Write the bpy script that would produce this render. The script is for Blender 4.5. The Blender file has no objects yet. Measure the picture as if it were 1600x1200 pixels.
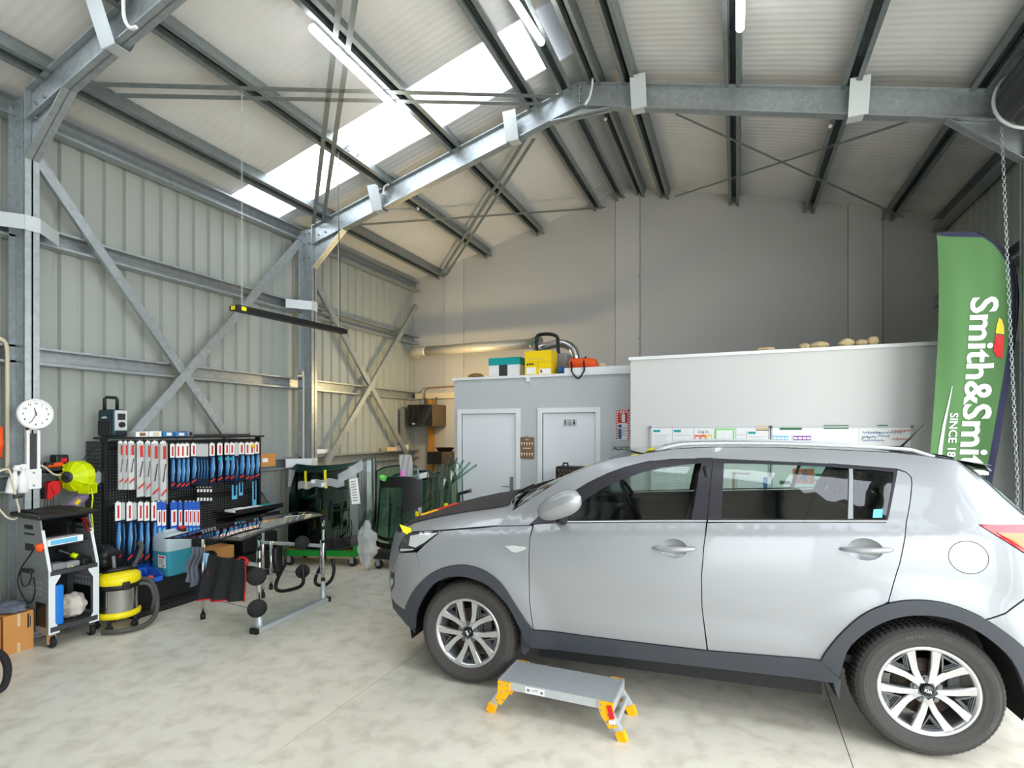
import bpy, bmesh, math, random
from mathutils import Vector, Matrix, Euler
from mathutils.geometry import delaunay_2d_cdt
random.seed(7)
PI = math.pi
SC = bpy.context.scene
COL = SC.collection

# ------------------------------------------------------------------ camera
FPX, CX, HZ, CAMH = 835.0, 800.0, 671.4, 1.73
YAW = math.atan(351.2 / FPX)
cd = bpy.data.cameras.new('camera')
cam = bpy.data.objects.new('camera', cd)
COL.objects.link(cam)
cam.location = (0, 0, CAMH)
cam.rotation_euler = (PI / 2, 0, YAW)
cd.sensor_width = 36.0
cd.lens = FPX / 1600 * 36
cd.shift_y = (HZ - 600) / 1600
cd.clip_start = 0.05
SC.camera = cam

# ------------------------------------------------------------------ sky and exposure
SC.view_settings.view_transform = 'Standard'
SC.view_settings.look = 'None'
SC.view_settings.gamma = 1.0
SC.view_settings.use_curve_mapping = False
SC.view_settings.exposure = 0.88
SC.cycles.use_denoising = True
SC.cycles.max_bounces = 10
SC.cycles.diffuse_bounces = 5
SC.cycles.transparent_max_bounces = 16
SC.cycles.sample_clamp_indirect = 6.0
SC.cycles.caustics_reflective = False
SC.cycles.caustics_refractive = False
wd = bpy.data.worlds.new('overcast_sky')
SC.world = wd
wd.use_nodes = True
wd.node_tree.nodes['Background'].inputs[0].default_value = (0.93, 0.97, 1.0, 1)
wd.node_tree.nodes['Background'].inputs[1].default_value = 3.4


def lamp(name, kind, loc, energy, size=0.1, sy=None, rot=(0, 0, 0), color=(1, 1, 1), portal=False):
    l = bpy.data.lights.new(name, kind)
    o = bpy.data.objects.new(name, l)
    COL.objects.link(o)
    o.location = loc
    o.rotation_euler = rot
    l.energy = energy
    l.color = color
    if kind == 'AREA':
        l.shape = 'RECTANGLE'
        l.size = size
        l.size_y = sy or size
        l.cycles.is_portal = portal
    else:
        l.shadow_soft_size = size
    return o


# sampling portals in the two open roller doorways (side wall and front wall)
lamp('side_doorway', 'AREA', (2.64, 1.45, 2.05), 1, 4.1, 8.1, (0, PI / 2, 0), portal=True)
lamp('front_doorway', 'AREA', (1.475, -3.68, 1.95), 1, 1.75, 3.9, (PI / 2, 0, 0), portal=True)
# warm work lamp on the hidden side of the washroom block
lamp('washroom_side_lamp', 'POINT', (-4.15, 7.5, 2.38), 34, 0.08, color=(1.0, 0.72, 0.34))


# ------------------------------------------------------------------ picking helpers
def ray(px, py):
    a, b = (px - CX) / FPX, (HZ - py) / FPX
    c, s = math.cos(YAW), math.sin(YAW)
    return Vector((c * a - s, s * a + c, b))


EYE = Vector((0, 0, CAMH))


def atX(px, py, X):
    r = ray(px, py)
    return EYE + r * (X / r.x)


def atY(px, py, Y):
    r = ray(px, py)
    return EYE + r * (Y / r.y)


def atZ(px, py, Z=0.0):
    r = ray(px, py)
    return EYE + r * ((Z - CAMH) / r.z)


# ------------------------------------------------------------------ materials
def lin(c):
    return tuple(((v / 12.92) if v <= 0.04045 else ((v + 0.055) / 1.055) ** 2.4) for v in c)


def rgb(h):
    return lin((int(h[0:2], 16) / 255, int(h[2:4], 16) / 255, int(h[4:6], 16) / 255))


MATS = {}


def mat(key, col, rough=0.5, metal=0.0, noise=None, bump=None, emit=0.0, trans=0.0, alpha=1.0, coat=0.0, spec=0.5, ior=1.45, col2=None, kind='noise'):
    m = bpy.data.materials.new(key)
    MATS[key] = m
    m.use_nodes = True
    nt = m.node_tree
    b = nt.nodes['Principled BSDF']
    c = rgb(col) if isinstance(col, str) else lin(col)
    b.inputs['Base Color'].default_value = (*c, 1)
    b.inputs['Roughness'].default_value = rough
    b.inputs['Metallic'].default_value = metal
    b.inputs['IOR'].default_value = ior
    b.inputs['Specular IOR Level'].default_value = spec
    b.inputs['Coat Weight'].default_value = coat
    b.inputs['Coat Roughness'].default_value = 0.03
    b.inputs['Transmission Weight'].default_value = trans
    b.inputs['Alpha'].default_value = alpha
    if emit:
        b.inputs['Emission Color'].default_value = (*c, 1)
        b.inputs['Emission Strength'].default_value = emit
    if noise or bump:
        tc = nt.nodes.new('ShaderNodeTexCoord')
    if noise:
        sc, amt = noise[0], noise[1]
        if kind == 'voronoi':
            n = nt.nodes.new('ShaderNodeTexVoronoi')
            n.inputs['Scale'].default_value = sc
            fac = n.outputs['Color']
        else:
            n = nt.nodes.new('ShaderNodeTexNoise')
            n.inputs['Scale'].default_value = sc
            n.inputs['Detail'].default_value = 5
            fac = n.outputs['Fac']
        nt.links.new(tc.outputs['Object'], n.inputs['Vector'])
        mr = nt.nodes.new('ShaderNodeMapRange')
        mr.inputs['From Min'].default_value = 0.3 if kind != 'voronoi' else 0.0
        mr.inputs['From Max'].default_value = 0.7 if kind != 'voronoi' else 1.0
        nt.links.new(fac, mr.inputs['Value'])
        mx = nt.nodes.new('ShaderNodeMix')
        mx.data_type = 'RGBA'
        c2 = (rgb(col2) if col2 else tuple(v * (1 - amt) for v in c))
        mx.inputs['A'].default_value = (*c, 1)
        mx.inputs['B'].default_value = (*c2, 1)
        nt.links.new(mr.outputs['Result'], mx.inputs['Factor'])
        nt.links.new(mx.outputs['Result'], b.inputs['Base Color'])
    if bump:
        n2 = nt.nodes.new('ShaderNodeTexNoise')
        n2.inputs['Scale'].default_value = bump[0]
        n2.inputs['Detail'].default_value = 3
        nt.links.new(tc.outputs['Object'], n2.inputs['Vector'])
        bp = nt.nodes.new('ShaderNodeBump')
        bp.inputs['Strength'].default_value = bump[1]
        bp.inputs['Distance'].default_value = 0.01
        nt.links.new(n2.outputs['Fac'], bp.inputs['Height'])
        nt.links.new(bp.outputs['Normal'], b.inputs['Normal'])
    return m


mat('galv', 'B4BCC0', 0.40, 0.6, (26, 0.22), kind='voronoi')
mat('galv_dark', '8F9899', 0.45, 0.55, (20, 0.2))
mat('zinc_white', 'C9D0D4', 0.45, 0.2)
mat('cladding', 'A6ACA7', 0.45, 0.0, (1.2, 0.07))
mat('foil', 'E6E7E7', 0.4, 0.0, (2.2, 0.08), bump=(7, 0.25))
mat('wallpaint', 'C3C3C2', 0.7, 0.0, (0.8, 0.05))
mat('pilaster', 'C8C8C7', 0.7)
mat('officepaint', 'C2C8CB', 0.6)
mat('whitewall', 'D2D3D2', 0.5)
mat('doorwhite', 'E9EEF3', 0.4)
mat('trimwhite', 'ECEFF1', 0.4)
mat('white', 'EDEEEE', 0.5)
mat('paper', 'F3F4F3', 0.7)
mat('black', '161719', 0.45)
mat('blackrub', '1B1B1C', 0.75)
mat('blackgloss', '0B0B0C', 0.12, coat=0.5)
mat('darkgrey', '3A3C3F', 0.5)
mat('midgrey', '7F8284', 0.5)
mat('grey', '94989A', 0.5)
mat('lightgrey', 'C6CACC', 0.5)
mat('trolleygrey', '8E9495', 0.35, 0.3, (3, 0.08))
mat('trolleywhite', 'DDE3E8', 0.4)
mat('chrome', 'D8D8D8', 0.12, 1.0)
mat('alu', 'C3C9CC', 0.38, 0.35, (40, 0.06))
mat('stainless', 'C4C4C4', 0.16, 1.0)
mat('yellow', 'FBD508', 0.4)
mat('tapeyellow', 'F2E40A', 0.5)
mat('steporange', 'FFB700', 0.4)
mat('vacyellow', 'F2DF12', 0.35)
mat('lime', 'D3E600', 0.38)
mat('red', 'D4181C', 0.4)
mat('darkred', '7E1B1B', 0.45)
mat('orange', 'F0571A', 0.5)
mat('blue', '1C5FC4', 0.45)
mat('bluebright', '1578D6', 0.5)
mat('bluebin', '2D62C9', 0.4)
mat('packblue', '3F82BE', 0.3)
mat('packnavy', '10203A', 0.35)
mat('packlight', '9CC4E4', 0.3)
mat('teal', '0E9FA0', 0.5)
mat('tealdark', '133B47', 0.45)
mat('green', '128A2C', 0.45)
mat('signgreen', '1F6B3F', 0.5)
mat('flaggreen', '57824F', 0.8, 0, (1.5, 0.08))
mat('flagnavy', '30324E', 0.8)
mat('pink', 'F814D8', 0.5)
mat('limegreen', '6BE05A', 0.5)
mat('purple', '8E3FA8', 0.5)
mat('mauve', '9184A0', 0.5)
mat('cardboard', 'C98F4E', 0.8, 0, (6, 0.08))
mat('cardpale', 'D8C19A', 0.85, 0, (9, 0.15))
mat('brownboard', '8A6744', 0.8)
mat('heaterbrown', '5A4C3C', 0.5)
mat('screenrim', '2F5A54', 0.2)
mat('cream', 'D9CFB4', 0.6)
mat('wood', 'C48B35', 0.6, 0, (5, 0.2))
mat('foam', 'D2BE92', 0.9, 0, (14, 0.25), bump=(25, 0.8))
mat('clothgrey', '6E7483', 0.95, 0, (10, 0.2), bump=(20, 0.6))
mat('clothwhite', 'CFC9BE', 0.95, 0, (8, 0.12), bump=(14, 0.6))
mat('apron', '26272B', 0.9)
mat('plastic_clear', 'E4E8EA', 0.15, trans=0.0, alpha=0.28)
mat('bagfilm', 'E6EAEE', 0.2, alpha=0.45, bump=(25, 1.0))
mat('fluid', '3E9CB4', 0.25, alpha=0.93)
mat('jerry', 'CBDCE4', 0.35, alpha=0.8)
mat('hosegrey', '4B4B49', 0.55)
mat('ductgrey', 'CFCBBF', 0.45, 0.35)
mat('foilflex', 'D6D8DA', 0.22, 1.0)
mat('carpaint', '999CA0', 0.36, 0.30, coat=0.5)
mat('carblack', '3A3E45', 0.55)
mat('carframe', '2A2930', 0.35)
mat('cartrim', '17181A', 0.6)
mat('carcloth', '2B2C2E', 0.9)
mat('bonnetmat', '3A3638', 0.9)
mat('tyre', '464443', 0.75, 0, (30, 0.12))
mat('tyretext', '6A6A6A', 0.8)
mat('alloy', 'C9CACC', 0.25, 0.8, coat=0.4)
mat('alloydark', '6C6F74', 0.35, 0.7)
mat('brake', '4A4038', 0.6, 0.5)
mat('lampred', 'C8102A', 0.12, coat=0.8)
mat('lamporange', 'E8722A', 0.15, coat=0.8)
mat('lampclear', 'DADDDD', 0.08, 0.3, coat=1.0)
mat('lampdark', '2B2D30', 0.1, coat=1.0)
mat('tube', 'FFFFFF', 0.4, emit=8.0)
mat('led_green', 'DFFFE8', 0.4)
mat('keybrass', 'C7B8A0', 0.4, 0.4)
mat('hookline', '5C5E60', 0.5, 0.5)
mat('text_dark', '222222', 0.6)
mat('text_red', 'D2342A', 0.6)
mat('text_green', '1A6652', 0.6)
mat('text_white', 'F2F2F2', 0.6)
mat('poster_orange', 'EE6B3A', 0.6)
mat('poster_blue', '2468A8', 0.6)
mat('skyblue', '6CC0E8', 0.5)


def glass_mat(key, col, rough=0.02, refl=0.5):
    """Thin flat glazing: tinted see-through plus a mirror coat by angle."""
    m = bpy.data.materials.new(key)
    MATS[key] = m
    m.use_nodes = True
    nt = m.node_tree
    nt.nodes.remove(nt.nodes['Principled BSDF'])
    out = nt.nodes['Material Output']
    t = nt.nodes.new('ShaderNodeBsdfTransparent')
    t.inputs[0].default_value = (*rgb(col), 1)
    g = nt.nodes.new('ShaderNodeBsdfGlossy')
    g.inputs['Roughness'].default_value = rough
    fr = nt.nodes.new('ShaderNodeFresnel')
    fr.inputs['IOR'].default_value = 1.5
    ma = nt.nodes.new('ShaderNodeMath')
    ma.operation = 'MULTIPLY_ADD'
    ma.inputs[1].default_value = 1.0
    ma.inputs[2].default_value = refl
    ma.use_clamp = True
    nt.links.new(fr.outputs[0], ma.inputs[0])
    mx = nt.nodes.new('ShaderNodeMixShader')
    nt.links.new(ma.outputs[0], mx.inputs[0])
    nt.links.new(t.outputs[0], mx.inputs[1])
    nt.links.new(g.outputs[0], mx.inputs[2])
    nt.links.new(mx.outputs[0], out.inputs['Surface'])
    return m


glass_mat('carglass', 'DDEBE5', refl=0.03)
glass_mat('tintglass', 'A0C6BF', refl=0.03)
glass_mat('screenglass', '97C2BB', refl=0.04)
glass_mat('greenglass', 'CFE4DA', refl=0.06)


def skylight_mat():
    m = bpy.data.materials.new('skylight_sheet')
    MATS['skylight'] = m
    m.use_nodes = True
    nt = m.node_tree
    nt.nodes.remove(nt.nodes['Principled BSDF'])
    out = nt.nodes['Material Output']
    t = nt.nodes.new('ShaderNodeBsdfTranslucent')
    t.inputs[0].default_value = (0.93, 0.96, 1.0, 1)
    d = nt.nodes.new('ShaderNodeBsdfTransparent')
    d.inputs[0].default_value = (0.9, 0.94, 1.0, 1)
    mx = nt.nodes.new('ShaderNodeMixShader')
    mx.inputs[0].default_value = 0.12
    nt.links.new(t.outputs[0], mx.inputs[1])
    nt.links.new(d.outputs[0], mx.inputs[2])
    nt.links.new(mx.outputs[0], out.inputs['Surface'])


skylight_mat()


def concrete_mat():
    m = bpy.data.materials.new('concrete')
    MATS['concrete'] = m
    m.use_nodes = True
    nt = m.node_tree
    b = nt.nodes['Principled BSDF']
    tc = nt.nodes.new('ShaderNodeTexCoord')

    def noise(sc, det, dist=0.0):
        n = nt.nodes.new('ShaderNodeTexNoise')
        n.inputs['Scale'].default_value = sc
        n.inputs['Detail'].default_value = det
        n.inputs['Distortion'].default_value = dist
        nt.links.new(tc.outputs['Object'], n.inputs['Vector'])
        return n

    def ramp(src, stops):
        r = nt.nodes.new('ShaderNodeValToRGB')
        e = r.color_ramp.elements
        e[0].position, e[0].color = stops[0][0], (*rgb(stops[0][1]), 1)
        e[1].position, e[1].color = stops[-1][0], (*rgb(stops[-1][1]), 1)
        for p, c in stops[1:-1]:
            x = e.new(p)
            x.color = (*rgb(c), 1)
        nt.links.new(src, r.inputs[0])
        return r

    big = ramp(noise(0.55, 6, 0.6).outputs['Fac'], [(0.30, 'D0CBBC'), (0.5, 'DDD8CA'), (0.72, 'E4E0D3')])
    fine = ramp(noise(7, 8, 0.3).outputs['Fac'], [(0.30, 'BFBBB0'), (0.55, 'FFFFFF'), (0.8, 'FFFFFF')])
    spot = ramp(noise(16, 3, 1.5).outputs['Fac'], [(0.20, '6B6660'), (0.27, 'FFFFFF'), (0.9, 'FFFFFF')])
    m1 = nt.nodes.new('ShaderNodeMix')
    m1.data_type = 'RGBA'
    m1.blend_type = 'MULTIPLY'
    m1.inputs['Factor'].default_value = 0.45
    nt.links.new(big.outputs[0], m1.inputs['A'])
    nt.links.new(fine.outputs[0], m1.inputs['B'])
    m2 = nt.nodes.new('ShaderNodeMix')
    m2.data_type = 'RGBA'
    m2.blend_type = 'MULTIPLY'
    m2.inputs['Factor'].default_value = 0.32
    nt.links.new(m1.outputs['Result'], m2.inputs['A'])
    nt.links.new(spot.outputs[0], m2.inputs['B'])
    nt.links.new(m2.outputs['Result'], b.inputs['Base Color'])
    rr = nt.nodes.new('ShaderNodeMapRange')
    rr.inputs['To Min'].default_value = 0.28
    rr.inputs['To Max'].default_value = 0.55
    nt.links.new(noise(1.4, 5, 0.5).outputs['Fac'], rr.inputs['Value'])
    nt.links.new(rr.outputs['Result'], b.inputs['Roughness'])
    bp = nt.nodes.new('ShaderNodeBump')
    bp.inputs['Strength'].default_value = 0.06
    bp.inputs['Distance'].default_value = 0.01
    nt.links.new(noise(60, 4).outputs['Fac'], bp.inputs['Height'])
    nt.links.new(bp.outputs['Normal'], b.inputs['Normal'])


concrete_mat()


# ------------------------------------------------------------------ objects
def world_of(o):
    m = o.matrix_basis.copy()
    while o.parent:
        o = o.parent
        m = o.matrix_basis @ m
    return m


def tag(o, label=None, cat=None, group=None, kind=None):
    if label:
        o['label'] = label
    if cat:
        o['category'] = cat
    if group:
        o['group'] = group
    if kind:
        o['kind'] = kind
    return o


def thing(name, label, cat, loc=(0, 0, 0), rz=0.0, group=None):
    o = bpy.data.objects.new(name, None)
    COL.objects.link(o)
    o.location = loc
    o.rotation_euler = (0, 0, rz)
    o.empty_display_size = 0.1
    return tag(o, label, cat, group)


def frame(loc=(0, 0, 0), rz=0.0, rx=0.0, ry=0.0):
    return Matrix.Translation(loc) @ Matrix.Rotation(rz, 4, 'Z') @ Matrix.Rotation(ry, 4, 'Y') @ Matrix.Rotation(rx, 4, 'X')


class MB:
    """Collects geometry for ONE mesh object."""

    def __init__(self, M=None):
        self.v, self.f, self.s, self.m = [], [], [], []
        self.M = M or Matrix.Identity(4)
        self.cur = 0

    def add(self, vs, fs, smooth=False):
        o = len(self.v)
        self.v += [self.M @ Vector(p) for p in vs]
        self.f += [tuple(i + o for i in f) for f in fs]
        self.s += [smooth] * len(fs)
        self.m += [self.cur] * len(fs)
        return self

    def box(self, a, b, bev=0.0):
        x0, y0, z0 = (min(a[i], b[i]) for i in range(3))
        x1, y1, z1 = (max(a[i], b[i]) for i in range(3))
        if bev <= 0:
            vs = [(x0, y0, z0), (x1, y0, z0), (x1, y1, z0), (x0, y1, z0), (x0, y0, z1), (x1, y0, z1), (x1, y1, z1), (x0, y1, z1)]
            fs = [(0, 3, 2, 1), (4, 5, 6, 7), (0, 1, 5, 4), (1, 2, 6, 5), (2, 3, 7, 6), (3, 0, 4, 7)]
            return self.add(vs, fs)
        bm = bmesh.new()
        bmesh.ops.create_cube(bm, size=1, matrix=Matrix.Translation(((x0 + x1) / 2, (y0 + y1) / 2, (z0 + z1) / 2)) @ Matrix.Diagonal((x1 - x0, y1 - y0, z1 - z0, 1)))
        bev = min(bev, 0.45 * min(x1 - x0, y1 - y0, z1 - z0))
        bmesh.ops.bevel(bm, geom=bm.edges[:], offset=bev, segments=2, profile=0.6, affect='EDGES')
        self.bm(bm)
        return self

    def bm(self, bm, smooth=False):
        bm.verts.index_update()
        self.add([v.co.copy() for v in bm.verts], [tuple(v.index for v in f.verts) for f in bm.faces], smooth)
        bm.free()
        return self

    def obox(self, c, size, rz=0, rx=0, ry=0, bev=0.0):
        M0 = self.M
        self.M = M0 @ frame(c, rz, rx, ry)
        h = [s / 2 for s in size]
        self.box((-h[0], -h[1], -h[2]), h, bev)
        self.M = M0
        return self

    def beam(self, p, q, w, t, up=(0, 0, 1), bev=0.0):
        """Rectangular bar from p to q; w across, t along up."""
        p, q = Vector(p), Vector(q)
        z = (q - p).normalized()
        x = z.cross(Vector(up))
        if x.length < 1e-4:
            x = z.cross(Vector((1, 0, 0)))
        x.normalize()
        y = x.cross(z)
        M0 = self.M
        self.M = M0 @ Matrix(((x.x, y.x, z.x, p.x), (x.y, y.y, z.y, p.y), (x.z, y.z, z.z, p.z), (0, 0, 0, 1)))
        self.box((-w / 2, -t / 2, 0), (w / 2, t / 2, (q - p).length), bev)
        self.M = M0
        return self

    def tube(self, pts, r, n=10, closed=False, caps=True):
        pts = [Vector(p) for p in pts]
        N = len(pts)
        rs = r if isinstance(r, (list, tuple)) else [r] * N
        vs, fs = [], []
        prev = None
        for i, p in enumerate(pts):
            a = pts[(i - 1) % N] if (closed or i > 0) else p
            b = pts[(i + 1) % N] if (closed or i < N - 1) else p
            t = (b - a).normalized() if (b - a).length > 1e-9 else Vector((0, 0, 1))
            if prev is None:
                x = t.orthogonal().normalized()
            else:
                x = prev - t * prev.dot(t)
                x = x.normalized() if x.length > 1e-6 else t.orthogonal().normalized()
            prev = x
            y = t.cross(x)
            for k in range(n):
                a_ = 2 * PI * k / n
                vs.append(p + (x * math.cos(a_) + y * math.sin(a_)) * rs[i])
        R = N if closed else N - 1
        for i in range(R):
            for k in range(n):
                fs.append((i * n + k, i * n + (k + 1) % n, ((i + 1) % N) * n + (k + 1) % n, ((i + 1) % N) * n + k))
        self.add(vs, fs, True)
        if caps and not closed:
            o = len(self.v) - len(vs)
            self.f += [tuple(o + k for k in reversed(range(n))), tuple(o + (N - 1) * n + k for k in range(n))]
            self.s += [False, False]
            self.m += [self.cur] * 2
        return self

    def cyl(self, p, q, r, n=16, r2=None):
        return self.tube([p, q], [r, r if r2 is None else r2], n)

    def lathe(self, prof, n=32, axis='z', c=(0, 0, 0), smooth=True, arc=2 * PI):
        """prof: (radius, height) list turned about the axis through c."""
        vs, fs = [], []
        full = abs(arc - 2 * PI) < 1e-6
        K = n if full else n + 1
        for r, h in prof:
            for k in range(K):
                a = arc * k / n
                x, y = r * math.cos(a), r * math.sin(a)
                p = (x, y, h) if axis == 'z' else ((x, h, y) if axis == 'y' else (h, x, y))
                vs.append((p[0] + c[0], p[1] + c[1], p[2] + c[2]))
        for i in range(len(prof) - 1):
            for k in range(n):
                k2 = (k + 1) % K
                q = (i * K + k, i * K + k2, (i + 1) * K + k2, (i + 1) * K + k)
                fs.append(q if axis != 'y' else tuple(reversed(q)))
        return self.add(vs, fs, smooth)

    def prism(self, poly, d, plane='xz', at=0.0):
        """Extrudes a 2-D polygon by d along the remaining axis starting at `at`."""
        n = len(poly)

        def P(a, b, h):
            return (a, h, b) if plane == 'xz' else ((a, b, h) if plane == 'xy' else (h, a, b))
        vs = [P(a, b, at) for a, b in poly] + [P(a, b, at + d) for a, b in poly]
        fs = [tuple(range(n)), tuple(reversed(range(n, 2 * n)))] + [(i, n + i, n + (i + 1) % n, (i + 1) % n) for i in range(n)]
        return self.add(vs, fs)

    def quadbox(self, pts, t):
        """Thin slab: planar polygon pts thickened by the vector t."""
        t = Vector(t)
        n = len(pts)
        vs = [Vector(p) for p in pts] + [Vector(p) + t for p in pts]
        fs = [tuple(range(n)), tuple(reversed(range(n, 2 * n)))] + [(i, n + i, n + (i + 1) % n, (i + 1) % n) for i in range(n)]
        return self.add(vs, fs)

    def grid(self, fn, nu, nv, smooth=True, t=None):
        vs = [fn(i / nu, j / nv) for i in range(nu + 1) for j in range(nv + 1)]
        fs = [(i * (nv + 1) + j, (i + 1) * (nv + 1) + j, (i + 1) * (nv + 1) + j + 1, i * (nv + 1) + j + 1) for i in range(nu) for j in range(nv)]
        return self.add(vs, fs, smooth)

    def blob(self, c, r, sub=2, amp=0.12, seed=0, sc=1.0):
        rnd = random.Random(seed)
        ph = [rnd.uniform(0, 6.3) for _ in range(9)]
        bm = bmesh.new()
        bmesh.ops.create_icosphere(bm, subdivisions=sub, radius=1)
        for v in bm.verts:
            p = v.co
            k = 1 + amp * (math.sin(3.1 * p.x * sc + ph[0]) + math.sin(4.3 * p.y * sc + ph[1]) + math.sin(3.7 * p.z * sc + ph[2]) + 0.6 * math.sin(9 * p.x * sc + ph[3]) * math.sin(8 * p.y * sc + ph[4]))
            v.co = Vector((p.x * r[0], p.y * r[1], p.z * r[2])) * k + Vector(c)
        return self.bm(bm, True)

    def build(self, name, m, parent=None, fix=True, **tags):
        me = bpy.data.meshes.new(name)
        me.from_pydata([tuple(v) for v in self.v], [], self.f)
        ms = m if isinstance(m, (list, tuple)) else [m]
        for k in ms:
            me.materials.append(MATS[k])
        me.polygons.foreach_set('use_smooth', self.s)
        me.polygons.foreach_set('material_index', self.m)
        if fix:
            bm = bmesh.new()
            bm.from_mesh(me)
            bmesh.ops.recalc_face_normals(bm, faces=bm.faces[:])
            bm.to_mesh(me)
            bm.free()
        me.update()
        o = bpy.data.objects.new(name, me)
        COL.objects.link(o)
        if parent:
            o.parent = parent
            me.transform(world_of(parent).inverted())
        if tags:
            tag(o, **tags)
        return o


def recenter(o):
    """Moves a top-level mesh's origin to its base centre."""
    vs = [v.co for v in o.data.vertices]
    c = Vector(((min(v.x for v in vs) + max(v.x for v in vs)) / 2, (min(v.y for v in vs) + max(v.y for v in vs)) / 2, min(v.z for v in vs)))
    o.data.transform(Matrix.Translation(-c))
    o.location = c
    return o


def single(name, mb, m, label, cat, group=None, fix=True):
    return tag(recenter(mb.build(name, m, fix=fix)), label, cat, group)


def copy_tree(o, parent=None):
    c = o.copy()
    COL.objects.link(c)
    c.parent = parent
    for ch in list(o.children):
        copy_tree(ch, c)
    return c


TXT = {}


def text_geo(s, size, extrude=0.0008, bold=0.0, res=2, align='CENTER'):
    k = (s, size, extrude, bold, align)
    if k not in TXT:
        c = bpy.data.curves.new('lettering', 'FONT')
        c.body = s
        c.size = size
        c.extrude = extrude
        c.offset = bold
        c.resolution_u = res
        c.align_x = align
        c.align_y = 'CENTER'
        o = bpy.data.objects.new('lettering', c)
        me = bpy.data.meshes.new_from_object(o)
        TXT[k] = ([v.co.copy() for v in me.vertices], [tuple(p.vertices) for p in me.polygons])
        bpy.data.objects.remove(o)
        bpy.data.meshes.remove(me)
        bpy.data.curves.remove(c)
    return TXT[k]


def lettering(s, size, M, m, parent, bold=0.0, name='lettering', warp=None, align='CENTER'):
    """Text as a mesh; M maps text x,y,z to the world."""
    vs, fs = text_geo(s, size, bold=bold, align=align)
    mb = MB()
    mb.add([(warp(v) if warp else M @ v) for v in vs], fs)
    return mb.build(name, m, parent)


def facing_cam_wall(x, y, z):
    """Matrix for text on a wall that faces -Y."""
    return Matrix.Translation((x, y, z)) @ Matrix.Rotation(PI / 2, 4, 'X')


def spline(pts, n=8):
    """Catmull-Rom through pts."""
    P = [Vector(p) for p in pts]
    out = []
    for i in range(len(P) - 1):
        a, b, c, d = P[max(i - 1, 0)], P[i], P[i + 1], P[min(i + 2, len(P) - 1)]
        for k in range(n):
            t = k / n
            out.append(0.5 * ((2 * b) + (c - a) * t + (2 * a - 5 * b + 4 * c - d) * t * t + (3 * b - a - 3 * c + d) * t ** 3))
    out.append(P[-1])
    return out
# ================================================================== SETTING
XL, XR, XC, YB, YF = -5.78, 2.58, -1.6, 8.82, -3.7
PITCH = 0.268


def zroof(x):                       # underside of the roof sheets
    return 5.72 - PITCH * abs(x - XC)


def zraft(x):                       # top of rafters
    return zroof(x) - 0.15


def on_roof(px, py, off=-0.15, side=-1):
    """Point where the sight ray meets the plane `off` below the roof (side -1: left slope)."""
    r = ray(px, py)
    # z = 5.72 + off - PITCH*side*(x-XC)
    k = PITCH * side
    t = (5.72 + off + k * XC - CAMH) / (r.z + k * r.x)
    return EYE + r * t


# ---- floor
fl = MB().box((XL - 0.3, YF, -0.25), (XR + 0.3, YB + 0.3, -0.012)).build('floor', 'darkgrey', kind='structure')
xs, ys = [XL - 0.2, -2.28, 0.55, XR + 0.3], [YF, 0.35, 4.62, YB + 0.2]
for i in range(3):
    for j in range(3):
        MB().box((xs[i] + 0.0025, ys[j] + 0.0025, -0.012), (xs[i + 1] - 0.0025, ys[j + 1] - 0.0025, 0.0)).build('floor_slab', 'concrete', fl)
MB().box((XR + 0.3, -22, -0.25), (22, 22, -0.03)).build('floor_yard', 'concrete', kind='structure')
MB().box((-16, -24, -0.25), (XR + 0.3, YF, -0.03)).build('floor_forecourt', 'concrete', kind='structure')


# ---- ribbed steel sheets
def rib_profile(w, pitch=0.19):
    """(along, bump) points of trapezoid ribbed sheet."""
    pts = []
    n = max(1, round(w / pitch))
    p = w / n
    for i in range(n):
        a = i * p
        pts += [(a, 0), (a + 0.045 * p / 0.19, 0), (a + 0.05 * p / 0.19, 0.004), (a + 0.058 * p / 0.19, 0), (a + p - 0.062, 0), (a + p - 0.046, 1), (a + p - 0.016, 1), (a + p, 0)]
    return pts


def clad(Y0, Y1, z0, z1f, X, sgn, parent, name='cladding_sheet'):
    """Sheets on a wall along Y. Ribs stand out to sgn*X."""
    y = Y0
    while y < Y1 - 0.05:
        w = min(0.76, Y1 - y)
        mb = MB()
        pr = rib_profile(w)
        vs = [(X + sgn * 0.03 * b, y + a, z0) for a, b in pr] + [(X + sgn * 0.03 * b, y + a, z1f) for a, b in pr]
        n = len(pr)
        mb.add(vs, [(i, i + 1, n + i + 1, n + i) for i in range(n - 1)])
        mb.build(name, 'cladding', parent, fix=False)
        y += w


wl = MB().box((XL - 0.08, YF, -0.2), (XL - 0.05, YB + 0.1, 4.75)).build('wall_left', 'cladding', kind='structure')
clad(YF, YB, 0.0, 4.68, XL, -1, wl)
# side wall with two roller doorways (Y -2.6..2.4 and 2.7..5.5, up to z 4.1)
wr = MB().box((XR + 0.05, 5.5, -0.2), (XR + 0.08, YB + 0.1, 4.75)).box((XR + 0.05, YF, -0.2), (XR + 0.08, -2.6, 4.75)).box((XR + 0.05, -2.6, 4.1), (XR + 0.08, 5.5, 4.75)).build('wall_right', 'cladding', kind='structure')
clad(5.5, YB, 0.0, 4.68, XR, 1, wr)
clad(YF, -2.6, 0.0, 4.68, XR, 1, wr)
clad(-2.6, 5.5, 4.1, 4.68, XR, 1, wr)
for y in (-2.6, 2.42, 2.68, 5.5):
    MB().box((XR - 0.1, y - 0.04, 0), (XR + 0.05, y + 0.04, 4.1)).build('door_jamb', 'galv', wr)
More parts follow.
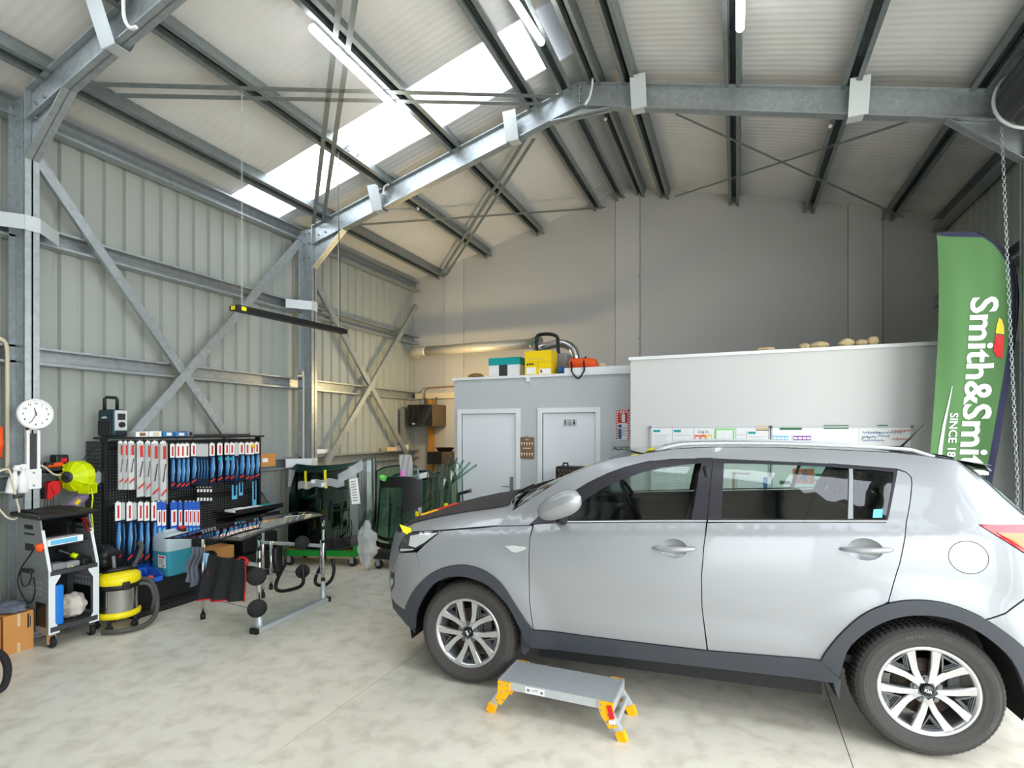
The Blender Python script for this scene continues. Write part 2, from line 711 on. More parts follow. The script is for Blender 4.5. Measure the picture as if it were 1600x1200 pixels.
# front wall behind the viewer, with its doorway
wf = MB()
wf.box((XL - 0.08, YF - 0.08, 0), (0.6, YF - 0.03, 5.9)).box((2.35, YF - 0.08, 0), (XR + 0.08, YF - 0.03, 5.9)).box((0.6, YF - 0.08, 3.9), (2.35, YF - 0.03, 5.9))
wf.build('wall_front', 'cladding', kind='structure')


# ---- back wall: painted panels between flush pilasters
def gable(x0, x1, z0=0.0, drop=0.02):
    xs_ = [x0, x1] if not (x0 < XC < x1) else [x0, XC, x1]
    return [(x0, z0), (x1, z0)] + [(x, zroof(x) + 0.1 - drop) for x in reversed(xs_)]


wb = MB().prism(gable(XL - 0.1, XR + 0.1), 0.12, 'xz', YB + 0.03).build('wall_back', 'wallpaint', kind='structure')
edges_ = [(XL, -5.08, 0), (-5.08, -4.68, 1), (-4.68, -1.85, 0), (-1.85, -1.45, 1), (-1.45, 1.45, 0), (1.45, 1.86, 1), (1.86, XR, 0)]
for x0, x1, p in edges_:
    mb = MB().prism(gable(x0 + 0.004, x1 - 0.004), 0.05 if p else 0.03, 'xz', YB - (0.02 if p else 0.0))
    mb.build('pilaster' if p else 'wall_panel', 'pilaster' if p else 'wallpaint', wb)
for x in (-4.68, -1.45):
    mb = MB()
    for z in (1.2, 2.2, 3.2, 4.2):
        mb.box((x - 0.03, YB - 0.03, z), (x - 0.015, YB - 0.019, z + 0.03))
    mb.build('bolt', 'grey', wb)

# ---- roof: corrugated lining sheets, one skylight run in the middle bay and one in the front bay
cl = MB()
cl.prism([(XC - 0.25, zroof(XC - 0.25) + 0.09), (XC, zroof(XC) + 0.09), (XC + 0.25, zroof(XC + 0.25) + 0.09), (XC, zroof(XC) + 0.11)], YB - YF + 0.2, 'xz', YF - 0.1)
ceil = cl.build('ceiling', 'galv_dark', kind='structure')
PURL = [-5.2, -4.2, -3.2, -2.18, -1.8]
PURR = [-1.4, -1.02, 0.0, 1.0, 1.95]


def roof_sheet(y0, w, side, m, name):
    nx, n = 20, max(6, round(w / 0.076)) * 6
    x_e = XL - 0.1 if side < 0 else XR + 0.1
    vs = []
    for i in range(nx + 1):
        x = XC + (x_e - XC) * i / nx
        sag = -0.012 * abs(math.sin((x - XC) * PI / 1.02))
        for j in range(n + 1):
            y = y0 + w * j / n
            zz = zroof(x) + 0.0016 * math.cos(2 * PI * y / 0.076) + sag * (0.7 + 0.3 * math.sin(y * 2.3)) + 0.003 * math.sin(y * 9 + x * 4)
            vs.append((x, y, zz + 0.01))
    fs = [(i * (n + 1) + j, (i + 1) * (n + 1) + j, (i + 1) * (n + 1) + j + 1, i * (n + 1) + j + 1) for i in range(nx) for j in range(n)]
    mb = MB().add(vs, fs, True)
    return mb.build(name, m, ceil, fix=False)


SKY_RUNS = [(4.72, 5.48), (1.3, 2.06)]
for side in (-1, 1):
    y = YF - 0.1
    cuts = [YF - 0.1]
    stops = sorted([a for r in SKY_RUNS for a in r]) if side < 0 else [1.3, 2.06]
    for st in stops + [YB + 0.1]:
        n = max(1, math.ceil((st - cuts[-1]) / 0.9 - 1e-6))
        a = cuts[-1]
        for k in range(1, n + 1):
            cuts.append(a + (st - a) * k / n)
    for a, b in zip(cuts[:-1], cuts[1:]):
        sky = any(abs(a - r[0]) < 1e-3 for r in (SKY_RUNS if side < 0 else SKY_RUNS[1:]))
        roof_sheet(a, b - a + (0 if sky else 0.01), side, 'skylight' if sky else 'foil', 'skylight_sheet' if sky else 'lining_sheet')


# ---- purlins, girts: C sections
def csec(p, q, depth, width, up, side, mb):
    """C section; web at the +side edge; lips at the open edge."""
    p, q, up, side = Vector(p), Vector(q), Vector(up).normalized(), Vector(side).normalized()
    d, w, t, l = depth / 2, width / 2, 0.004, 0.018
    ax = (q - p).normalized()

    def bar(c, a, b):
        mb.beam(p + c, q + c, a, b, up=up) if False else mb_add(c, a, b)

    def mb_add(c, hs, hu):
        vs = []
        for e in (p, q):
            for s_, u_ in ((-1, -1), (1, -1), (1, 1), (-1, 1)):
                vs.append(e + c + side * (hs * s_) + up * (hu * u_))
        mb.add(vs, [(0, 1, 2, 3), (7, 6, 5, 4), (0, 4, 5, 1), (1, 5, 6, 2), (2, 6, 7, 3), (3, 7, 4, 0)])
    mb_add(side * w, t / 2, d)
    mb_add(up * d, w, t / 2)
    mb_add(-up * d, w, t / 2)
    mb_add(up * (d - l / 2) - side * w, t / 2, l / 2)
    mb_add(-up * (d - l / 2) - side * w, t / 2, l / 2)
    # rolled stiffener grooves in the web
    mb_add(side * (w - 0.006) + up * d * 0.35, 0.004, 0.006)
    mb_add(side * (w - 0.006) - up * d * 0.35, 0.004, 0.006)
    return mb


def hat(p, q, up, side):
    """Top-hat purlin, open downwards, with out-turned lips."""
    mb = MB()

    def bar(s0, s1, u0, u1):
        vs = [e + side * s + up * u for e in (p, q) for s, u in ((s0, u0), (s1, u0), (s1, u1), (s0, u1))]
        mb.add(vs, [(0, 1, 2, 3), (7, 6, 5, 4), (0, 4, 5, 1), (1, 5, 6, 2), (2, 6, 7, 3), (3, 7, 4, 0)])
    for s in (-1, 1):
        bar(s * 0.046, s * 0.050, -0.074, 0.074)
        bar(s * 0.034, s * 0.076, -0.076, -0.072)
        bar(s * 0.010, s * 0.014, 0.055, 0.070)
        bar(s * 0.036, s * 0.046, -0.01, 0.0)
    bar(-0.050, 0.050, 0.070, 0.074)
    return mb


ang = math.atan(PITCH)
for x in PURL + PURR:
    sgn = -1 if x < XC else 1
    nrm = Vector((math.sin(ang) * sgn, 0, math.cos(ang)))
    sl = Vector((math.cos(ang), 0, -math.sin(ang) * sgn))
    c = Vector((x, 0, zroof(x))) - nrm * 0.082
    for y0, y1 in ((YF, YB),):
        mb = hat(c + Vector((0, y0, 0)), c + Vector((0, y1, 0)), nrm, sl)
        mb.build('purlin', 'galv_dark', ceil)
for z in (1.275, 2.375, 3.44):
    for y0, y1 in ((YF, YB),):
        csec(Vector((XL + 0.08, y0, z)), Vector((XL + 0.08, y1, z)), 0.15, 0.15, (0, 0, 1), (-1, 0, 0), MB()).build('girt', 'galv', wl) if False else None
        mb = MB()
        csec(Vector((XL + 0.075, y0, z)), Vector((XL + 0.075, y1, z)), 0.15, 0.13, (0, 0, 1), (-1, 0, 0), mb)
        mb.build('girt', 'galv', wl)
mb = MB()
csec(Vector((XL + 0.10, YF, 4.47)), Vector((XL + 0.10, YB, 4.47)), 0.17, 0.12, (0, 0, 1), (-1, 0, 0), mb)
mb.build('eave_beam', 'galv', wl)
for y0, y1 in ((5.5, YB),):
    for z in (2.375, 3.44):
        mb = MB()
        csec(Vector((XR - 0.08, y0, z)), Vector((XR - 0.08, y1, z)), 0.15, 0.13, (0, 0, 1), (1, 0, 0), mb)
        mb.build('girt', 'galv', wr)
mb = MB()
csec(Vector((XR - 0.10, YF, 4.47)), Vector((XR - 0.10, YB, 4.47)), 0.17, 0.12, (0, 0, 1), (1, 0, 0), mb)
mb.build('eave_beam', 'galv', wr)


# ---- portal frames
def portal(Y, label):
    t = tag(thing('portal_frame', label, None, (XC, Y, 0)), kind='structure')
    hw = 0.05
    for sg in (-1, 1):
        xi, xo = XC + sg * 3.8, XC + sg * 4.05
        mb = MB()
        mb.box((xi, Y - 0.006, 0), (xo, Y + 0.006, 4.52))
        mb.box((xi, Y - hw, 0), (xi + sg * 0.012, Y + hw, 4.56)).box((xo, Y - hw, 0), (xo - sg * 0.012, Y + hw, 4.45))
        for dz in (0.0, 0.25):
            pass
        mb.box((xi + sg * 0.1, Y - 0.015, 0.0), (xi + sg * 0.112, Y - 0.006, 4.5))
        mb.box((xi - sg * 0.02, Y - 0.12, 0), (xo + sg * 0.02, Y + 0.12, 0.015))
        mb.build('column', 'galv', t)
        xa, xb = xi, XC
        za, zb = zraft(xa), zraft(XC)
        dp = 0.26
        mb = MB()
        mb.prism([(xa, za), (xb, zb), (xb, zb - dp), (xa, za - dp)], 0.012, 'xz', Y - 0.006)
        mb.prism([(xa, za), (xb, zb), (xb, zb - 0.012), (xa, za - 0.012)], 0.1, 'xz', Y - hw)
        mb.prism([(xa, za - dp), (xb, zb - dp), (xb, zb - dp + 0.012), (xa, za - dp + 0.012)], 0.1, 'xz', Y - hw)
        mb.build('rafter', 'galv', t)
        # knee plate: strut from the column to the rafter, with a gusset behind it
        a_ = Vector((xi, Y, 3.97))
        xr_ = xi - sg * 0.52
        b_ = Vector((xr_, Y, zraft(xr_) - dp - 0.005))
        mb = MB()
        dv = Vector((0, hw, 0))
        n_ = Vector((sg * 0.012, 0, 0.0))
        mb.quadbox([a_ - dv, b_ - dv, b_ + dv, a_ + dv], n_)
        mb.prism([(xi, 3.97), (xr_, b_.z), (xi, zraft(xi) - dp)], 0.01, 'xz', Y - 0.005)
        mb.build('knee_plate', 'galv', t)
        # bolt heads on the knee joint
        mb = MB()
        for bx, bz in ((0.08, 4.46), (0.17, 4.46), (0.08, 4.32), (0.17, 4.32), (0.08, 4.12), (0.17, 4.12), (-0.08, 4.42), (-0.2, 4.44), (-0.08, 4.3)):
            mb.cyl((xi + sg * bx, Y - 0.025, bz), (xi + sg * bx, Y + 0.02, bz), 0.012, 6)
        mb.build('bolt', 'galv_dark', t)
    za = zraft(XC) - 0.26
    mb = MB()
    mb.prism([(XC - 0.33, za - 0.088), (XC, za - 0.02), (XC + 0.33, za - 0.088), (XC + 0.3, za - 0.1), (XC - 0.3, za - 0.1)], 0.012, 'xz', Y - 0.006)
    mb.box((XC - 0.34, Y - 0.05, za - 0.1), (XC + 0.34, Y + 0.05, za - 0.09))
    mb.build('apex_plate', 'galv', t)
    mb = MB().box((XC - 0.006, Y - 0.05, za - 0.01), (XC + 0.006, Y - 0.006, za + 0.25))
    for k in range(3):
        mb.cyl((XC - 0.02, Y - 0.03, za + 0.05 + 0.08 * k), (XC + 0.02, Y - 0.03, za + 0.05 + 0.08 * k), 0.011, 6)
    mb.build('apex_cleat', 'galv', t)
    for x in (-4.3, -2.4, -0.95, 1.02):
        mb = MB()
        zt, zb_ = zraft(x) + 0.02, zraft(x) - 0.27
        s_ = 0.08
        mb.quadbox([(x - s_, Y - 0.055, zb_), (x + s_, Y - 0.055, zb_), (x + s_, Y - 0.16, zt), (x - s_, Y - 0.16, zt)], (0, -0.003, 0))
        mb.quadbox([(x - s_, Y - 0.055, zb_), (x + s_, Y - 0.055, zb_), (x + s_, Y + 0.055, zb_), (x - s_, Y + 0.055, zb_)], (0, 0, -0.003))
        mb.quadbox([(x - s_, Y + 0.055, zb_), (x + s_, Y + 0.055, zb_), (x + s_, Y + 0.16, zt), (x - s_, Y + 0.16, zt)], (0, 0.003, 0))
        mb.build('fly_brace', 'zinc_white', t)
    xi = XC - 3.8
    for z, sides in ((3.44, (-1, 1) if Y < 4 else (-1,)), (1.275, (-1,) if Y > 4 else ())):
        mb = MB()
        for sd in sides:
            mb.quadbox([(xi + 0.004, Y + sd * 0.05, z - 0.06), (xi + 0.004, Y + sd * 0.05, z + 0.06), (XL + 0.16, Y + sd * 0.3, z + 0.06), (XL + 0.16, Y + sd * 0.3, z - 0.06)], (0.003, 0, 0))
        if sides:
            mb.box((xi, Y - 0.055, z - 0.062), (xi + 0.006, Y + 0.055, z + 0.062))
            mb.build('fly_brace', 'zinc_white', t)
    return t


portal(2.55, 'galvanised steel portal frame nearest the camera, at the left edge by the clock')
portal(5.77, 'galvanised steel portal frame crossing the roof in front of the offices')


# ---- diagonal bracing on the left wall and under the roof
def wall_brace(p, q, X=-5.56, w=0.085):
    a, b = atX(*p, X), atX(*q, X)
    mb = MB()
    mb.beam(a, b, 0.006, w, up=(0, (b - a).z, -(b - a).y))
    d = (b - a).normalized()
    n = Vector((0, d.z, -d.y))
    mb.beam(a + n * w / 2 + Vector((-0.02, 0, 0)), b + n * w / 2 + Vector((-0.02, 0, 0)), 0.04, 0.005, up=n)
    mb.build('diagonal_brace', 'galv', wl)


wall_brace((58, 246), (445, 812))
wall_brace((470, 378), (205, 684), X=-5.545)
wall_brace((489, 432), (648, 730))
wall_brace((652, 478), (510, 726), X=-5.545)


def roof_brace(p, q, side=-1, double=True, off=-0.165, w=0.05):
    a, b = on_roof(*p, off, side), on_roof(*q, off, side)
    d = (b - a).normalized()
    n = Vector((PITCH * (-side) * -1 * -1, 0, 1))
    n = Vector((PITCH * side, 0, 1)).normalized()
    s = d.cross(n)
    for k in ((-0.06, 0.06) if double else (0,)):
        mb = MB().beam(a + s * k, b + s * k, w, 0.005, up=n)
        mb.build('brace_strap', 'galv_dark', ceil)


roof_brace((146, 140), (872, 157))
roof_brace((497, 350), (548, -40))
roof_brace((690, 434), (828, 216))
roof_brace((548, 352), (950, 324), double=False)
roof_brace((1056, 178), (1412, 340), side=1, double=False, w=0.035)
roof_brace((1440, 183), (1055, 307), side=1, double=False, w=0.035)

# ---- washroom block (grey) and the white office wall in front of it
YO, YW = 6.8, 6.3
XO0, XO1 = -3.763, -1.145
ZO = 2.44
D1 = (atY(721.5, 700, YO).x, atY(806.5, 700, YO).x)
D2 = (atY(847.5, 700, YO).x, atY(931, 700, YO).x)
DH = 1.955
wo = MB()
wo.box((XO0, YO, 0), (D1[0], YO + 0.1, ZO)).box((D1[1], YO, 0), (D2[0], YO + 0.1, ZO)).box((D2[1], YO, 0), (XO1 + 0.3, YO + 0.1, ZO))
wo.box((D1[0], YO, DH), (D1[1], YO + 0.1, ZO)).box((D2[0], YO, DH), (D2[1], YO + 0.1, ZO))
wo.box((XO0, YO + 0.1, 0), (XO0 + 0.1, YB - 0.03, ZO)).box((XO0 + 0.1, YO + 0.1, ZO - 0.08), (XO1 + 0.3, YB - 0.03, ZO - 0.02))
wo.build('wall_office', 'officepaint', kind='structure')
trim1 = MB().box((XO0 - 0.02, YO - 0.025, ZO), (XO1, YO + 0.13, ZO + 0.035)).build('trim_1', 'trimwhite', kind='structure')
wp = MB().box((XO1, YW, 0), (XR - 0.03, YW + 0.1, 2.54)).box((XO1, YW + 0.1, 0), (XO1 + 0.1, YO - 0.001, 2.54))
wp.build('wall_partition', 'whitewall', kind='structure')
MB().box((XO1 - 0.02, YW - 0.025, 2.54), (XR - 0.03, YW + 0.14, 2.575)).box((XO1 - 0.02, YW + 0.14, 2.54), (XO1 + 0.12, YO + 0.3, 2.575)).build('trim_2', 'trimwhite', kind='structure')


def door(idx, x0, x1, handle):
    r = MB().box((x0 + 0.006, YO + 0.012, 0.008), (x1 - 0.006, YO + 0.05, DH - 0.006)).build('door_%d' % idx, 'doorwhite', kind='structure')
    w = 0.065
    mb = MB()
    mb.box((x0 - w, YO - 0.022, 0), (x0, YO + 0.06, DH + w), 0.004).box((x1, YO - 0.022, 0), (x1 + w, YO + 0.06, DH + w), 0.004).box((x0, YO - 0.022, DH), (x1, YO + 0.06, DH + w), 0.004)
    mb.build('door_frame', 'trimwhite', r)
    for z in (0.3, 1.02, 1.72):
        MB().cyl((x0 + 0.002, YO + 0.003, z - 0.05), (x0 + 0.002, YO + 0.003, z + 0.05), 0.009, 8).build('hinge', 'grey', r)
    if handle:
        hx = x1 - 0.07
        mb = MB().box((hx - 0.025, YO - 0.004, 0.86), (hx + 0.025, YO + 0.012, 1.08), 0.004)
        hb = mb.build('handle_plate', 'midgrey', r)
        MB().tube(spline([(hx, YO + 0.0, 0.95), (hx, YO - 0.05, 0.95), (hx - 0.02, YO - 0.055, 0.95), (hx - 0.12, YO - 0.055, 0.95)], 4), 0.009, 8).build('lever', 'grey', hb)


door(1, D1[0], D1[1], True)
door(2, D2[0], D2[1], False)
# ================================================================== CAR
# car axes: u runs rearwards from the front axle, y runs into the car from its near side, z up
ZK = [0.10, 0.30, 0.45, 0.60, 0.75, 0.88, 0.98, 1.06, 1.115, 1.17, 1.30, 1.45, 1.55, 1.62, 1.72]
YK = [0.06, 0.012, -0.020, -0.036, -0.044, -0.044, -0.037, -0.026, -0.012, 0.028, 0.095, 0.175, 0.25, 0.33, 0.47]


def sstep(a, b, x):
    t = max(0.0, min(1.0, (x - a) / (b - a)))
    return t * t * (3 - 2 * t)


def hermite(xk, yk, x):
    n = len(xk)
    if x <= xk[0]:
        return yk[0]
    if x >= xk[-1]:
        return yk[-1]
    i = max(k for k in range(n - 1) if xk[k] <= x)

    def sl(k):
        a, b = max(k - 1, 0), min(k + 1, n - 1)
        return (yk[b] - yk[a]) / (xk[b] - xk[a])
    h = xk[i + 1] - xk[i]
    t = (x - xk[i]) / h
    return ((2 * t ** 3 - 3 * t ** 2 + 1) * yk[i] + (t ** 3 - 2 * t ** 2 + t) * h * sl(i) + (-2 * t ** 3 + 3 * t ** 2) * yk[i + 1] + (t ** 3 - t ** 2) * h * sl(i + 1))


def belt(u):
    return hermite([-1.0, 0.0, 0.5, 1.5, 2.5, 3.4], [1.02, 1.06, 1.115, 1.18, 1.228, 1.24], u)


def ysurf(u, z):
    w = sstep(0.75, 1.02, z) * (1 - sstep(1.2, 1.5, z))
    y = hermite(ZK, YK, z - w * (belt(u) - 1.17))
    if u < -0.25:
        y += 0.9 * (-0.25 - u) ** 2
    if u > 2.75:
        y += 0.5 * (u - 2.75) ** 2
    if u < 0.9 and z > 1.05:
        y += 0.12 * (0.9 - u) ** 2 * min(1, (z - 1.05) / 0.1)
    for hu in (0.0, 2.632):
        rr = ((u - hu) ** 2 + (z - 0.36) ** 2) ** 0.5
        y -= 0.020 * (1 - sstep(0.46, 0.64, rr)) * (1 - sstep(0.9, 1.0, z))
    # swage near the foot of the doors
    y -= 0.010 * sstep(0.48, 0.85, u) * (1 - sstep(1.9, 2.25, u)) * (1 - sstep(0.50, 0.66, z))
    return y
CAR_RZ = math.radians(4.858)
car = thing('car', 'silver five-door crossover car standing on the workshop floor with a black bonnet mat', 'car', (-1.6891, 3.2211, 0), CAR_RZ)
CM = frame((-1.6891, 3.2211, 0), CAR_RZ)
CW = 1.80                                     # far tyre face


def inside(p, poly):
    x, y = p
    c = False
    n = len(poly)
    for i in range(n):
        (x1, y1), (x2, y2) = poly[i], poly[i - 1]
        if (y1 > y) != (y2 > y) and x < (x2 - x1) * (y - y1) / (y2 - y1) + x1:
            c = not c
    return c


def resample(poly, step):
    out = []
    n = len(poly)
    for i in range(n):
        a, b = Vector(poly[i]), Vector(poly[(i + 1) % n])
        k = max(1, int((b - a).length / step))
        out += [tuple(a + (b - a) * j / k) for j in range(k)]
    return out


def area2(p):
    return sum(p[i - 1][0] * p[i][1] - p[i][0] * p[i - 1][1] for i in range(len(p)))


def inset(poly, g):
    n = len(poly)
    s = 1 if area2(poly) > 0 else -1
    out = []
    for i in range(n):
        p, a, b = Vector(poly[i]), Vector(poly[i - 1]), Vector(poly[(i + 1) % n])
        e1, e2 = (p - a), (b - p)
        if e1.length < 1e-9 or e2.length < 1e-9:
            out.append(tuple(p))
            continue
        n1, n2 = Vector((-e1.y, e1.x)).normalized() * s, Vector((-e2.y, e2.x)).normalized() * s
        m = n1 + n2
        if m.length < 0.3:
            m = n1
        m = m / max(0.35, m.length_squared / 2) if m.length_squared > 0 else n1
        out.append(tuple(p + m * g))
    return out


def panel_geo(outer, holes=(), off=0.0, t=0.014, step=0.05, gap=0.0025, far=False):
    """Sheet on the body side bounded by outer (u,z), with holes, thickened inwards."""
    outer = resample(inset(outer, gap), step)
    holes = [resample(h, step * 0.7) for h in holes]
    pts, edges = [], []
    for loop in [outer] + holes:
        o = len(pts)
        pts += [Vector(p) for p in loop]
        edges += [(o + i, o + (i + 1) % len(loop)) for i in range(len(loop))]
    u0, u1 = min(p[0] for p in outer), max(p[0] for p in outer)
    z0, z1 = min(p[1] for p in outer), max(p[1] for p in outer)
    B = [Vector(p) for p in pts]
    i = 0
    u = u0 + step / 2
    while u < u1:
        z = z0 + step / 2 + (step / 2 if i % 2 else 0)
        while z < z1:
            if inside((u, z), outer) and not any(inside((u, z), h) for h in holes):
                if all((u - q.x) ** 2 + (z - q.y) ** 2 > (step * 0.5) ** 2 for q in B):
                    pts.append(Vector((u, z)))
            z += step
        u += step * 0.87
        i += 1
    co, ed, fc, *_ = delaunay_2d_cdt(pts, edges, [], 0, 1e-5)
    keep = []
    for f in fc:
        c = sum((co[k] for k in f), Vector((0, 0))) / len(f)
        if inside(c, outer) and not any(inside(c, h) for h in holes):
            keep.append(tuple(f))

    def P(p, d):
        y = ysurf(p.x, p.y) + d
        return (p.x, CW - y if far else y, p.y)
    vs = [P(p, off) for p in co]
    cnt = {}
    for f in keep:
        for a, b in zip(f, f[1:] + f[:1]):
            cnt.setdefault((min(a, b), max(a, b)), []).append((a, b))
    sk_v, sk_f = [], []
    if t > 0:
        for k, l in cnt.items():
            if len(l) == 1:
                a, b = l[0]
                n = len(sk_v)
                sk_v += [P(co[a], off), P(co[b], off), P(co[b], off + t), P(co[a], off + t)]
                sk_f.append((n, n + 1, n + 2, n + 3))
    return vs, keep, sk_v, sk_f


def panel(name, outer, m, parent=None, holes=(), off=0.0, t=0.014, step=0.045, gap=0.0025, sides=(0, 1), label=None):
    res = []
    for sd in sides:
        vs, fs, sv, sf = panel_geo(outer, holes, off, t, step if sd == 0 else step * 1.6, gap, bool(sd))
        # face outwards: near side must look to -y
        a, b, c = (Vector(vs[k]) for k in fs[0][:3])
        ny = (b - a).cross(c - a).y
        if (ny > 0) == (sd == 0):
            fs = [tuple(reversed(f)) for f in fs]
        mb = MB(CM)
        mb.add(vs, fs, True).add(sv, sf)
        o = mb.build(name, m, parent[sd] if isinstance(parent, list) else (parent or car), fix=False)
        ns = []
        for v in vs:
            yy = v[1]
            e = 0.008
            fu = (ysurf(v[0] + e, v[2]) - ysurf(v[0] - e, v[2])) / (2 * e)
            fz = (ysurf(v[0], v[2] + e) - ysurf(v[0], v[2] - e)) / (2 * e)
            nv = Vector((fu, -1, fz)).normalized()
            ns.append((nv.x, -nv.y if sd else nv.y, nv.z))
        n0 = len(vs)
        ns += [tuple(q.normal) for q in o.data.vertices][n0:]
        o.data.normals_split_custom_set_from_vertices(ns)
        if label:
            o['label'] = label
        res.append(o)
    return res


def curve2(pts, n=6):
    return [(p.x, p.y) for p in spline([(a, b, 0) for a, b in pts], n)]


FL_O = curve2([(0.479, 0.44), (0.427, 0.506), (0.352, 0.617), (0.286, 0.712), (0.218, 0.770), (0.142, 0.808), (0.065, 0.826), (-0.013, 0.828), (-0.111, 0.808), (-0.207, 0.766), (-0.290, 0.705), (-0.379, 0.611), (-0.455, 0.490), (-0.485, 0.40)], 3)
FL_I = curve2([(0.430, 0.315), (0.405, 0.42), (0.354, 0.528), (0.316, 0.592), (0.243, 0.666), (0.164, 0.720), (0.055, 0.750), (-0.029, 0.753), (-0.107, 0.739), (-0.184, 0.702), (-0.243, 0.651), (-0.317, 0.548), (-0.367, 0.445), (-0.39, 0.337)], 3)
RL_O = curve2([(2.117, 0.467), (2.149, 0.534), (2.214, 0.635), (2.303, 0.737), (2.405, 0.805), (2.502, 0.838), (2.6, 0.848), (2.696, 0.838), (2.801, 0.801), (2.896, 0.743), (3.021, 0.640), (3.10, 0.53), (3.13, 0.42)], 3)
RL_I = curve2([(2.206, 0.383), (2.239, 0.540), (2.303, 0.633), (2.379, 0.701), (2.465, 0.748), (2.564, 0.772), (2.672, 0.771), (2.777, 0.735), (2.874, 0.670), (2.962, 0.580), (3.02, 0.46), (3.04, 0.40)], 3)
BELT = [(0.436, 1.103), (0.592, 1.124), (1.145, 1.159), (1.531, 1.180), (2.028, 1.206), (2.451, 1.228), (2.540, 1.231)]
FF_TOP = [(0.436, 1.103), (0.532, 1.197), (0.627, 1.270), (0.726, 1.331), (0.791, 1.374), (0.905, 1.434), (1.034, 1.485), (1.178, 1.523), (1.322, 1.542), (1.577, 1.550)]
RF_TOP = [(1.577, 1.550), (1.821, 1.542), (2.032, 1.535), (2.235, 1.528), (2.402, 1.517), (2.558, 1.506)]
APIL = [(0.200, 1.080), (0.285, 1.176), (0.461, 1.295), (0.632, 1.405), (0.798, 1.486), (0.962, 1.540), (1.159, 1.575)]
ROOF = [(1.159, 1.575), (1.352, 1.607), (1.604, 1.618), (1.905, 1.620), (2.187, 1.614), (2.580, 1.597), (2.700, 1.583), (2.851, 1.559)]
TAIL = [(2.851, 1.559), (2.914, 1.473), (2.986, 1.367), (3.080, 1.266), (3.160, 1.245)]
DGAP_R = [(2.540, 1.231), (2.518, 1.158), (2.500, 1.080), (2.488, 1.025), (2.473, 0.975), (2.429, 0.822)]
DPC = [(2.558, 1.506), (2.597, 1.490), (2.615, 1.463), (2.609, 1.429), (2.580, 1.336), (2.540, 1.231)]
BG = [(1.531, 1.180), (1.515, 1.053), (1.501, 0.876), (1.504, 0.689), (1.533, 0.440)]
FG = [(0.428, 1.098), (0.461, 1.095), (0.453, 1.026), (0.452, 0.906), (0.459, 0.625), (0.480, 0.443)]
DOORF = [(0.462, 1.107)] + FG[2:] + [(1.036, 0.439), (1.533, 0.440)] + BG[::-1][1:] + [(1.145, 1.159), (0.592, 1.124)]


def arc_between(c, a_u, b_u):
    return [p for p in c if a_u - 1e-6 <= p[0] <= b_u + 1e-6]


def ell(cu, cz, ru, rz, n=28, a0=0.0):
    return [(cu + ru * math.cos(a0 + 2 * PI * k / n), cz + rz * math.sin(a0 + 2 * PI * k / n)) for k in range(n)]


CUPF, CUPR = ell(1.345, 1.024, 0.078, 0.056), ell(2.332, 1.086, 0.084, 0.058)
FLAP = ell(2.790, 1.076, 0.088, 0.083, 36)

# fender
FEN = [(-0.190, 1.030), (0.219, 1.081), (0.428, 1.098), (0.457, 1.100), (0.453, 1.026), (0.452, 0.906), (0.459, 0.625), (0.479, 0.443)] + FL_O[1:] 
cut = min(range(len(FEN)), key=lambda i: (FEN[i][0] + 0.285) ** 2 + (FEN[i][1] - 0.709) ** 2)
FEN = FEN[:cut + 1] + [(-0.367, 0.872), (-0.301, 0.936)]
panel('front_fender', FEN, 'carpaint')
# bumper corner
i0 = min(range(len(FL_O)), key=lambda i: (FL_O[i][0] + 0.285) ** 2 + (FL_O[i][1] - 0.709) ** 2)
BMP = [(-0.370, 0.880), (-0.285, 0.709)] + FL_O[i0 + 1:] + [(-0.49, 0.445), (-0.600, 0.470), (-0.643, 0.489), (-0.644, 0.566), (-0.640, 0.689), (-0.594, 0.741), (-0.53, 0.851)]
bump_side = panel('bumper_corner', BMP, 'carpaint', step=0.04)
panel('lower_bumper', [(-0.39, 0.30), (-0.475, 0.46), (-0.600, 0.475), (-0.646, 0.49), (-0.636, 0.417), (-0.523, 0.374)], 'carblack', step=0.04, off=-0.002)
# headlamp: dark housing, bright reflector bowl, chrome rim
hl = panel('headlamp', [(-0.529, 0.848), (-0.545, 0.89), (-0.520, 0.945), (-0.470, 0.998), (-0.330, 1.020), (-0.181, 1.033), (-0.301, 0.936), (-0.38, 0.89)], 'lampdark', step=0.03, off=0.0)
panel('reflector', [(-0.44, 0.915), (-0.435, 0.985), (-0.34, 1.007), (-0.215, 1.018), (-0.305, 0.947), (-0.375, 0.908)], 'lampclear', hl, step=0.03, off=-0.004, t=0.004)
panel('indicator_lens', [(-0.515, 0.862), (-0.525, 0.885), (-0.40, 0.900), (-0.385, 0.893)], 'lampclear', hl, step=0.03, off=-0.004, t=0.004)
fog = panel('fog_lamp_bezel', [(-0.640, 0.690), (-0.585, 0.705), (-0.600, 0.600), (-0.640, 0.540)], 'carblack', bump_side, step=0.02, off=-0.006, t=0.006)
panel('fog_lamp', [(-0.632, 0.650), (-0.598, 0.655), (-0.605, 0.610), (-0.632, 0.580)], 'lampclear', bump_side, step=0.02, off=-0.011, t=0.005)
panel('chrome_strip', [(-0.642, 0.712), (-0.575, 0.715), (-0.578, 0.700), (-0.642, 0.695)], 'chrome', bump_side, step=0.02, off=-0.012, t=0.01)
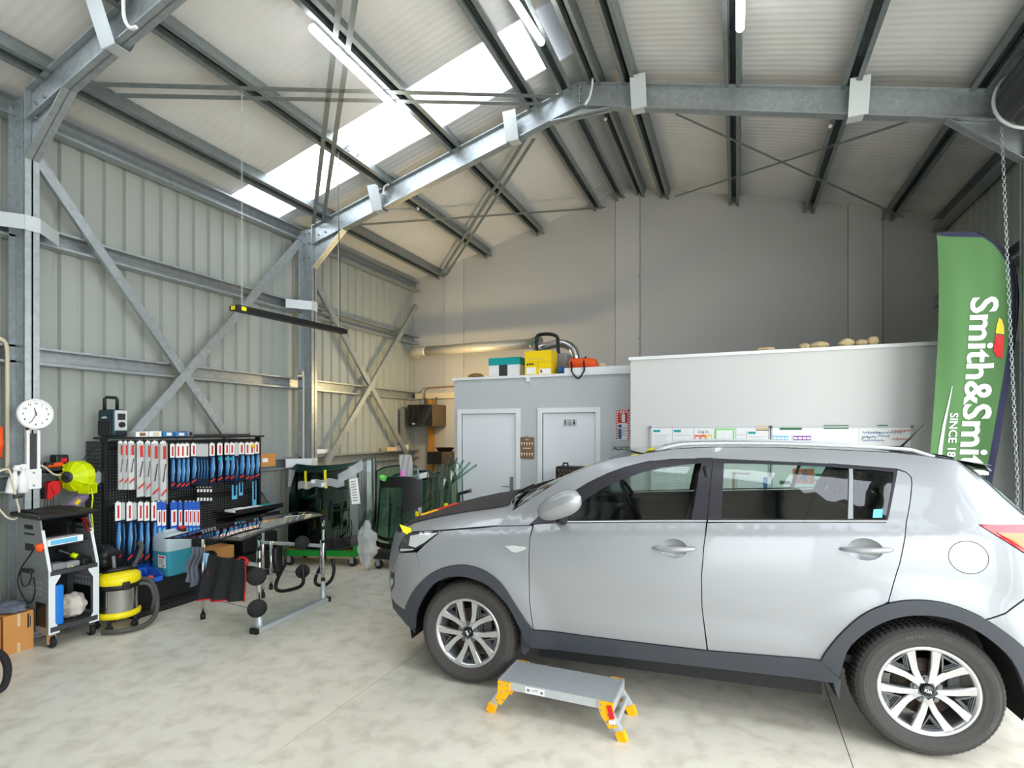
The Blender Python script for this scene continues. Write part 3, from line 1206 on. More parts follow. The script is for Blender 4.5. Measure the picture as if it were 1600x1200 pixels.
# doors
df = panel('front_door', DOORF, 'carpaint', holes=[CUPF])
RD = BELT[3:5] + [(2.451, 1.228), (2.461, 1.244), (2.558, 1.503)] + DPC[1:] + DGAP_R[1:]
RD = [(1.535, 1.178)] + [(2.028, 1.206), (2.446, 1.228), (2.459, 1.250), (2.556, 1.503)] + DPC[1:] + DGAP_R[1:]
ra = [p for p in RL_O if p[0] < 2.435]
RD += ra[::-1] + [(2.117, 0.467), (1.536, 0.440)] + BG[::-1][1:-1]
dr = panel('rear_door', RD, 'carpaint', holes=[CUPR])
# uniside: windscreen pillar, roof side and rear quarter
UNI = APIL + ROOF[1:] + TAIL[1:] + [(2.862, 1.236), (2.926, 1.186), (3.038, 1.107), (3.17, 1.02), (3.19, 0.930), (3.030, 0.879), (2.939, 0.810), (2.845, 0.773)]
rb = [p for p in RL_O if 2.435 < p[0] < 2.84]
UNI += rb[::-1] + [(2.429, 0.822)] + DGAP_R[::-1][1:] + DPC[::-1][1:] + RF_TOP[::-1][1:] + FF_TOP[::-1][1:] + [(0.428, 1.098), (0.22, 1.081)]
uni = panel('side_panel', UNI, 'carpaint', holes=[FLAP])
panel('fuel_flap', FLAP, 'carpaint', uni, gap=0.003, step=0.03, sides=(0,))
RB = [(2.850, 0.770), (2.939, 0.806), (3.030, 0.874), (3.19, 0.924), (3.25, 0.80), (3.25, 0.52), (3.13, 0.42)] + [p for p in RL_O if p[0] > 2.86][::-1]
panel('rear_bumper_corner', RB, 'carpaint')
tl = panel('tail_lamp', [(2.860, 1.238), (3.16, 1.246), (3.19, 1.12), (3.17, 1.025), (3.038, 1.107), (2.924, 1.186)], 'lampred', step=0.03, off=-0.004)
panel('lamp_insert', [(2.925, 1.205), (3.165, 1.205), (3.175, 1.06), (3.04, 1.125)], 'lamporange', tl, step=0.03, off=-0.008, t=0.004)
# door cups and handles
for sd, dp, cu, cz, ru in ((0, df, 1.345, 1.024, 0.078), (1, df, 1.345, 1.024, 0.078), (0, dr, 2.332, 1.086, 0.084), (1, dr, 2.332, 1.086, 0.084)):
    rz_ = 0.057

    def cup(s, a, cu=cu, cz=cz, ru=ru, sd=sd):
        r = 1.03 * s
        u, z = cu + ru * r * math.cos(2 * PI * a), cz + rz_ * r * math.sin(2 * PI * a)
        y = ysurf(u, z) + 0.004 + 0.032 * (1 - s * s)
        return (u, CW - y if sd else y, z)
    MB(CM).grid(cup, 7, 28).build('handle_cup', 'carpaint', dp[sd], fix=False)
    pts, rr = [], []
    for k in range(13):
        s = k / 12
        u = cu - 0.118 + s * 0.245
        z = cz - 0.004 + 0.012 * s
        y = ysurf(u, z) - 0.006 - 0.034 * math.sin(PI * min(1, max(0, s))) ** 0.6
        pts.append((u, CW - y if sd else y, z))
        rr.append(0.007 + 0.011 * math.sin(PI * s) ** 0.7)
    MB(CM).tube(pts, rr, 12).build('door_handle', 'carpaint', dp[sd])
# window frames and glass
GLF = [(0.650, 1.140), (1.445, 1.190), (1.508, 1.518), (1.385, 1.504), (1.260, 1.486), (1.134, 1.451), (1.006, 1.401), (0.911, 1.354), (0.815, 1.291), (0.736, 1.221)]
GLR = [(1.614, 1.200), (1.640, 1.520), (1.819, 1.520), (2.030, 1.516), (2.231, 1.510), (2.316, 1.504), (2.266, 1.233)]
GLQ = [(2.297, 1.236), (2.338, 1.501), (2.424, 1.499), (2.535, 1.488), (2.512, 1.413), (2.450, 1.240)]
FFR = FF_TOP + [(1.533, 1.183), (1.145, 1.162), (0.592, 1.127)]
RFR = RF_TOP + [(2.458, 1.231), (2.028, 1.209), (1.535, 1.183)]
wf_ = panel('window_frame', FFR, 'carframe', df, holes=[GLF], off=0.003, step=0.04, gap=0.001)
wr_ = panel('window_frame', RFR, 'carframe', dr, holes=[GLR, GLQ], off=0.003, step=0.04, gap=0.001)
for nm, poly, mt, par in (('front_side_glass', GLF, 'carglass', wf_), ('rear_side_glass', GLR, 'carglass', wr_), ('quarter_glass', GLQ, 'tintglass', wr_)):
    panel(nm, poly, mt, [x.parent for x in par], off=0.011, t=0.0, step=0.07, gap=-0.006)
panel('belt_moulding', [(0.60, 1.128), (1.145, 1.163), (1.531, 1.184), (1.531, 1.190), (1.145, 1.169), (0.60, 1.134)], 'lightgrey', df, off=-0.003, t=0.006, gap=0.0)
panel('belt_moulding', [(1.54, 1.184), (2.028, 1.210), (2.452, 1.231), (2.452, 1.237), (2.028, 1.216), (1.54, 1.190)], 'lightgrey', dr, off=-0.003, t=0.006, gap=0.0)
panel('pillar_strip', [(2.268, 1.236), (2.292, 1.238), (2.336, 1.502), (2.318, 1.503)], 'grey', dr, off=-0.002, t=0.006, gap=0.0, step=0.03)
panel('inspection_sticker', [(2.39, 1.246), (2.435, 1.249), (2.447, 1.293), (2.402, 1.290)], 'skyblue', dr, off=0.008, t=0.0, gap=0.0, step=0.03, sides=(0,))
# dark backing behind the shut lines
BACK = [(-0.40, 0.90), (-0.19, 1.02), (0.436, 1.085), (1.531, 1.165), (2.451, 1.210), (3.10, 1.215), (3.16, 0.9), (2.90, 0.78), (2.602, 0.86), (2.30, 0.76), (2.08, 0.45), (0.50, 0.42), (0.30, 0.72), (0.0, 0.85), (-0.30, 0.73)]
panel('inner_panel', BACK, 'cartrim', off=0.05, t=0.0, step=0.10, gap=0.0)
panel('pillar_backing', [(1.46, 1.19), (1.52, 1.54), (1.64, 1.54), (1.60, 1.19)], 'cartrim', off=0.035, t=0.0, gap=0)
# side repeater
sr = panel('side_repeater', [(0.285, 0.966), (0.345, 0.976), (0.432, 0.970), (0.425, 0.955), (0.365, 0.931), (0.335, 0.935)], 'lampclear', step=0.02, off=-0.007, t=0.008, gap=0)
# arch flares, sills, mud flaps
panel('arch_moulding', FL_O + FL_I[::-1], 'carblack', off=-0.016, t=0.03, step=0.035, gap=0.0)
panel('arch_moulding', RL_O + RL_I[::-1], 'carblack', off=-0.016, t=0.03, step=0.035, gap=0.0)
panel('sill_moulding', [(0.427, 0.506), (0.479, 0.441), (1.036, 0.437), (1.533, 0.438), (2.117, 0.465), (2.21, 0.50), (2.206, 0.345), (1.186, 0.328), (0.464, 0.315), (0.41, 0.36)], 'carblack', off=-0.010, t=0.06, gap=0.0)
for sd in (0, 1):
    for u, du in ((0.405, 0.06), (2.215, 0.03)):
        mb = MB(CM)
        y0 = -0.005 if not sd else CW + 0.005
        y1 = 0.20 if not sd else CW - 0.20
        if u < 1:
            mb.prism([(u - 0.02, 0.42), (u + 0.03, 0.40), (u + 0.045, 0.30), (u + 0.01, 0.255), (u - 0.015, 0.27)], y1 - y0, 'xz', y0)
        else:
            mb.prism([(u - 0.03, 0.36), (u + 0.01, 0.36), (u + 0.0, 0.24), (u - 0.02, 0.30)], y1 - y0, 'xz', y0)
        mb.build('mud_flap', 'carblack', car)
    # wheel house liners
    for hu in (0.0, 2.632):
        mb = MB(CM)
        prof = [(0.455, 0.03), (0.45, 0.30)]

        def lin_(s, a, hu=hu, sd=sd):
            an = -0.25 + a * (PI + 0.5)
            y = 0.02 + 0.36 * s
            return (hu - 0.01 + 0.43 * math.cos(an), CW - y if sd else y, 0.355 + 0.415 * math.sin(an))
        mb.grid(lin_, 3, 24)
        mb.build('wheel_liner', 'cartrim', car, fix=False)
# ---- bonnet, cowl, windscreen, roof, tail
HOODE = [(-0.500, 0.965), (-0.454, 1.003), (-0.320, 1.022), (-0.181, 1.038), (0.0, 1.060), (0.219, 1.087), (0.300, 1.120)]


def along(curve, s):
    x = s * (len(curve) - 1)
    i = min(int(x), len(curve) - 2)
    t = x - i
    return tuple(curve[i][k] + (curve[i + 1][k] - curve[i][k]) * t for k in range(2))


HS = curve2(HOODE, 4)
AS = curve2([(u, z - 0.012 * sstep(1.35, 1.5, z)) for u, z in APIL[1:]], 5)
RS = curve2(ROOF, 5)
TS = curve2(TAIL[:-1] + [(3.17, 1.20), (3.24, 1.0)], 5)


def across(edge, cu, cz, t, pw=2, pz=4):
    """Point on a skin running from the near edge (u,z) to its mirror; cu,cz: centre."""
    q = abs(2 * t - 1)
    y0 = ysurf(*edge) + 0.004
    u = cu + (edge[0] - cu) * q ** pw
    z = cz + (edge[1] - cz) * q ** pz
    return (u, y0 + (CW - 2 * y0) * t, z)


def hood_pt(s, t, up=0.0):
    e = along(HS, s)
    cu = -0.82 + s * 1.02
    cz = 0.93 + 0.30 * s ** 0.62
    x = across(e, cu, cz + up, t, 2.2, 4.5)
    return (x[0], x[1], x[2] + up * 0.3)


bon = MB(CM).grid(lambda s, t: hood_pt(s, t), 22, 36).build('bonnet', 'carpaint', car)
MB(CM).grid(lambda s, t: hood_pt(0.08 + 0.86 * s, 0.125 + 0.75 * t, 0.007 + 0.002 * math.sin(30 * s) * math.sin(22 * t)), 24, 30).build('bonnet_mat', 'bonnetmat', car)


def wsc_pt(s, t, up=0.0):
    e = along(AS, s)
    cu = 0.16 + 0.86 * s
    cz = 1.185 + 0.395 * (s ** 0.82)
    return across(e, cu, cz, t, 2.0, 3.0)


MB(CM).grid(lambda s, t: wsc_pt(s, 0.012 + 0.976 * t), 18, 30).build('windscreen', 'carglass', car, fix=False)
# cowl with wipers
MB(CM).grid(lambda s, t: (lambda a, b: tuple(a[k] + (b[k] - a[k]) * s - (0.012 if k == 2 else 0) for k in range(3)))(hood_pt(1.0, t), wsc_pt(0.02, t)), 3, 30).build('cowl', 'cartrim', car)
for t0, t1 in ((0.10, 0.46), (0.42, 0.84)):
    p0, p1 = Vector(wsc_pt(0.02, t0)), Vector(wsc_pt(0.12, t1))
    mid = Vector(wsc_pt(0.03, (t0 + t1) / 2))
    up = Vector((-0.025, 0, 0.03))
    wb_ = MB(CM).tube(spline([p0 + up * 0.6, mid + up * 1.2, p1 + up], 4), 0.007, 6).build('wiper_arm', 'black', car)
    MB(CM).tube([Vector(wsc_pt(0.05, t0 + 0.06)) + up * 0.6, Vector(wsc_pt(0.10, (t0 + t1) / 2)) + up * 0.5, p1 + up * 0.6], 0.006, 6).build('wiper_blade', 'blackrub', wb_)


def roof_pt(s, t, up=0.0):
    e = along(RS, s)
    cz = 1.575 + 0.058 * math.sin(PI * min(1, s * 0.95 + 0.03)) - 0.015 * s * s
    cu = 1.0 + 1.95 * s
    return across(e, cu, cz, t, 2.0, 2.5)


MB(CM).grid(roof_pt, 24, 24).build('roof', 'carpaint', car)
for sd in (0, 1):
    pts = []
    for k in range(25):
        s = 0.06 + 0.86 * k / 24
        e = along(RS, s)
        y = ysurf(*e) + 0.045
        h = 0.022 * min(1, k / 2.5, (24 - k) / 2.5)
        pts.append((e[0], CW - y if sd else y, e[1] + h))
    MB(CM).tube(pts, 0.011, 8).build('roof_rail', 'lightgrey', car)


def tail_pt(s, t):
    e = along(TS, s)
    cu = 2.98 + 0.52 * s ** 0.7
    cz = 1.57 - 0.60 * s
    return across(e, cu, cz, t, 2.0, 2.0)


MB(CM).grid(tail_pt, 16, 20).build('tailgate', 'carpaint', car)


def spoiler_pt(s, t, d=0.0):
    a, b = Vector(roof_pt(0.93, t)), Vector(tail_pt(0.16, t)) + Vector((0.075, 0, 0.035))
    p = a + (b - a) * s
    return (p.x, p.y, p.z + 0.006 - d)


sp = MB(CM).grid(lambda s, t: spoiler_pt(s, 0.05 + 0.9 * t), 4, 20).build('spoiler', 'carpaint', car)
MB(CM).grid(lambda s, t: spoiler_pt(0.9 + 0.1 * s, 0.05 + 0.9 * t, 0.03 * s), 2, 20).grid(lambda s, t: spoiler_pt(0.35 + 0.65 * s, 0.05 + 0.9 * t, 0.01 + 0.025 * s), 3, 20).build('spoiler_lip', 'carframe', sp)
MB(CM).grid(lambda s, t: (lambda p: (p[0] + 0.012, p[1], p[2]))(tail_pt(0.2 + 0.36 * s, 0.1 + 0.8 * t)), 6, 16).build('rear_glass', 'tintglass', car, fix=False)


def nose_pt(s, t):
    e = along([(-0.47, 0.985), (-0.52, 0.86), (-0.595, 0.74), (-0.642, 0.60), (-0.636, 0.45), (-0.55, 0.36)], s)
    cz = e[1] - 0.06 * (1 - s)
    return across(e, -0.86 - 0.05 * math.sin(PI * s), cz, t, 2.6, 2)


no_ = MB(CM).grid(nose_pt, 14, 24).build('front_bumper', 'carpaint', car)
MB(CM).grid(lambda s, t: (lambda p: (p[0] - 0.012, p[1], p[2]))(nose_pt(0.18 + 0.17 * s, 0.3 + 0.4 * t)), 3, 12).build('grille', 'cartrim', no_)
MB(CM).grid(lambda s, t: (lambda p: (p[0] - 0.012, p[1], p[2]))(nose_pt(0.55 + 0.25 * s, 0.22 + 0.56 * t)), 3, 12).build('air_intake', 'cartrim', no_)


def stern_pt(s, t):
    e = along([(3.24, 1.0), (3.25, 0.80), (3.25, 0.55), (3.14, 0.36)], s)
    return across(e, 3.52 - 0.1 * s * s, e[1], t, 2.4, 2)


MB(CM).grid(stern_pt, 8, 20).build('rear_bumper', 'carpaint', car)
# underbody
mb = MB(CM)
mb.box((0.48, 0.09, 0.22), (2.15, CW - 0.09, 0.42)).box((-0.6, 0.42, 0.24), (0.48, CW - 0.42, 0.55)).box((2.15, 0.42, 0.26), (3.2, CW - 0.42, 0.62))
mb.cyl((0.0, 0.15, 0.345), (0.0, CW - 0.15, 0.345), 0.045, 10).cyl((2.632, 0.15, 0.345), (2.632, CW - 0.15, 0.345), 0.06, 10)
mb.build('underbody', 'cartrim', car)
# ---- cabin
mb = MB(CM).box((0.40, 0.10, 0.62), (0.86, CW - 0.10, 1.06), 0.06)
dash = mb.build('dashboard', 'cartrim', car)
MB(CM).obox((0.70, 0.55, 1.09), (0.16, 0.5, 0.07), bev=0.02).build('instrument_hood', 'cartrim', dash)
MB(CM).box((0.5, 0.1, 0.42), (2.9, CW - 0.1, 0.46)).build('cabin_floor', 'cartrim', car)
st = []
cen = Vector((0.98, 1.33, 1.13))
nrm = Vector((-0.86, 0, -0.5)).normalized()
ux, uy = Vector((0, 1, 0)), Vector((-0.5, 0, 0.86))
ring_ = [cen + (ux * math.cos(a) + uy * math.sin(a)) * 0.185 for a in [2 * PI * k / 32 for k in range(32)]]
mb = MB(CM).tube(ring_, 0.016, 8, closed=True)
for a in (0.1, PI - 0.1, -PI / 2):
    mb.tube([cen, cen + (ux * math.cos(a) + uy * math.sin(a)) * 0.18], 0.014, 6)
mb.lathe([(0.0, -0.02), (0.06, -0.02), (0.065, 0.02), (0, 0.02)], 16, 'z', cen)
mb.tube([cen, cen + nrm * 0.3], 0.025, 8)
mb.build('steering_wheel', 'cartrim', car)


def seat(u, y, w, head=True):
    mb = MB(CM)
    mb.obox((u + 0.0, y, 0.63), (0.50, w, 0.16), ry=-0.08, bev=0.05)
    mb.obox((u + 0.33, y, 0.96), (0.13, w, 0.62), ry=0.28, bev=0.05)
    s = mb.build('seat', 'carcloth', car)
    if head:
        n_ = max(1, round(w / 0.5))
        for k in range(n_):
            yy = y + (k - (n_ - 1) / 2) * 0.5
            m2 = MB(CM).obox((u + 0.44, yy, 1.38), (0.09, 0.25, 0.17), ry=0.2, bev=0.035)
            m2.cyl((u + 0.42, yy - 0.05, 1.22), (u + 0.435, yy - 0.05, 1.33), 0.007, 6).cyl((u + 0.42, yy + 0.05, 1.22), (u + 0.435, yy + 0.05, 1.33), 0.007, 6)
            m2.build('headrest', 'carcloth', s)


seat(1.15, 0.48, 0.50)
seat(1.15, 1.32, 0.50)
seat(2.05, 0.90, 1.25)
MB(CM).box((2.62, 0.18, 0.62), (2.95, CW - 0.18, 1.13), 0.05).build('parcel_shelf', 'cartrim', car)
MB(CM).tube(spline([(1.53, 0.20, 1.50), (1.55, 0.16, 1.35), (1.56, 0.1, 1.15)], 4), 0.018, 6).build('seat_belt', 'cartrim', car)
MB(CM).obox((0.92, 0.9, 1.47), (0.03, 0.22, 0.07), bev=0.015).build('rear_view_mirror', 'cartrim', car)

# ---- door mirror (both sides)
for sd in (0, 1):
    def mir(a, b, sd=sd):
        # a: along the length of the housing, b: round
        th = 2 * PI * b
        x = -1 + 2 * a
        r = max(0.0, 1 - abs(x) ** 2.6) ** 0.5
        cu, cy, cz = 0.672, -0.135, 1.262
        L = 0.155
        ax = Vector((0.92, -0.12, 0.42)).normalized()
        vx = Vector((-0.40, 0.0, 0.91))
        wx = Vector((-0.05, -1, 0)).normalized()
        p = Vector((cu, cy, cz)) + ax * (x * L) + vx * (r * 0.078 * math.sin(th) * (1 + 0.12 * x)) + wx * (r * 0.075 * math.cos(th))
        return (p.x, CW - p.y if sd else p.y, p.z)
    mm = MB(CM).grid(mir, 18, 24).build('door_mirror', 'carpaint', df[sd])
    mb = MB(CM)
    y0 = [-0.12, 0.03]
    pts = [(0.70, y0[0], 1.185), (0.68, -0.05, 1.150), (0.63, 0.035, 1.150)]
    mb.tube([(p[0], CW - p[1] if sd else p[1], p[2]) for p in pts], [0.026, 0.024, 0.03], 10)
    mb.build('mirror_foot', 'carframe', df[sd])
# aerial
ab = MB(CM).tube([(2.60, 0.45, 1.600), (2.66, 0.45, 1.612), (2.69, 0.45, 1.625)], [0.03, 0.022, 0.008], 10).build('aerial_base', 'black', car)
MB(CM).tube([(2.64, 0.45, 1.612), (2.775, 0.45, 1.760)], [0.006, 0.0045], 8).build('aerial', 'black', ab)


# ---- wheels
def wheel(hu, sd, spin, txt):
    R = 0.347
    w = thing('wheel', None, None, (0, 0, 0))
    w.name = 'wheel'
    w.parent = car
    w.location = (hu, CW if sd else 0.0, R)
    if sd:
        w.rotation_euler = (0, 0, PI)
    WM = CM @ Matrix.Translation((hu, CW if sd else 0.0, R)) @ (Matrix.Rotation(PI, 4, 'Z') if sd else Matrix.Identity(4))
    # tyre: outer face at y=0, width .215
    prof = [(0.236, 0.012), (0.246, 0.004), (0.262, 0.0), (0.283, -0.006), (0.300, -0.007), (0.316, 0.0), (0.328, 0.008), (0.338, 0.018), (0.343, 0.030)]
    tread = [(0.347, 0.046), (0.347, 0.064), (0.340, 0.066), (0.340, 0.072), (0.347, 0.074), (0.347, 0.103), (0.340, 0.105), (0.340, 0.111), (0.347, 0.113), (0.347, 0.142), (0.340, 0.144), (0.340, 0.150), (0.347, 0.152), (0.345, 0.180), (0.335, 0.200), (0.30, 0.215), (0.24, 0.205)]
    full = prof + tread
    N = 216
    vs, fs = [], []
    for i, (r, y) in enumerate(full):
        for k in range(N):
            rr = r
            if r > 0.3355 and y < 0.19 and (k % 3 == 0):
                rr = r - (0.006 if y > 0.02 else 0.003)
            a = 2 * PI * k / N + (0.25 * (y - 0.046) if 0.03 < y < 0.19 else 0)
            vs.append((rr * math.cos(a), y, rr * math.sin(a)))
    for i in range(len(full) - 1):
        for k in range(N):
            k2 = (k + 1) % N
            fs.append((i * N + k, (i + 1) * N + k, (i + 1) * N + k2, i * N + k2))
    mb = MB(WM).add(vs, fs, False)
    # raised ring marks on the sidewall
    mb.lathe([(0.268, -0.001), (0.270, -0.004), (0.272, -0.001)], 64, 'y')
    mb.lathe([(0.318, 0.001), (0.320, -0.002), (0.322, 0.003)], 64, 'y')
    ty = mb.build('tyre', 'tyre', w, fix=False)
    # rim barrel
    mb = MB(WM).lathe([(0.208, 0.035), (0.215, 0.012), (0.228, 0.006), (0.236, 0.008), (0.238, 0.018), (0.224, 0.03), (0.212, 0.06), (0.205, 0.16), (0.21, 0.20)], 64, 'y')
    mb.build('rim', 'alloy', w)
    mb = MB(WM).lathe([(0.0, 0.075), (0.150, 0.075), (0.150, 0.092), (0, 0.092)], 40, 'y').lathe([(0.0, 0.055), (0.075, 0.06), (0.08, 0.08)], 24, 'y')
    mb.build('brake_disc', 'brake', w)
    MB(WM).obox((0.13, 0.085, 0.04), (0.06, 0.06, 0.13), bev=0.01).build('brake_caliper', 'darkgrey', w)
    # ten spokes in five pairs, one mesh per pair
    for k in range(5):
        a0 = spin + 2 * PI * k / 5
        e1, e2 = Vector((math.cos(a0), 0, math.sin(a0))), Vector((-math.sin(a0), 0, math.cos(a0)))
        mb = MB(WM)
        for s_ in (-1, 1):
            st_ = [(0.040, 0.020, 0.016, 0.020), (0.070, 0.034, 0.018, 0.026), (0.110, 0.046, 0.019, 0.026), (0.160, 0.053, 0.021, 0.020), (0.218, 0.060, 0.025, 0.010)]
            vs, fs = [], []
            for r, lat, hw, y in st_:
                c = e1 * r + e2 * (lat * s_)
                for q, yy in ((-hw * 0.8, y), (hw * 0.8, y), (hw, y + 0.006), (hw * 0.9, y + 0.035), (-hw * 0.9, y + 0.035), (-hw, y + 0.006)):
                    p = c + e2 * q
                    vs.append((p.x, yy, p.z))
            for i in range(len(st_) - 1):
                for j in range(6):
                    j2 = (j + 1) % 6
                    fs.append((i * 6 + j, i * 6 + j2, (i + 1) * 6 + j2, (i + 1) * 6 + j))
            fs += [(0, 1, 2, 3, 4, 5), tuple(24 + q for q in (5, 4, 3, 2, 1, 0))]
            mb.cur = 0
            mb.add(vs, fs)
        # floor of the slot at its root
        mb.build('spoke', ['alloy', 'alloydark'], w)
        # stepped fillet in the triangular window between pairs
        a1 = a0 + PI / 5
        e1b, e2b = Vector((math.cos(a1), 0, math.sin(a1))), Vector((-math.sin(a1), 0, math.cos(a1)))
        mb = MB(WM)
        for q, (sc, yy) in enumerate(((1.0, 0.022), (0.8, 0.030), (0.62, 0.038))):
            tri_o = [(0.125, 0.0), (0.205, 0.050), (0.205, -0.050)]
            cx_ = 0.178
            tri = [((x - cx_) * sc + cx_, z * sc) for x, z in tri_o]
            tin = [((x - cx_) * (sc - 0.14) + cx_, z * (sc - 0.14)) for x, z in tri_o]
            V = []
            for x, z in tri + tin:
                p = e1b * x + e2b * z
                V.append((p.x, yy, p.z))
            for x, z in tin:
                p = e1b * x + e2b * z
                V.append((p.x, yy + 0.009, p.z))
            mb.add(V, [(i, (i + 1) % 3, 3 + (i + 1) % 3, 3 + i) for i in range(3)] + [(3 + i, 3 + (i + 1) % 3, 6 + (i + 1) % 3, 6 + i) for i in range(3)])
        mb.build('spoke_fillet', 'alloydark', w)
        # wheel nut
        c = e1 * 0.057
        MB(WM).cyl((c.x, 0.018, c.z), (c.x, 0.05, c.z), 0.0105, 6).cyl((c.x, 0.03, c.z), (c.x, 0.052, c.z), 0.019, 12).build('wheel_nut', 'alloydark', w)
    mb = MB(WM).lathe([(0.0, 0.012), (0.022, 0.013), (0.030, 0.018), (0.031, 0.03)], 28, 'y')
    cap = mb.build('centre_cap', 'blackgloss', w)
    MB(WM).lathe([(0.034, 0.03), (0.05, 0.028), (0.072, 0.04), (0.072, 0.06), (0.03, 0.06)], 40, 'y').build('hub', 'alloydark', w)
    if txt:
        rot = Matrix.Rotation(txt, 4, 'Y')
        lettering('KIA', 0.022, WM @ rot @ Matrix.Translation((0, 0.0105, 0)) @ Matrix.Rotation(PI / 2, 4, 'X'), 'text_white', w, bold=0.0006)

        def warp(a_mid, r):
            def f(v):
                a = a_mid - v.x / r
                q = r + v.y
                return WM @ Vector((q * math.cos(a), -0.0082 - v.z, q * math.sin(a)))
            return f
        if hu > 1:
            lettering('INSTINCT', 0.026, None, 'tyretext', w, warp=warp(1.75, 0.294), name='lettering')
            lettering('AS01', 0.019, None, 'tyretext', w, warp=warp(1.30, 0.294), name='lettering')

            def warp2(a_mid, r):
                def f(v):
                    a = a_mid - v.x / r
                    q = r + v.y
                    return WM @ Vector((q * math.cos(a), -0.0082 - v.z, q * math.sin(a)))
                return f
            lettering('225/60R17', 0.024, None, 'tyretext', w, warp=warp2(-0.42, 0.294), name='lettering')
    return w


wheel(0.0, 0, PI / 2 + 0.03, 1.0)
wheel(2.632, 0, PI / 2 + 0.09, 0.25)
wheel(0.0, 1, PI / 2, 0)
wheel(2.632, 1, PI / 2, 0)
# ================================================================== LEFT WALL SIDE
def face_x(x, y, z):
    """Text plane that faces +X: text x runs along +Y, text y up."""
    return Matrix(((0, 0, 1, x), (1, 0, 0, y), (0, 1, 0, z), (0, 0, 0, 1)))


# ---- wall clock
c = atX(53.5, 647, -5.39)
t = thing('wall_clock', 'round white wall clock hung on the galvanised column at the left', 'clock', (c.x, c.y, c.z - 0.125))
MB().lathe([(0.0, 0.0), (0.125, 0.0), (0.128, 0.02), (0.122, 0.034), (0.112, 0.034), (0.108, 0.022), (0.0, 0.022)], 48, 'x', c).build('case', 'white', t)
fc = MB().lathe([(0.0, 0.0235), (0.108, 0.0235)], 48, 'x', c).build('dial', 'paper', t)
for h in range(1, 13):
    a = math.radians(90 - 30 * h)
    lettering(str(h), 0.024, face_x(c.x + 0.0245, c.y + 0.087 * math.cos(a), c.z + 0.087 * math.sin(a)), 'text_dark', fc, bold=0.0003, name='numeral')
for ang_, ln, w in ((347, 0.052, 0.006), (206, 0.078, 0.004)):
    a = math.radians(90 - ang_)
    d = Vector((0, math.cos(a), math.sin(a)))
    MB().beam(Vector((c.x + 0.027, c.y, c.z)) - d * 0.015, Vector((c.x + 0.027, c.y, c.z)) + d * ln, w, 0.002, up=(1, 0, 0)).build('hand', 'black', t)

# ---- slotted plate under the clock
p0, p1, p2 = atX(51, 668, -5.396), atX(51, 733, -5.396), atX(51, 764, -5.396)
t = thing('bracket', 'white slotted bracket plate screwed to the column below the clock', 'bracket', (-5.396, 2.55, p2.z))
mb = MB().box((-5.398, 2.505, p1.z), (-5.385, 2.525, p0.z)).box((-5.398, 2.578, p1.z), (-5.385, 2.598, p0.z)).box((-5.398, 2.505, p0.z - 0.02), (-5.385, 2.598, p0.z))
mb.build('slotted_channel', 'white', t)
MB().box((-5.399, 2.525, p1.z), (-5.396, 2.578, p0.z - 0.05)).build('slot', 'darkgrey', t)
MB().box((-5.40, 2.495, p2.z), (-5.38, 2.605, p1.z), 0.003).build('plate', 'white', t)
for z in (p1.z - 0.03, p2.z + 0.03):
    MB().cyl((-5.385, 2.55, z), (-5.376, 2.55, z), 0.009, 8).build('screw', 'grey', t)

# ---- conduit down the column web
pts = spline([atX(-12, 527, -5.62), atX(4, 531, -5.62), atX(11, 545, -5.62), atX(12, 600, -5.62), atX(12, 740, -5.62)], 5)
single('conduit', MB().tube(pts, 0.016, 10), 'cream', 'cream plastic conduit running down beside the left column', 'pipe')
single('orange_rag', MB().blob(atX(1, 690, -5.5) + Vector((0, -0.01, 0)), (0.03, 0.03, 0.12), 3, 0.12, 3, 2), 'orange', 'orange rag hanging at the far left edge of the photo', 'rag')

# ---- hanging rail with two spray bottles
rz = atX(30, 731, -5.43).z
rail = thing('hanging_rail', 'thin grey rail holding two spray bottles left of the column', 'rail', (-5.43, 2.3, rz - 0.2))
MB().cyl((-5.43, 2.05, rz), (-5.43, 2.5, rz), 0.008, 8).build('bar', 'grey', rail)
for k, (px, top, bot, lean) in enumerate(((22, 727, 771, 0.045), (36, 725, 770, 0.0))):
    a, b = atX(px + (4 if k == 0 else 0), top, -5.40), atX(px - (6 if k == 0 else 0), bot, -5.40)
    t = thing('spray_bottle', ['white spray bottle hanging tilted, the left one of two by the column', 'white spray bottle hanging upright next to the column'][k], 'bottle', (b.x, b.y, b.z), 0, 'spray bottles on the rail')
    ax = (a - b)
    L = ax.length
    ax.normalize()
    pts = [b + ax * (L * s) for s in (0.0, 0.02, 0.45, 0.6, 0.72, 0.8)]
    MB().tube(pts, [0.032, 0.035, 0.035, 0.028, 0.014, 0.013], 16).build('body', 'white', t)
    n0 = b + ax * (L * 0.8)
    mb = MB().tube([n0, n0 + ax * 0.03], 0.02, 12)
    mb.obox(n0 + ax * 0.036 + Vector((0.006, 0.004, 0)), (0.03, 0.046, 0.022), bev=0.007)
    mb.obox(n0 + ax * 0.012 + Vector((0.015, 0.018, 0)), (0.01, 0.01, 0.035), rx=0.4, bev=0.003)
    mb.build('trigger_head', 'white', t)

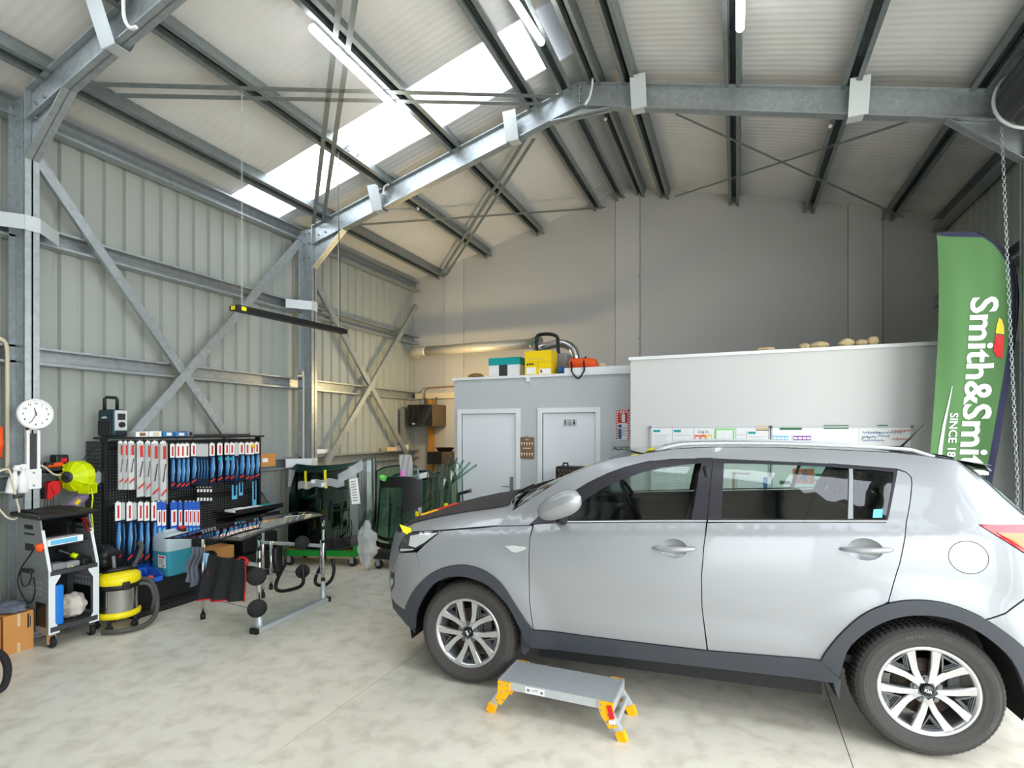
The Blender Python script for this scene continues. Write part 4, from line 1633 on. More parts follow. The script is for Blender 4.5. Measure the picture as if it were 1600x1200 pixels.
# ---- yellow air hose loops
X_ = -5.36
pts = spline([atX(*p, X_) for p in ((-8, 740), (6, 734), (15, 736), (21, 760), (27, 785), (30, 800), (24, 811), (12, 809), (0, 797), (-10, 785))], 6)
t = thing('air_hose', 'pale yellow air hose looped below the spray bottles', 'hose', tuple(atX(20, 812, X_)))
MB().tube(pts, 0.0075, 8).build('hose', 'cream', t)
k_ = atX(27, 776, X_ + 0.005)
MB().cyl(k_ + Vector((0, -0.025, 0)), k_ + Vector((0, 0.03, 0.005)), 0.017, 10).build('hose_coupling', 'darkgrey', t)
pts = spline([atX(*p, -5.5) for p in ((60, 727), (70, 730), (84, 741), (97, 742))], 6)
single('lead_hose', MB().tube(pts, 0.0085, 8), 'cream', 'short pale yellow hose running into the lime reel', 'hose')

# ---- tool tray on the girt
y0, y1 = atX(63, 725, -5.6).y, atX(99, 725, -5.6).y
t = thing('tool_tray', 'black tool tray on the girt right of the column', 'tray', (-5.6, (y0 + y1) / 2, 1.352))
mb = MB().box((-5.70, y0, 1.352), (-5.5, y1, 1.37)).box((-5.51, y0, 1.352), (-5.5, y1, 1.40))
mb.build('tray', 'black', t)
t = thing('cordless_multitool', 'orange and black power tool lying in the tray beside the column', 'tool', (-5.57, y0 + 0.12, 1.37))
p, q = Vector((-5.56, y0 + 0.02, 1.415)), Vector((-5.56, y1 - 0.02, 1.42))
MB().tube([p, p + (q - p) * 0.1, p + (q - p) * 0.5, p + (q - p) * 0.85, q], [0.018, 0.026, 0.022, 0.026, 0.012], 10).build('body', 'orange', t)
MB().obox(p + Vector((0, 0.02, 0.015)), (0.05, 0.06, 0.03), bev=0.008).build('battery', 'black', t)
b0 = Vector((-5.62, (y0 + y1) / 2 + 0.06, 1.37))
t = thing('battery_charger', 'black battery charger with a red face on the tool tray', 'charger', tuple(b0))
MB().box(b0 + Vector((-0.05, -0.045, 0)), b0 + Vector((0.05, 0.055, 0.135)), 0.012).build('body', 'black', t)
MB().obox(b0 + Vector((0.052, 0.015, 0.085)), (0.01, 0.045, 0.04), bev=0.004).build('red_face', 'red', t)
MB().tube(spline([b0 + Vector((0.05, 0.06, 0.05)), b0 + Vector((0.08, 0.09, 0.06)), b0 + Vector((0.09, 0.1, 0.02)), b0 + Vector((0.06, 0.11, 0.0))], 5), 0.007, 6).build('lead', 'black', t)

# ---- red trigger tool with leads
X_ = -5.58
poly = [atX(*p, X_) for p in ((68, 755), (75, 751), (87, 751), (88, 764), (84, 771), (77, 774), (73, 780), (66, 779), (67, 766))]
t = thing('red_tool', 'red plastic tool hanging on the girt with black leads below', 'tool', tuple(poly[7]))
MB().quadbox(poly, (0.07, 0, 0)).build('housing', 'red', t)
mb = MB()
ctr = sum(poly, Vector()) / len(poly)
MB().quadbox([ctr + (p - ctr) * 0.62 + Vector((0.07, 0, 0)) for p in poly[:6]], (0.012, 0, 0)).build('ribbed_cover', 'red', t)
MB().quadbox([poly[8] + Vector((0, -0.012, 0.02)), poly[7] + Vector((0, -0.012, 0)), poly[7], poly[8] + Vector((0, 0, 0.02))], (0.05, 0, 0)).build('mount', 'black', t)
for px, yb in ((68, 800), (72, 800), (77, 799), (81, 800)):
    a = atX(px + 2, 775, X_ + 0.03)
    b = atX(px, yb, X_ + 0.03)
    MB().tube(spline([a, (a + b) / 2 + Vector((0, 0.006, 0)), b], 4), 0.0035, 6).build('lead', 'black', t)

# ---- lime hose reel
c = atX(119, 744, -5.47)
t = thing('hose_reel', 'lime green plastic hose reel mounted on the wall', 'hose reel', (c.x, c.y, c.z - 0.16))
M_ = Matrix.Translation(c) @ Matrix.Rotation(math.radians(22), 4, 'Z') @ Matrix.Scale(0.88, 4)
MB(M_).lathe([(0.0, -0.105), (0.06, -0.105), (0.075, -0.095), (0.152, -0.045), (0.158, -0.03), (0.158, 0.05), (0.152, 0.07), (0.08, 0.11), (0, 0.11)], 14, 'y', smooth=False).build('drum_cover', 'lime', t)
mb = MB(M_)
for k in range(7):
    a = 2 * PI * (k + 0.5) / 7
    e = Vector((math.cos(a), 0, math.sin(a)))
    mb.beam(e * 0.085 + Vector((0, -0.094, 0)), e * 0.15 + Vector((0, -0.048, 0)), 0.008, 0.012, up=(0, 1, 0))
mb.build('rib', 'lime', t, kind='stuff')
hb = MB(M_).lathe([(0.0, -0.125), (0.04, -0.125), (0.056, -0.115), (0.058, -0.09)], 24, 'y').build('hub', 'darkgrey', t)
MB(M_).obox((0, -0.127, 0), (0.05, 0.01, 0.012), ry=0.5).build('hub_grip', 'black', hb)
o_ = MB(M_)
o_.box((0.06, -0.05, -0.175), (0.17, 0.06, -0.16)).box((0.06, -0.05, -0.085), (0.17, 0.06, -0.07)).box((0.06, -0.05, -0.17), (0.17, -0.038, -0.075)).box((0.06, 0.048, -0.17), (0.17, 0.06, -0.075))
o_.build('hose_outlet', 'lime', t)
MB(M_).box((0.058, -0.04, -0.165), (0.10, 0.05, -0.08)).build('outlet_roller', 'black', t)
MB(M_).box((-0.16, -0.05, -0.08), (-0.05, 0.05, 0.08), 0.01).build('wall_bracket', 'darkgrey', t)
e0 = M_ @ Vector((0.15, 0.0, -0.12))
pts = spline([e0, e0 + Vector((0.02, 0.005, -0.08)), e0 + Vector((0.01, 0.0, -0.2)), e0 + Vector((0.015, 0.005, -0.3)), e0 + Vector((0.02, 0.01, -0.40))], 5)
MB().tube(pts, 0.0065, 6).build('hose_end', 'lime', t)
MB().cyl(pts[-1], pts[-1] + Vector((0, 0, -0.05)), 0.011, 8).build('nozzle', 'black', t)

# ---- short galvanised strut and mauve sleeve
a, b = atX(159, 740, -5.52), atX(98, 806, -5.52)
d = (b - a).normalized()
MB().beam(a, b, 0.012, 0.085, up=(0, d.z, -d.y)).build('support_strut', 'galv', wl)
s0, s1 = atX(132, 772, -5.49), atX(104, 800, -5.49)
t = thing('tool_sleeve', 'mauve tubular sleeve with a yellow sticker hung along the strut under the reel', 'sleeve', tuple(s1))
MB().tube([s0, s0 + (s1 - s0) * 0.05, s1], [0.04, 0.05, 0.05], 14).build('tube', 'mauve', t)
m_ = (s0 + s1) / 2 + Vector((0.048, -0.01, 0.012))
MB().obox(m_, (0.008, 0.03, 0.05), rx=-0.75).build('sticker', 'yellow', t)
pts = spline([atX(*p, -5.55) for p in ((160, 691), (146, 702), (135, 712), (129, 720))], 5)
single('power_lead', MB().tube(pts, 0.004, 6), 'black', 'thin black power lead running down from the radio to the hose reel', 'cable')

# ---- site radio
rb = Vector((-5.48, 3.215, 1.662))
t = thing('site_radio', 'dark teal jobsite radio with a carry handle on top of the wiper display', 'radio', tuple(rb))
MB().box(rb + Vector((-0.12, -0.065, 0)), rb + Vector((0.115, 0.075, 0.26)), 0.03).build('body', 'tealdark', t)
MB().box(rb + Vector((-0.10, -0.072, 0.02)), rb + Vector((0.09, -0.06, 0.15)), 0.012).build('speaker_grille', 'black', t)
fp = MB().box(rb + Vector((0.11, -0.05, 0.06)), rb + Vector((0.126, 0.06, 0.25)), 0.008).build('front_panel', 'lightgrey', t)
MB().box(rb + Vector((0.12, -0.03, 0.16)), rb + Vector((0.130, 0.04, 0.22)), 0.004).build('display', 'blackgloss', fp)
MB().cyl(rb + Vector((0.12, 0.005, 0.115)), rb + Vector((0.145, 0.005, 0.115)), 0.026, 20).build('dial', 'black', fp)
MB().box(rb + Vector((0.112, -0.05, 0.015)), rb + Vector((0.124, 0.06, 0.045)), 0.006).build('button_bar', 'black', fp)
hp = [rb + Vector((-0.03, -0.05, 0.25)), rb + Vector((-0.03, -0.05, 0.36)), rb + Vector((-0.03, -0.035, 0.375)), rb + Vector((-0.03, 0.05, 0.375)), rb + Vector((-0.03, 0.06, 0.36)), rb + Vector((-0.03, 0.06, 0.25))]
MB().tube(hp, 0.015, 8).build('carry_handle', 'black', t)
lettering('makita', 0.03, Matrix.Translation(rb + Vector((-0.0, -0.0715, 0.185))) @ Matrix.Rotation(PI / 2, 4, 'X'), 'text_white', t, bold=0.0006)

# ---- wiper display stand
SY0, SY1, SX = 3.15, 4.90, -5.50
stand = thing('display_stand', 'black perforated display stand loaded with wiper packs along the left wall', 'display stand', (-5.4, 4.0, 0))
MB().box((SX - 0.02, SY0, 0.34), (SX, SY1, 1.62)).build('pegboard', 'black', stand)
mb = MB()
n_y, n_z = 62, 44
for i in range(n_y):
    for j in range(n_z):
        y, z = SY0 + 0.03 + (SY1 - SY0 - 0.06) * i / (n_y - 1), 0.38 + 1.2 * j / (n_z - 1)
        mb.add([(SX + 0.001, y - 0.004, z - 0.005), (SX + 0.001, y + 0.004, z - 0.005), (SX + 0.001, y + 0.004, z + 0.005), (SX + 0.001, y - 0.004, z + 0.005)], [(0, 1, 2, 3)])
mb.build('peg_holes', 'midgrey', stand, kind='stuff')
for y in (SY0 - 0.012, SY1):
    MB().box((SX - 0.04, y, 0.0), (SX + 0.03, y + 0.03, 1.64)).build('upright', 'black', stand)
MB().box((-5.74, SY0 - 0.014, 0.0), (SX - 0.02, SY0 - 0.002, 1.62)).build('end_panel', 'darkgrey', stand)
mb = MB()
for i in range(8):
    for j in range(40):
        x, z = -5.72 + 0.2 * i / 7, 0.1 + 1.48 * j / 39
        mb.box((x - 0.004, SY0 - 0.0155, z - 0.006), (x + 0.004, SY0 - 0.013, z + 0.006))
mb.build('end_holes', 'midgrey', stand, kind='stuff')
MB().box((-5.62, SY0 - 0.02, 1.64), (-5.38, SY1, 1.66)).build('top_shelf', 'black', stand)
MB().box((-5.62, SY0, 0.0), (-5.14, SY1 + 0.06, 0.30), 0.01).build('base_plinth', 'black', stand)
MB().box((-5.13, SY0, 0.0), (-5.05, 3.80, 0.055)).box((-5.13, SY0, 0.055), (-5.11, 3.80, 0.075)).build('kick_rail', 'blackrub', stand)
for z, x1, y_a in ((0.80, -5.12, 4.28), (0.70, -5.18, 4.32)):
    mb = MB().box((SX, y_a, z - 0.012), (x1, SY1 + 0.05, z)).box((x1 - 0.01, y_a, z), (x1, SY1 + 0.05, z + 0.035))
    mb.quadbox([(SX, SY1 + 0.04, z - 0.13), (x1, SY1 + 0.04, z - 0.012), (SX, SY1 + 0.04, z - 0.012)], (0, 0.01, 0))
    mb.build('shelf', 'black', stand)
for z in (1.56, 0.98):
    MB().box((SX, SY0 + 0.02, z - 0.02), (SX + 0.022, SY1 - 0.02, z + 0.02)).build('hook_rail', 'black', stand)
PKX = -5.36
n_pack = [0]


def pack(name, px, ytop, ybot, wpx, style, label, group, X=PKX, depth=0.05):
    """A hanging retail pack facing +X at image column px."""
    c, b = atX(px, ytop, X), atX(px, ybot, X)
    e0, e1 = atX(px - wpx / 2, ytop, X), atX(px + wpx / 2, ytop, X)
    w = abs(e1.y - e0.y)
    H_ = c.z - b.z
    y, z1, z0 = c.y, c.z, b.z
    mb = MB()
    mats = {'clear': ['plastic_clear', 'paper', 'text_red', 'darkgrey'], 'blue': ['packblue', 'paper', 'text_red', 'packlight', 'packnavy'], 'navy': ['packnavy', 'lightgrey', 'text_red', 'packblue', 'packnavy'], 'strip': ['skyblue', 'packnavy', 'white'], 'small': ['black', 'white', 'darkgrey'], 'card': ['bluebin', 'paper', 'text_red', 'skyblue']}[style]

    def B(i, u0, u1, v0, v1, x0=0.0, x1=0.01):
        mb.cur = i
        mb.box((X + x0, y - w / 2 + w * u0, z0 + H_ * v0), (X + x1, y - w / 2 + w * u1, z0 + H_ * v1))
    if style == 'clear':
        B(1, 0.08, 0.92, 0.0, 1.0, -0.004, 0.0)
        B(0, 0, 1, 0, 0.97, 0.0, 0.018)
        B(2, 0.35, 0.72, 0.72, 0.93, 0.018, 0.0195)
        mb.cur = 3
        mb.quadbox([(X + 0.0185, y - w * 0.25, z0 + H_ * 0.36), (X + 0.0185, y - w * 0.1, z0 + H_ * 0.36), (X + 0.0185, y + w * 0.25, z0 + H_ * 0.64), (X + 0.0185, y + w * 0.12, z0 + H_ * 0.64)], (0.0015, 0, 0))
        mb.cur = 2
        mb.quadbox([(X + 0.0185, y - w * 0.42, z0 + H_ * 0.13), (X + 0.0185, y + w * 0.42, z0 + H_ * 0.22), (X + 0.0185, y + w * 0.42, z0 + H_ * 0.26), (X + 0.0185, y - w * 0.42, z0 + H_ * 0.17)], (0.0015, 0, 0))
    elif style in ('blue', 'navy'):
        B(4, 0, 1, 0, 0.70, 0, 0.012)
        B(1, 0.0, 1, 0.70, 1.0, 0, 0.006)
        if style == 'blue':
            B(2, 0.35, 0.70, 0.74, 0.95, 0.006, 0.0075)
            # bulged blister with a pale streak
            mb.cur = 0
            mb.tube([(X + 0.012, y - w * 0.10, z0 + H_ * 0.16), (X + 0.016, y - w * 0.08, z0 + H_ * 0.36), (X + 0.016, y + w * 0.06, z0 + H_ * 0.60), (X + 0.012, y + w * 0.12, z0 + H_ * 0.67)], [w * 0.26, w * 0.34, w * 0.30, w * 0.18], 8)
            mb.cur = 3
            mb.tube([(X + 0.012 + w * 0.3, y - w * 0.12, z0 + H_ * 0.20), (X + 0.014 + w * 0.3, y + w * 0.12, z0 + H_ * 0.40), (X + 0.012 + w * 0.28, y - w * 0.02, z0 + H_ * 0.62)], [w * 0.07, w * 0.12, w * 0.06], 6)
            mb.cur = 2
            mb.quadbox([(X + 0.0125, y - w * 0.45, z0 + H_ * 0.05), (X + 0.0125, y + w * 0.45, z0 + H_ * 0.11), (X + 0.0125, y + w * 0.45, z0 + H_ * 0.15), (X + 0.0125, y - w * 0.45, z0 + H_ * 0.09)], (0.0015, 0, 0))
        else:
            mb.cur = 3
            mb.tube([(X + 0.012, y - w * 0.1, z0 + H_ * 0.15), (X + 0.018, y + w * 0.1, z0 + H_ * 0.40), (X + 0.012, y, z0 + H_ * 0.62)], [w * 0.12, w * 0.2, w * 0.1], 6)
    elif style == 'strip':
        B(0, 0, 1, 0, 1, 0, 0.006)
        B(1, 0.3, 0.7, 0.25, 1.0, 0.006, 0.012)
    elif style == 'small':
        B(0, 0, 1, 0, 1, 0, 0.015)
        B(1, 0.15, 0.85, 0.72, 0.9, 0.015, 0.017)
        B(1, 0.15, 0.85, 0.15, 0.35, 0.015, 0.017)
    elif style == 'card':
        B(0, 0, 1, 0, 1, 0, 0.008)
        B(1, 0.06, 0.94, 0.36, 0.78, 0.008, 0.010)
        B(2, 0.36, 0.7, 0.45, 0.74, 0.010, 0.0115)
        B(3, 0.2, 0.8, 0.03, 0.3, 0.008, 0.016)
    # hang hole tab and peg hook behind it
    mb.cur = 1
    mb.box((X + 0.0, y - w * 0.2, z1), (X + 0.004, y + w * 0.2, z1 + 0.012))
    o = mb.build(name, mats)
    recenter(o)
    tag(o, label, 'wiper pack' if style != 'small' else 'pack', group)
    hk = MB().tube([(SX + 0.005, y, z1 + 0.008), (X + 0.03, y, z1 + 0.008), (X + 0.034, y, z1 + 0.018)], 0.0028, 6)
    hk.build('hook', 'hookline', stand)
    return o


ORD = ['first', 'second', 'third', 'fourth', 'fifth', 'sixth', 'seventh', 'eighth', 'ninth', 'tenth', 'eleventh', 'twelfth', 'thirteenth', 'fourteenth', 'fifteenth', 'sixteenth', 'seventeenth', 'eighteenth', 'nineteenth', 'twentieth']
G1 = 'long clear wiper packs in the upper row'
for i, (px, yb, w, lab) in enumerate(((188, 765, 8, 'empty-looking clear long pack at the left end of the upper display row'), (196, 765, 7, 'second clear long pack from the left in the upper display row'), (205, 765, 10, 'clear long wiper pack with a white backing card, third from left'), (219, 776, 12, 'clear long wiper pack with a broad white card, fourth from left'), (231, 776, 9, 'clear long wiper pack just left of the taller white pair'), (242, 786, 12, 'tall white wiper pack, left one of the tallest pair'), (255, 788, 11, 'tall white wiper pack beside the first blue packs'))):
    pack('wiper_pack', px, 690, yb, w, 'clear', lab, G1)
G2 = 'blue wiper packs in the upper row'
ups = [(269, 764, 7), (278, 765, 7), (285, 765, 7), (292, 764, 7), (302, 758, 8), (331, 757, 8), (343, 754, 8), (354, 752, 7), (362, 752, 7), (377, 750, 8), (386, 752, 7), (393, 752, 7), (401, 748, 7)]
for i, (px, yb, w) in enumerate(ups):
    pack('wiper_pack', px, 694 - i * 0.2, yb, w, 'blue', 'blue wiper pack with white header, %s from the left among blue ones on top' % ORD[i], G2)
for i, px in enumerate((309, 313.5, 318, 322.5)):
    pack('wiper_pack', px, 694, 758, 4.6, 'navy', 'narrow dark navy wiper pack, %s of four in the middle of the top row' % ORD[i], 'navy wiper packs in the middle')
pack('wiper_pack', 369, 692, 758, 7, 'navy', 'wide dark navy wiper pack near the right end of the top row', 'navy wiper packs in the middle')
for i, px in enumerate((308, 313, 318, 323, 328)):
    pack('fitting_pack', px, 762, 786, 4.4, 'small', 'small black fitting pack with white squares, %s of five below the navy packs' % ORD[i], 'small black fitting packs')
for i, (px, a, b, w) in enumerate(((366, 757, 780, 8), (376, 754, 774, 6), (397, 752, 790, 6))):
    pack('blade_strip', px, a, b, w, 'strip', ['broad pale blue blade strip hanging at the lower right of the display', 'short blue blade strip hanging second from the right end', 'long light blue blade strip at the right edge of the display'][i], 'blue blade strips at the right', X=-5.40)
G3 = 'blue wiper packs in the lower left row'
for i, (px, w) in enumerate(((184, 9), (202, 9), (219, 8), (229, 8), (240, 8))):
    pack('wiper_pack', px, 785, 880, w, 'blue', 'long blue wiper pack, %s from the left in the lower row above the vacuum' % ORD[i], G3, X=-5.30)
for i, px in enumerate((192, 210)):
    pack('wiper_pack', px, 786, 872, 6, 'navy', ['dark pack between the two leftmost blue packs of the lower row', 'dark pack left of the middle blue pack of the lower row'][i], 'dark packs in the lower row', X=-5.32)
for i, (px, w) in enumerate(((248, 7), (255.5, 7), (271, 10), (281, 6), (290, 6.5), (296.5, 6), (302.5, 6), (308.5, 6))):
    pack('wiper_card', px, 784, 842, w, 'card', 'bright blue card pack, %s from the left above the blue fluid container' % ORD[i], 'bright blue card packs', X=-5.30)

# cartons on top of the stand
for i, (px0, px1, h, m) in enumerate(((208, 228, 0.05, 'paper'), (229, 249, 0.055, 'paper'), (251, 268, 0.05, 'packblue'), (270, 288, 0.045, 'packblue'), (289, 299, 0.055, 'mauve'))):
    a, b = atX(px0, 682, -5.42), atX(px1, 682, -5.42)
    t = thing('small_carton', ['white carton on top of the display stand beside the radio', 'white carton in the middle of the row on top of the display stand', 'blue and white carton on top of the display stand', 'blue carton on top of the display stand right of the others', 'mauve crumpled carton at the right end of the boxes atop the stand'][i], 'carton', (-5.45, (a.y + b.y) / 2, 1.66), 0, 'cartons on top of the stand')
    MB().box((-5.52, a.y, 1.66), (-5.38, b.y - 0.004, 1.66 + h), 0.003).build('carton', m, t)
    MB().box((-5.379, a.y + (b.y - a.y) * 0.3, 1.668), (-5.377, b.y - (b.y - a.y) * 0.25, 1.66 + h * 0.8)).build('print', ['brownboard', 'cream', 'white', 'white', 'packnavy'][i], t)
rr_ = random.Random(4)
for i in range(4):
    y = 4.1 + 0.19 * i
    single('wiper_sleeve', MB().obox((-5.45 + 0.03 * (i % 2), y + 0.05, 1.672 + 0.0), (0.05, 0.42, 0.02), rz=0.05 * (i - 1.5), bev=0.003), 'darkgrey', 'dark flat wiper sleeve lying on the stand top, %s from the radio' % ORD[i], 'wiper sleeve', 'dark sleeves on the stand top') if i in (0, 2) else None

# papers on the side shelves
for i, (y, x, w, l, m, z) in enumerate(((4.40, -5.25, 0.16, 0.20, 'paper', 0.80), (4.62, -5.24, 0.18, 0.22, 'paper', 0.80), (4.83, -5.25, 0.16, 0.18, 'teal', 0.80))):
    single('paper_stack', MB().obox((x, y, z + 0.012), (w, l, 0.022), rz=0.1 * (i - 1), bev=0.003), m, ['pile of white papers on the upper side shelf of the stand, nearest the blue packs', 'pile of white papers in the middle of the upper side shelf', 'teal leaflet pile at the far end of the side shelf'][i], 'papers')
single('pink_box', MB().box((-5.2, 4.30, 0.80), (-5.14, 4.40, 0.85), 0.003), 'paper', 'little white box at the near end of the side shelf', 'box')

# ---- blue fluid container
b = Vector((-5.19, 3.60, 0.302))
t = thing('fluid_container', 'translucent jerry can half full of blue fluid with a red cap on the plinth', 'jerry can', tuple(b))


def can_loop(s, z):
    pts = []
    for k in range(32):
        a = 2 * PI * k / 32
        ca, sa = math.cos(a), math.sin(a)
        e = 0.42
        pts.append(b + Vector((0.13 * s * math.copysign(abs(ca) ** e, ca), 0.14 * s * math.copysign(abs(sa) ** e, sa), z)))
    return pts


def can_part(prof):
    mb = MB()
    vs = [q for s, z in prof for q in can_loop(s, z)]
    fs = [(i * 32 + k, i * 32 + (k + 1) % 32, (i + 1) * 32 + (k + 1) % 32, (i + 1) * 32 + k) for i in range(len(prof) - 1) for k in range(32)]
    return mb.add(vs, fs, True)


can_part([(0.0, 0.0), (0.90, 0.0), (0.98, 0.012), (1.0, 0.035), (1.0, 0.245)]).build('fluid_body', 'fluid', t)
can_part([(1.0, 0.245), (1.0, 0.345), (0.97, 0.375), (0.88, 0.398), (0.70, 0.41), (0.60, 0.418), (0.0, 0.42)]).build('upper_body', 'jerry', t)
MB().box(b + Vector((-0.02, -0.10, 0.415)), b + Vector((0.02, 0.03, 0.44)), 0.01).build('handle', 'jerry', t)
MB().cyl(b + Vector((0.06, 0.06, 0.41)), b + Vector((0.06, 0.06, 0.435)), 0.038, 20).build('neck_ring', 'black', t)
MB().cyl(b + Vector((0.06, 0.06, 0.435)), b + Vector((0.06, 0.06, 0.46)), 0.034, 20).build('cap', 'red', t)
lb = MB().box(b + Vector((0.0, -0.1425, 0.09)), b + Vector((0.105, -0.1400, 0.21))).build('label', 'paper', t)
mb = MB().box(b + Vector((0.01, -0.1435, 0.185)), b + Vector((0.095, -0.1424, 0.20))).box(b + Vector((0.06, -0.1435, 0.10)), b + Vector((0.095, -0.1424, 0.11)))
mb.build('label_band', 'text_red', lb)
for k in range(4):
    MB().box(b + Vector((0.012, -0.1432, 0.12 + 0.015 * k)), b + Vector((0.085 - 0.01 * (k % 2), -0.1424, 0.126 + 0.015 * k))).build('print_line', 'midgrey', lb)

# ---- blue storage bins
for i, (x, y, m, lab) in enumerate(((-5.12, 3.30, 'bluebin', 'light blue open storage bin with an orange part, beside the vacuum'), (-5.27, 3.42, 'blue', 'dark blue open storage bin next to the fluid container'))):
    z = 0.302
    t = thing('storage_bin', lab, 'bin', (x, y, z))
    w, l, h = 0.085, 0.12, 0.11
    mb = MB()
    mb.box((x - l, y - w, z), (x + l, y + w, z + 0.006)).box((x - l, y - w, z), (x - l + 0.006, y + w, z + h))
    for s in (-1, 1):
        mb.quadbox([(x - l, y + s * w, z), (x + l, y + s * w, z), (x + l, y + s * w, z + 0.05), (x + 0.02, y + s * w, z + h), (x - l, y + s * w, z + h)], (0, -s * 0.006, 0))
    mb.box((x + l - 0.006, y - w, z), (x + l, y + w, z + 0.05))
    mb.build('bin', m, t)
single('orange_part', MB().blob((-5.08, 3.31, 0.335), (0.035, 0.03, 0.025), 2, 0.06, 5), 'orange', 'small orange plastic part in the light blue bin', 'part')
single('glue_bottle', MB().lathe([(0, 0), (0.018, 0), (0.016, 0.05), (0.008, 0.07), (0, 0.07)], 14, 'z', (-5.16, 3.26, 0.309)), 'white', 'small white glue bottle standing in the light blue bin', 'bottle')

# ---- wet and dry vacuum
v = Vector((-5.03, 3.0, 0))
vac = thing('vacuum_cleaner', 'yellow and steel drum vacuum cleaner standing beside the workshop trolley', 'vacuum', tuple(v))
MB().lathe([(0, 0.095), (0.145, 0.095), (0.165, 0.105), (0.168, 0.14), (0.150, 0.155), (0, 0.155)], 36, 'z', v).build('base_ring', 'vacyellow', vac)
mb = MB()
for k in range(5):
    a = 2 * PI * k / 5 + 0.3
    e = Vector((math.cos(a), math.sin(a), 0)) * 0.155
    mb = MB().tube([v + e + Vector((0, 0, 0.10)), v + e + Vector((0, 0, 0.055))], 0.015, 8)
    mb.lathe([(0, -0.014), (0.026, -0.014), (0.028, 0), (0.026, 0.014), (0, 0.014)], 14, 'x', v + e + Vector((0, 0, 0.028)))
    mb.build('castor', 'blackrub', vac)
MB().lathe([(0.150, 0.15), (0.152, 0.16), (0.152, 0.34), (0.155, 0.35)], 40, 'z', v).build('steel_drum', 'stainless', vac)
MB().lathe([(0.155, 0.345), (0.165, 0.35), (0.165, 0.385), (0.16, 0.39)], 36, 'z', v).build('black_collar', 'black', vac)
MB().lathe([(0.160, 0.388), (0.168, 0.40), (0.162, 0.455), (0.12, 0.485), (0, 0.49)], 36, 'z', v).build('head', 'vacyellow', vac)
MB().tube([v + Vector((-0.02, -0.11, 0.485)), v + Vector((0.02, -0.09, 0.505)), v + Vector((0.06, 0.06, 0.505)), v + Vector((0.05, 0.10, 0.48))], 0.018, 8).build('carry_grip', 'black', vac)
for a in (-0.2, 1.6):
    e = Vector((math.cos(a), math.sin(a), 0))
    MB().obox(v + e * 0.168 + Vector((0, 0, 0.38)), (0.03, 0.055, 0.07), rz=a, bev=0.008).build('latch', 'black', vac)
hp = spline([v + Vector((0.06, 0.15, 0.38)), v + Vector((0.12, 0.20, 0.36)), v + Vector((0.18, 0.22, 0.22)), v + Vector((0.23, 0.17, 0.07)), v + Vector((0.28, 0.04, 0.03)), v + Vector((0.24, -0.12, 0.03)), v + Vector((0.12, -0.20, 0.03))], 14)
MB().tube(hp, [0.022 if k % 2 else 0.0195 for k in range(len(hp))], 10).build('suction_hose', 'hosegrey', vac)
hp = spline([v + Vector((0.12, 0.10, 0.36)), v + Vector((0.16, 0.16, 0.34)), v + Vector((0.19, 0.19, 0.24)), v + Vector((0.17, 0.19, 0.12)), v + Vector((0.14, 0.22, 0.08))], 12)
MB().tube(hp, [0.018 if k % 2 else 0.016 for k in range(len(hp))], 10).build('suction_hose', 'hosegrey', vac)
MB().tube(spline([v + Vector((0.02, 0.10, 0.48)), v + Vector((0.05, 0.14, 0.58)), v + Vector((0.03, 0.18, 0.66)), v + Vector((-0.02, 0.19, 0.69))], 6), [0.02] * 13 + [0.024] * 6, 10).build('suction_wand', 'hosegrey', vac)
MB().tube([v + Vector((0.0, -0.03, 0.48)), v + Vector((-0.02, -0.03, 0.62))], 0.014, 8).build('wand_clip', 'midgrey', vac)
single('black_tool_bag', MB().blob((-5.22, 2.98, 0.60), (0.11, 0.13, 0.10), 3, 0.10, 11, 2.0), 'black', 'black crumpled tool bag piled on the vacuum cleaner head', 'bag')

# ---- workshop trolley
tx0, tx1, ty0, ty1 = -5.41, -4.98, 2.455, 2.815
tr = thing('workshop_trolley', 'grey and white equipment trolley on castors with a black lid at the left', 'trolley', ((tx0 + tx1) / 2, (ty0 + ty1) / 2, 0))
side = [(tx0, 0.115), (tx1, 0.115), (tx1, 0.61), (tx1 - 0.10, 0.93), (tx1 - 0.12, 1.02), (tx0, 1.02)]
for k, y in enumerate((ty0, ty1 - 0.012)):
    sp_ = MB().prism(side, 0.012, 'xz', y).build('side_panel', 'trolleygrey', tr)
    yy = y - 0.0015 if k == 0 else y - 0.0015
    for (xa, za, xb, zb) in ((0.10, 0.93, 0.22, 0.965), (0.10, 0.885, 0.24, 0.90), (0.11, 0.76, 0.23, 0.815), (0.26, 0.17, 0.40, 0.36) if k == 0 else (0.10, 0.20, 0.34, 0.40)):
        MB().box((tx0 + xa, yy, za), (tx0 + xb, yy + 0.001, zb)).build('cutout', 'black', sp_)
    mb = MB()
    for i in range(5):
        for j in range(3):
            mb.box((tx0 + 0.14 + 0.045 * i, yy, 0.42 + 0.045 * j), (tx0 + 0.147 + 0.045 * i, yy + 0.001, 0.43 + 0.045 * j))
    mb.build('punched_hole', 'trolleywhite', sp_, kind='stuff')
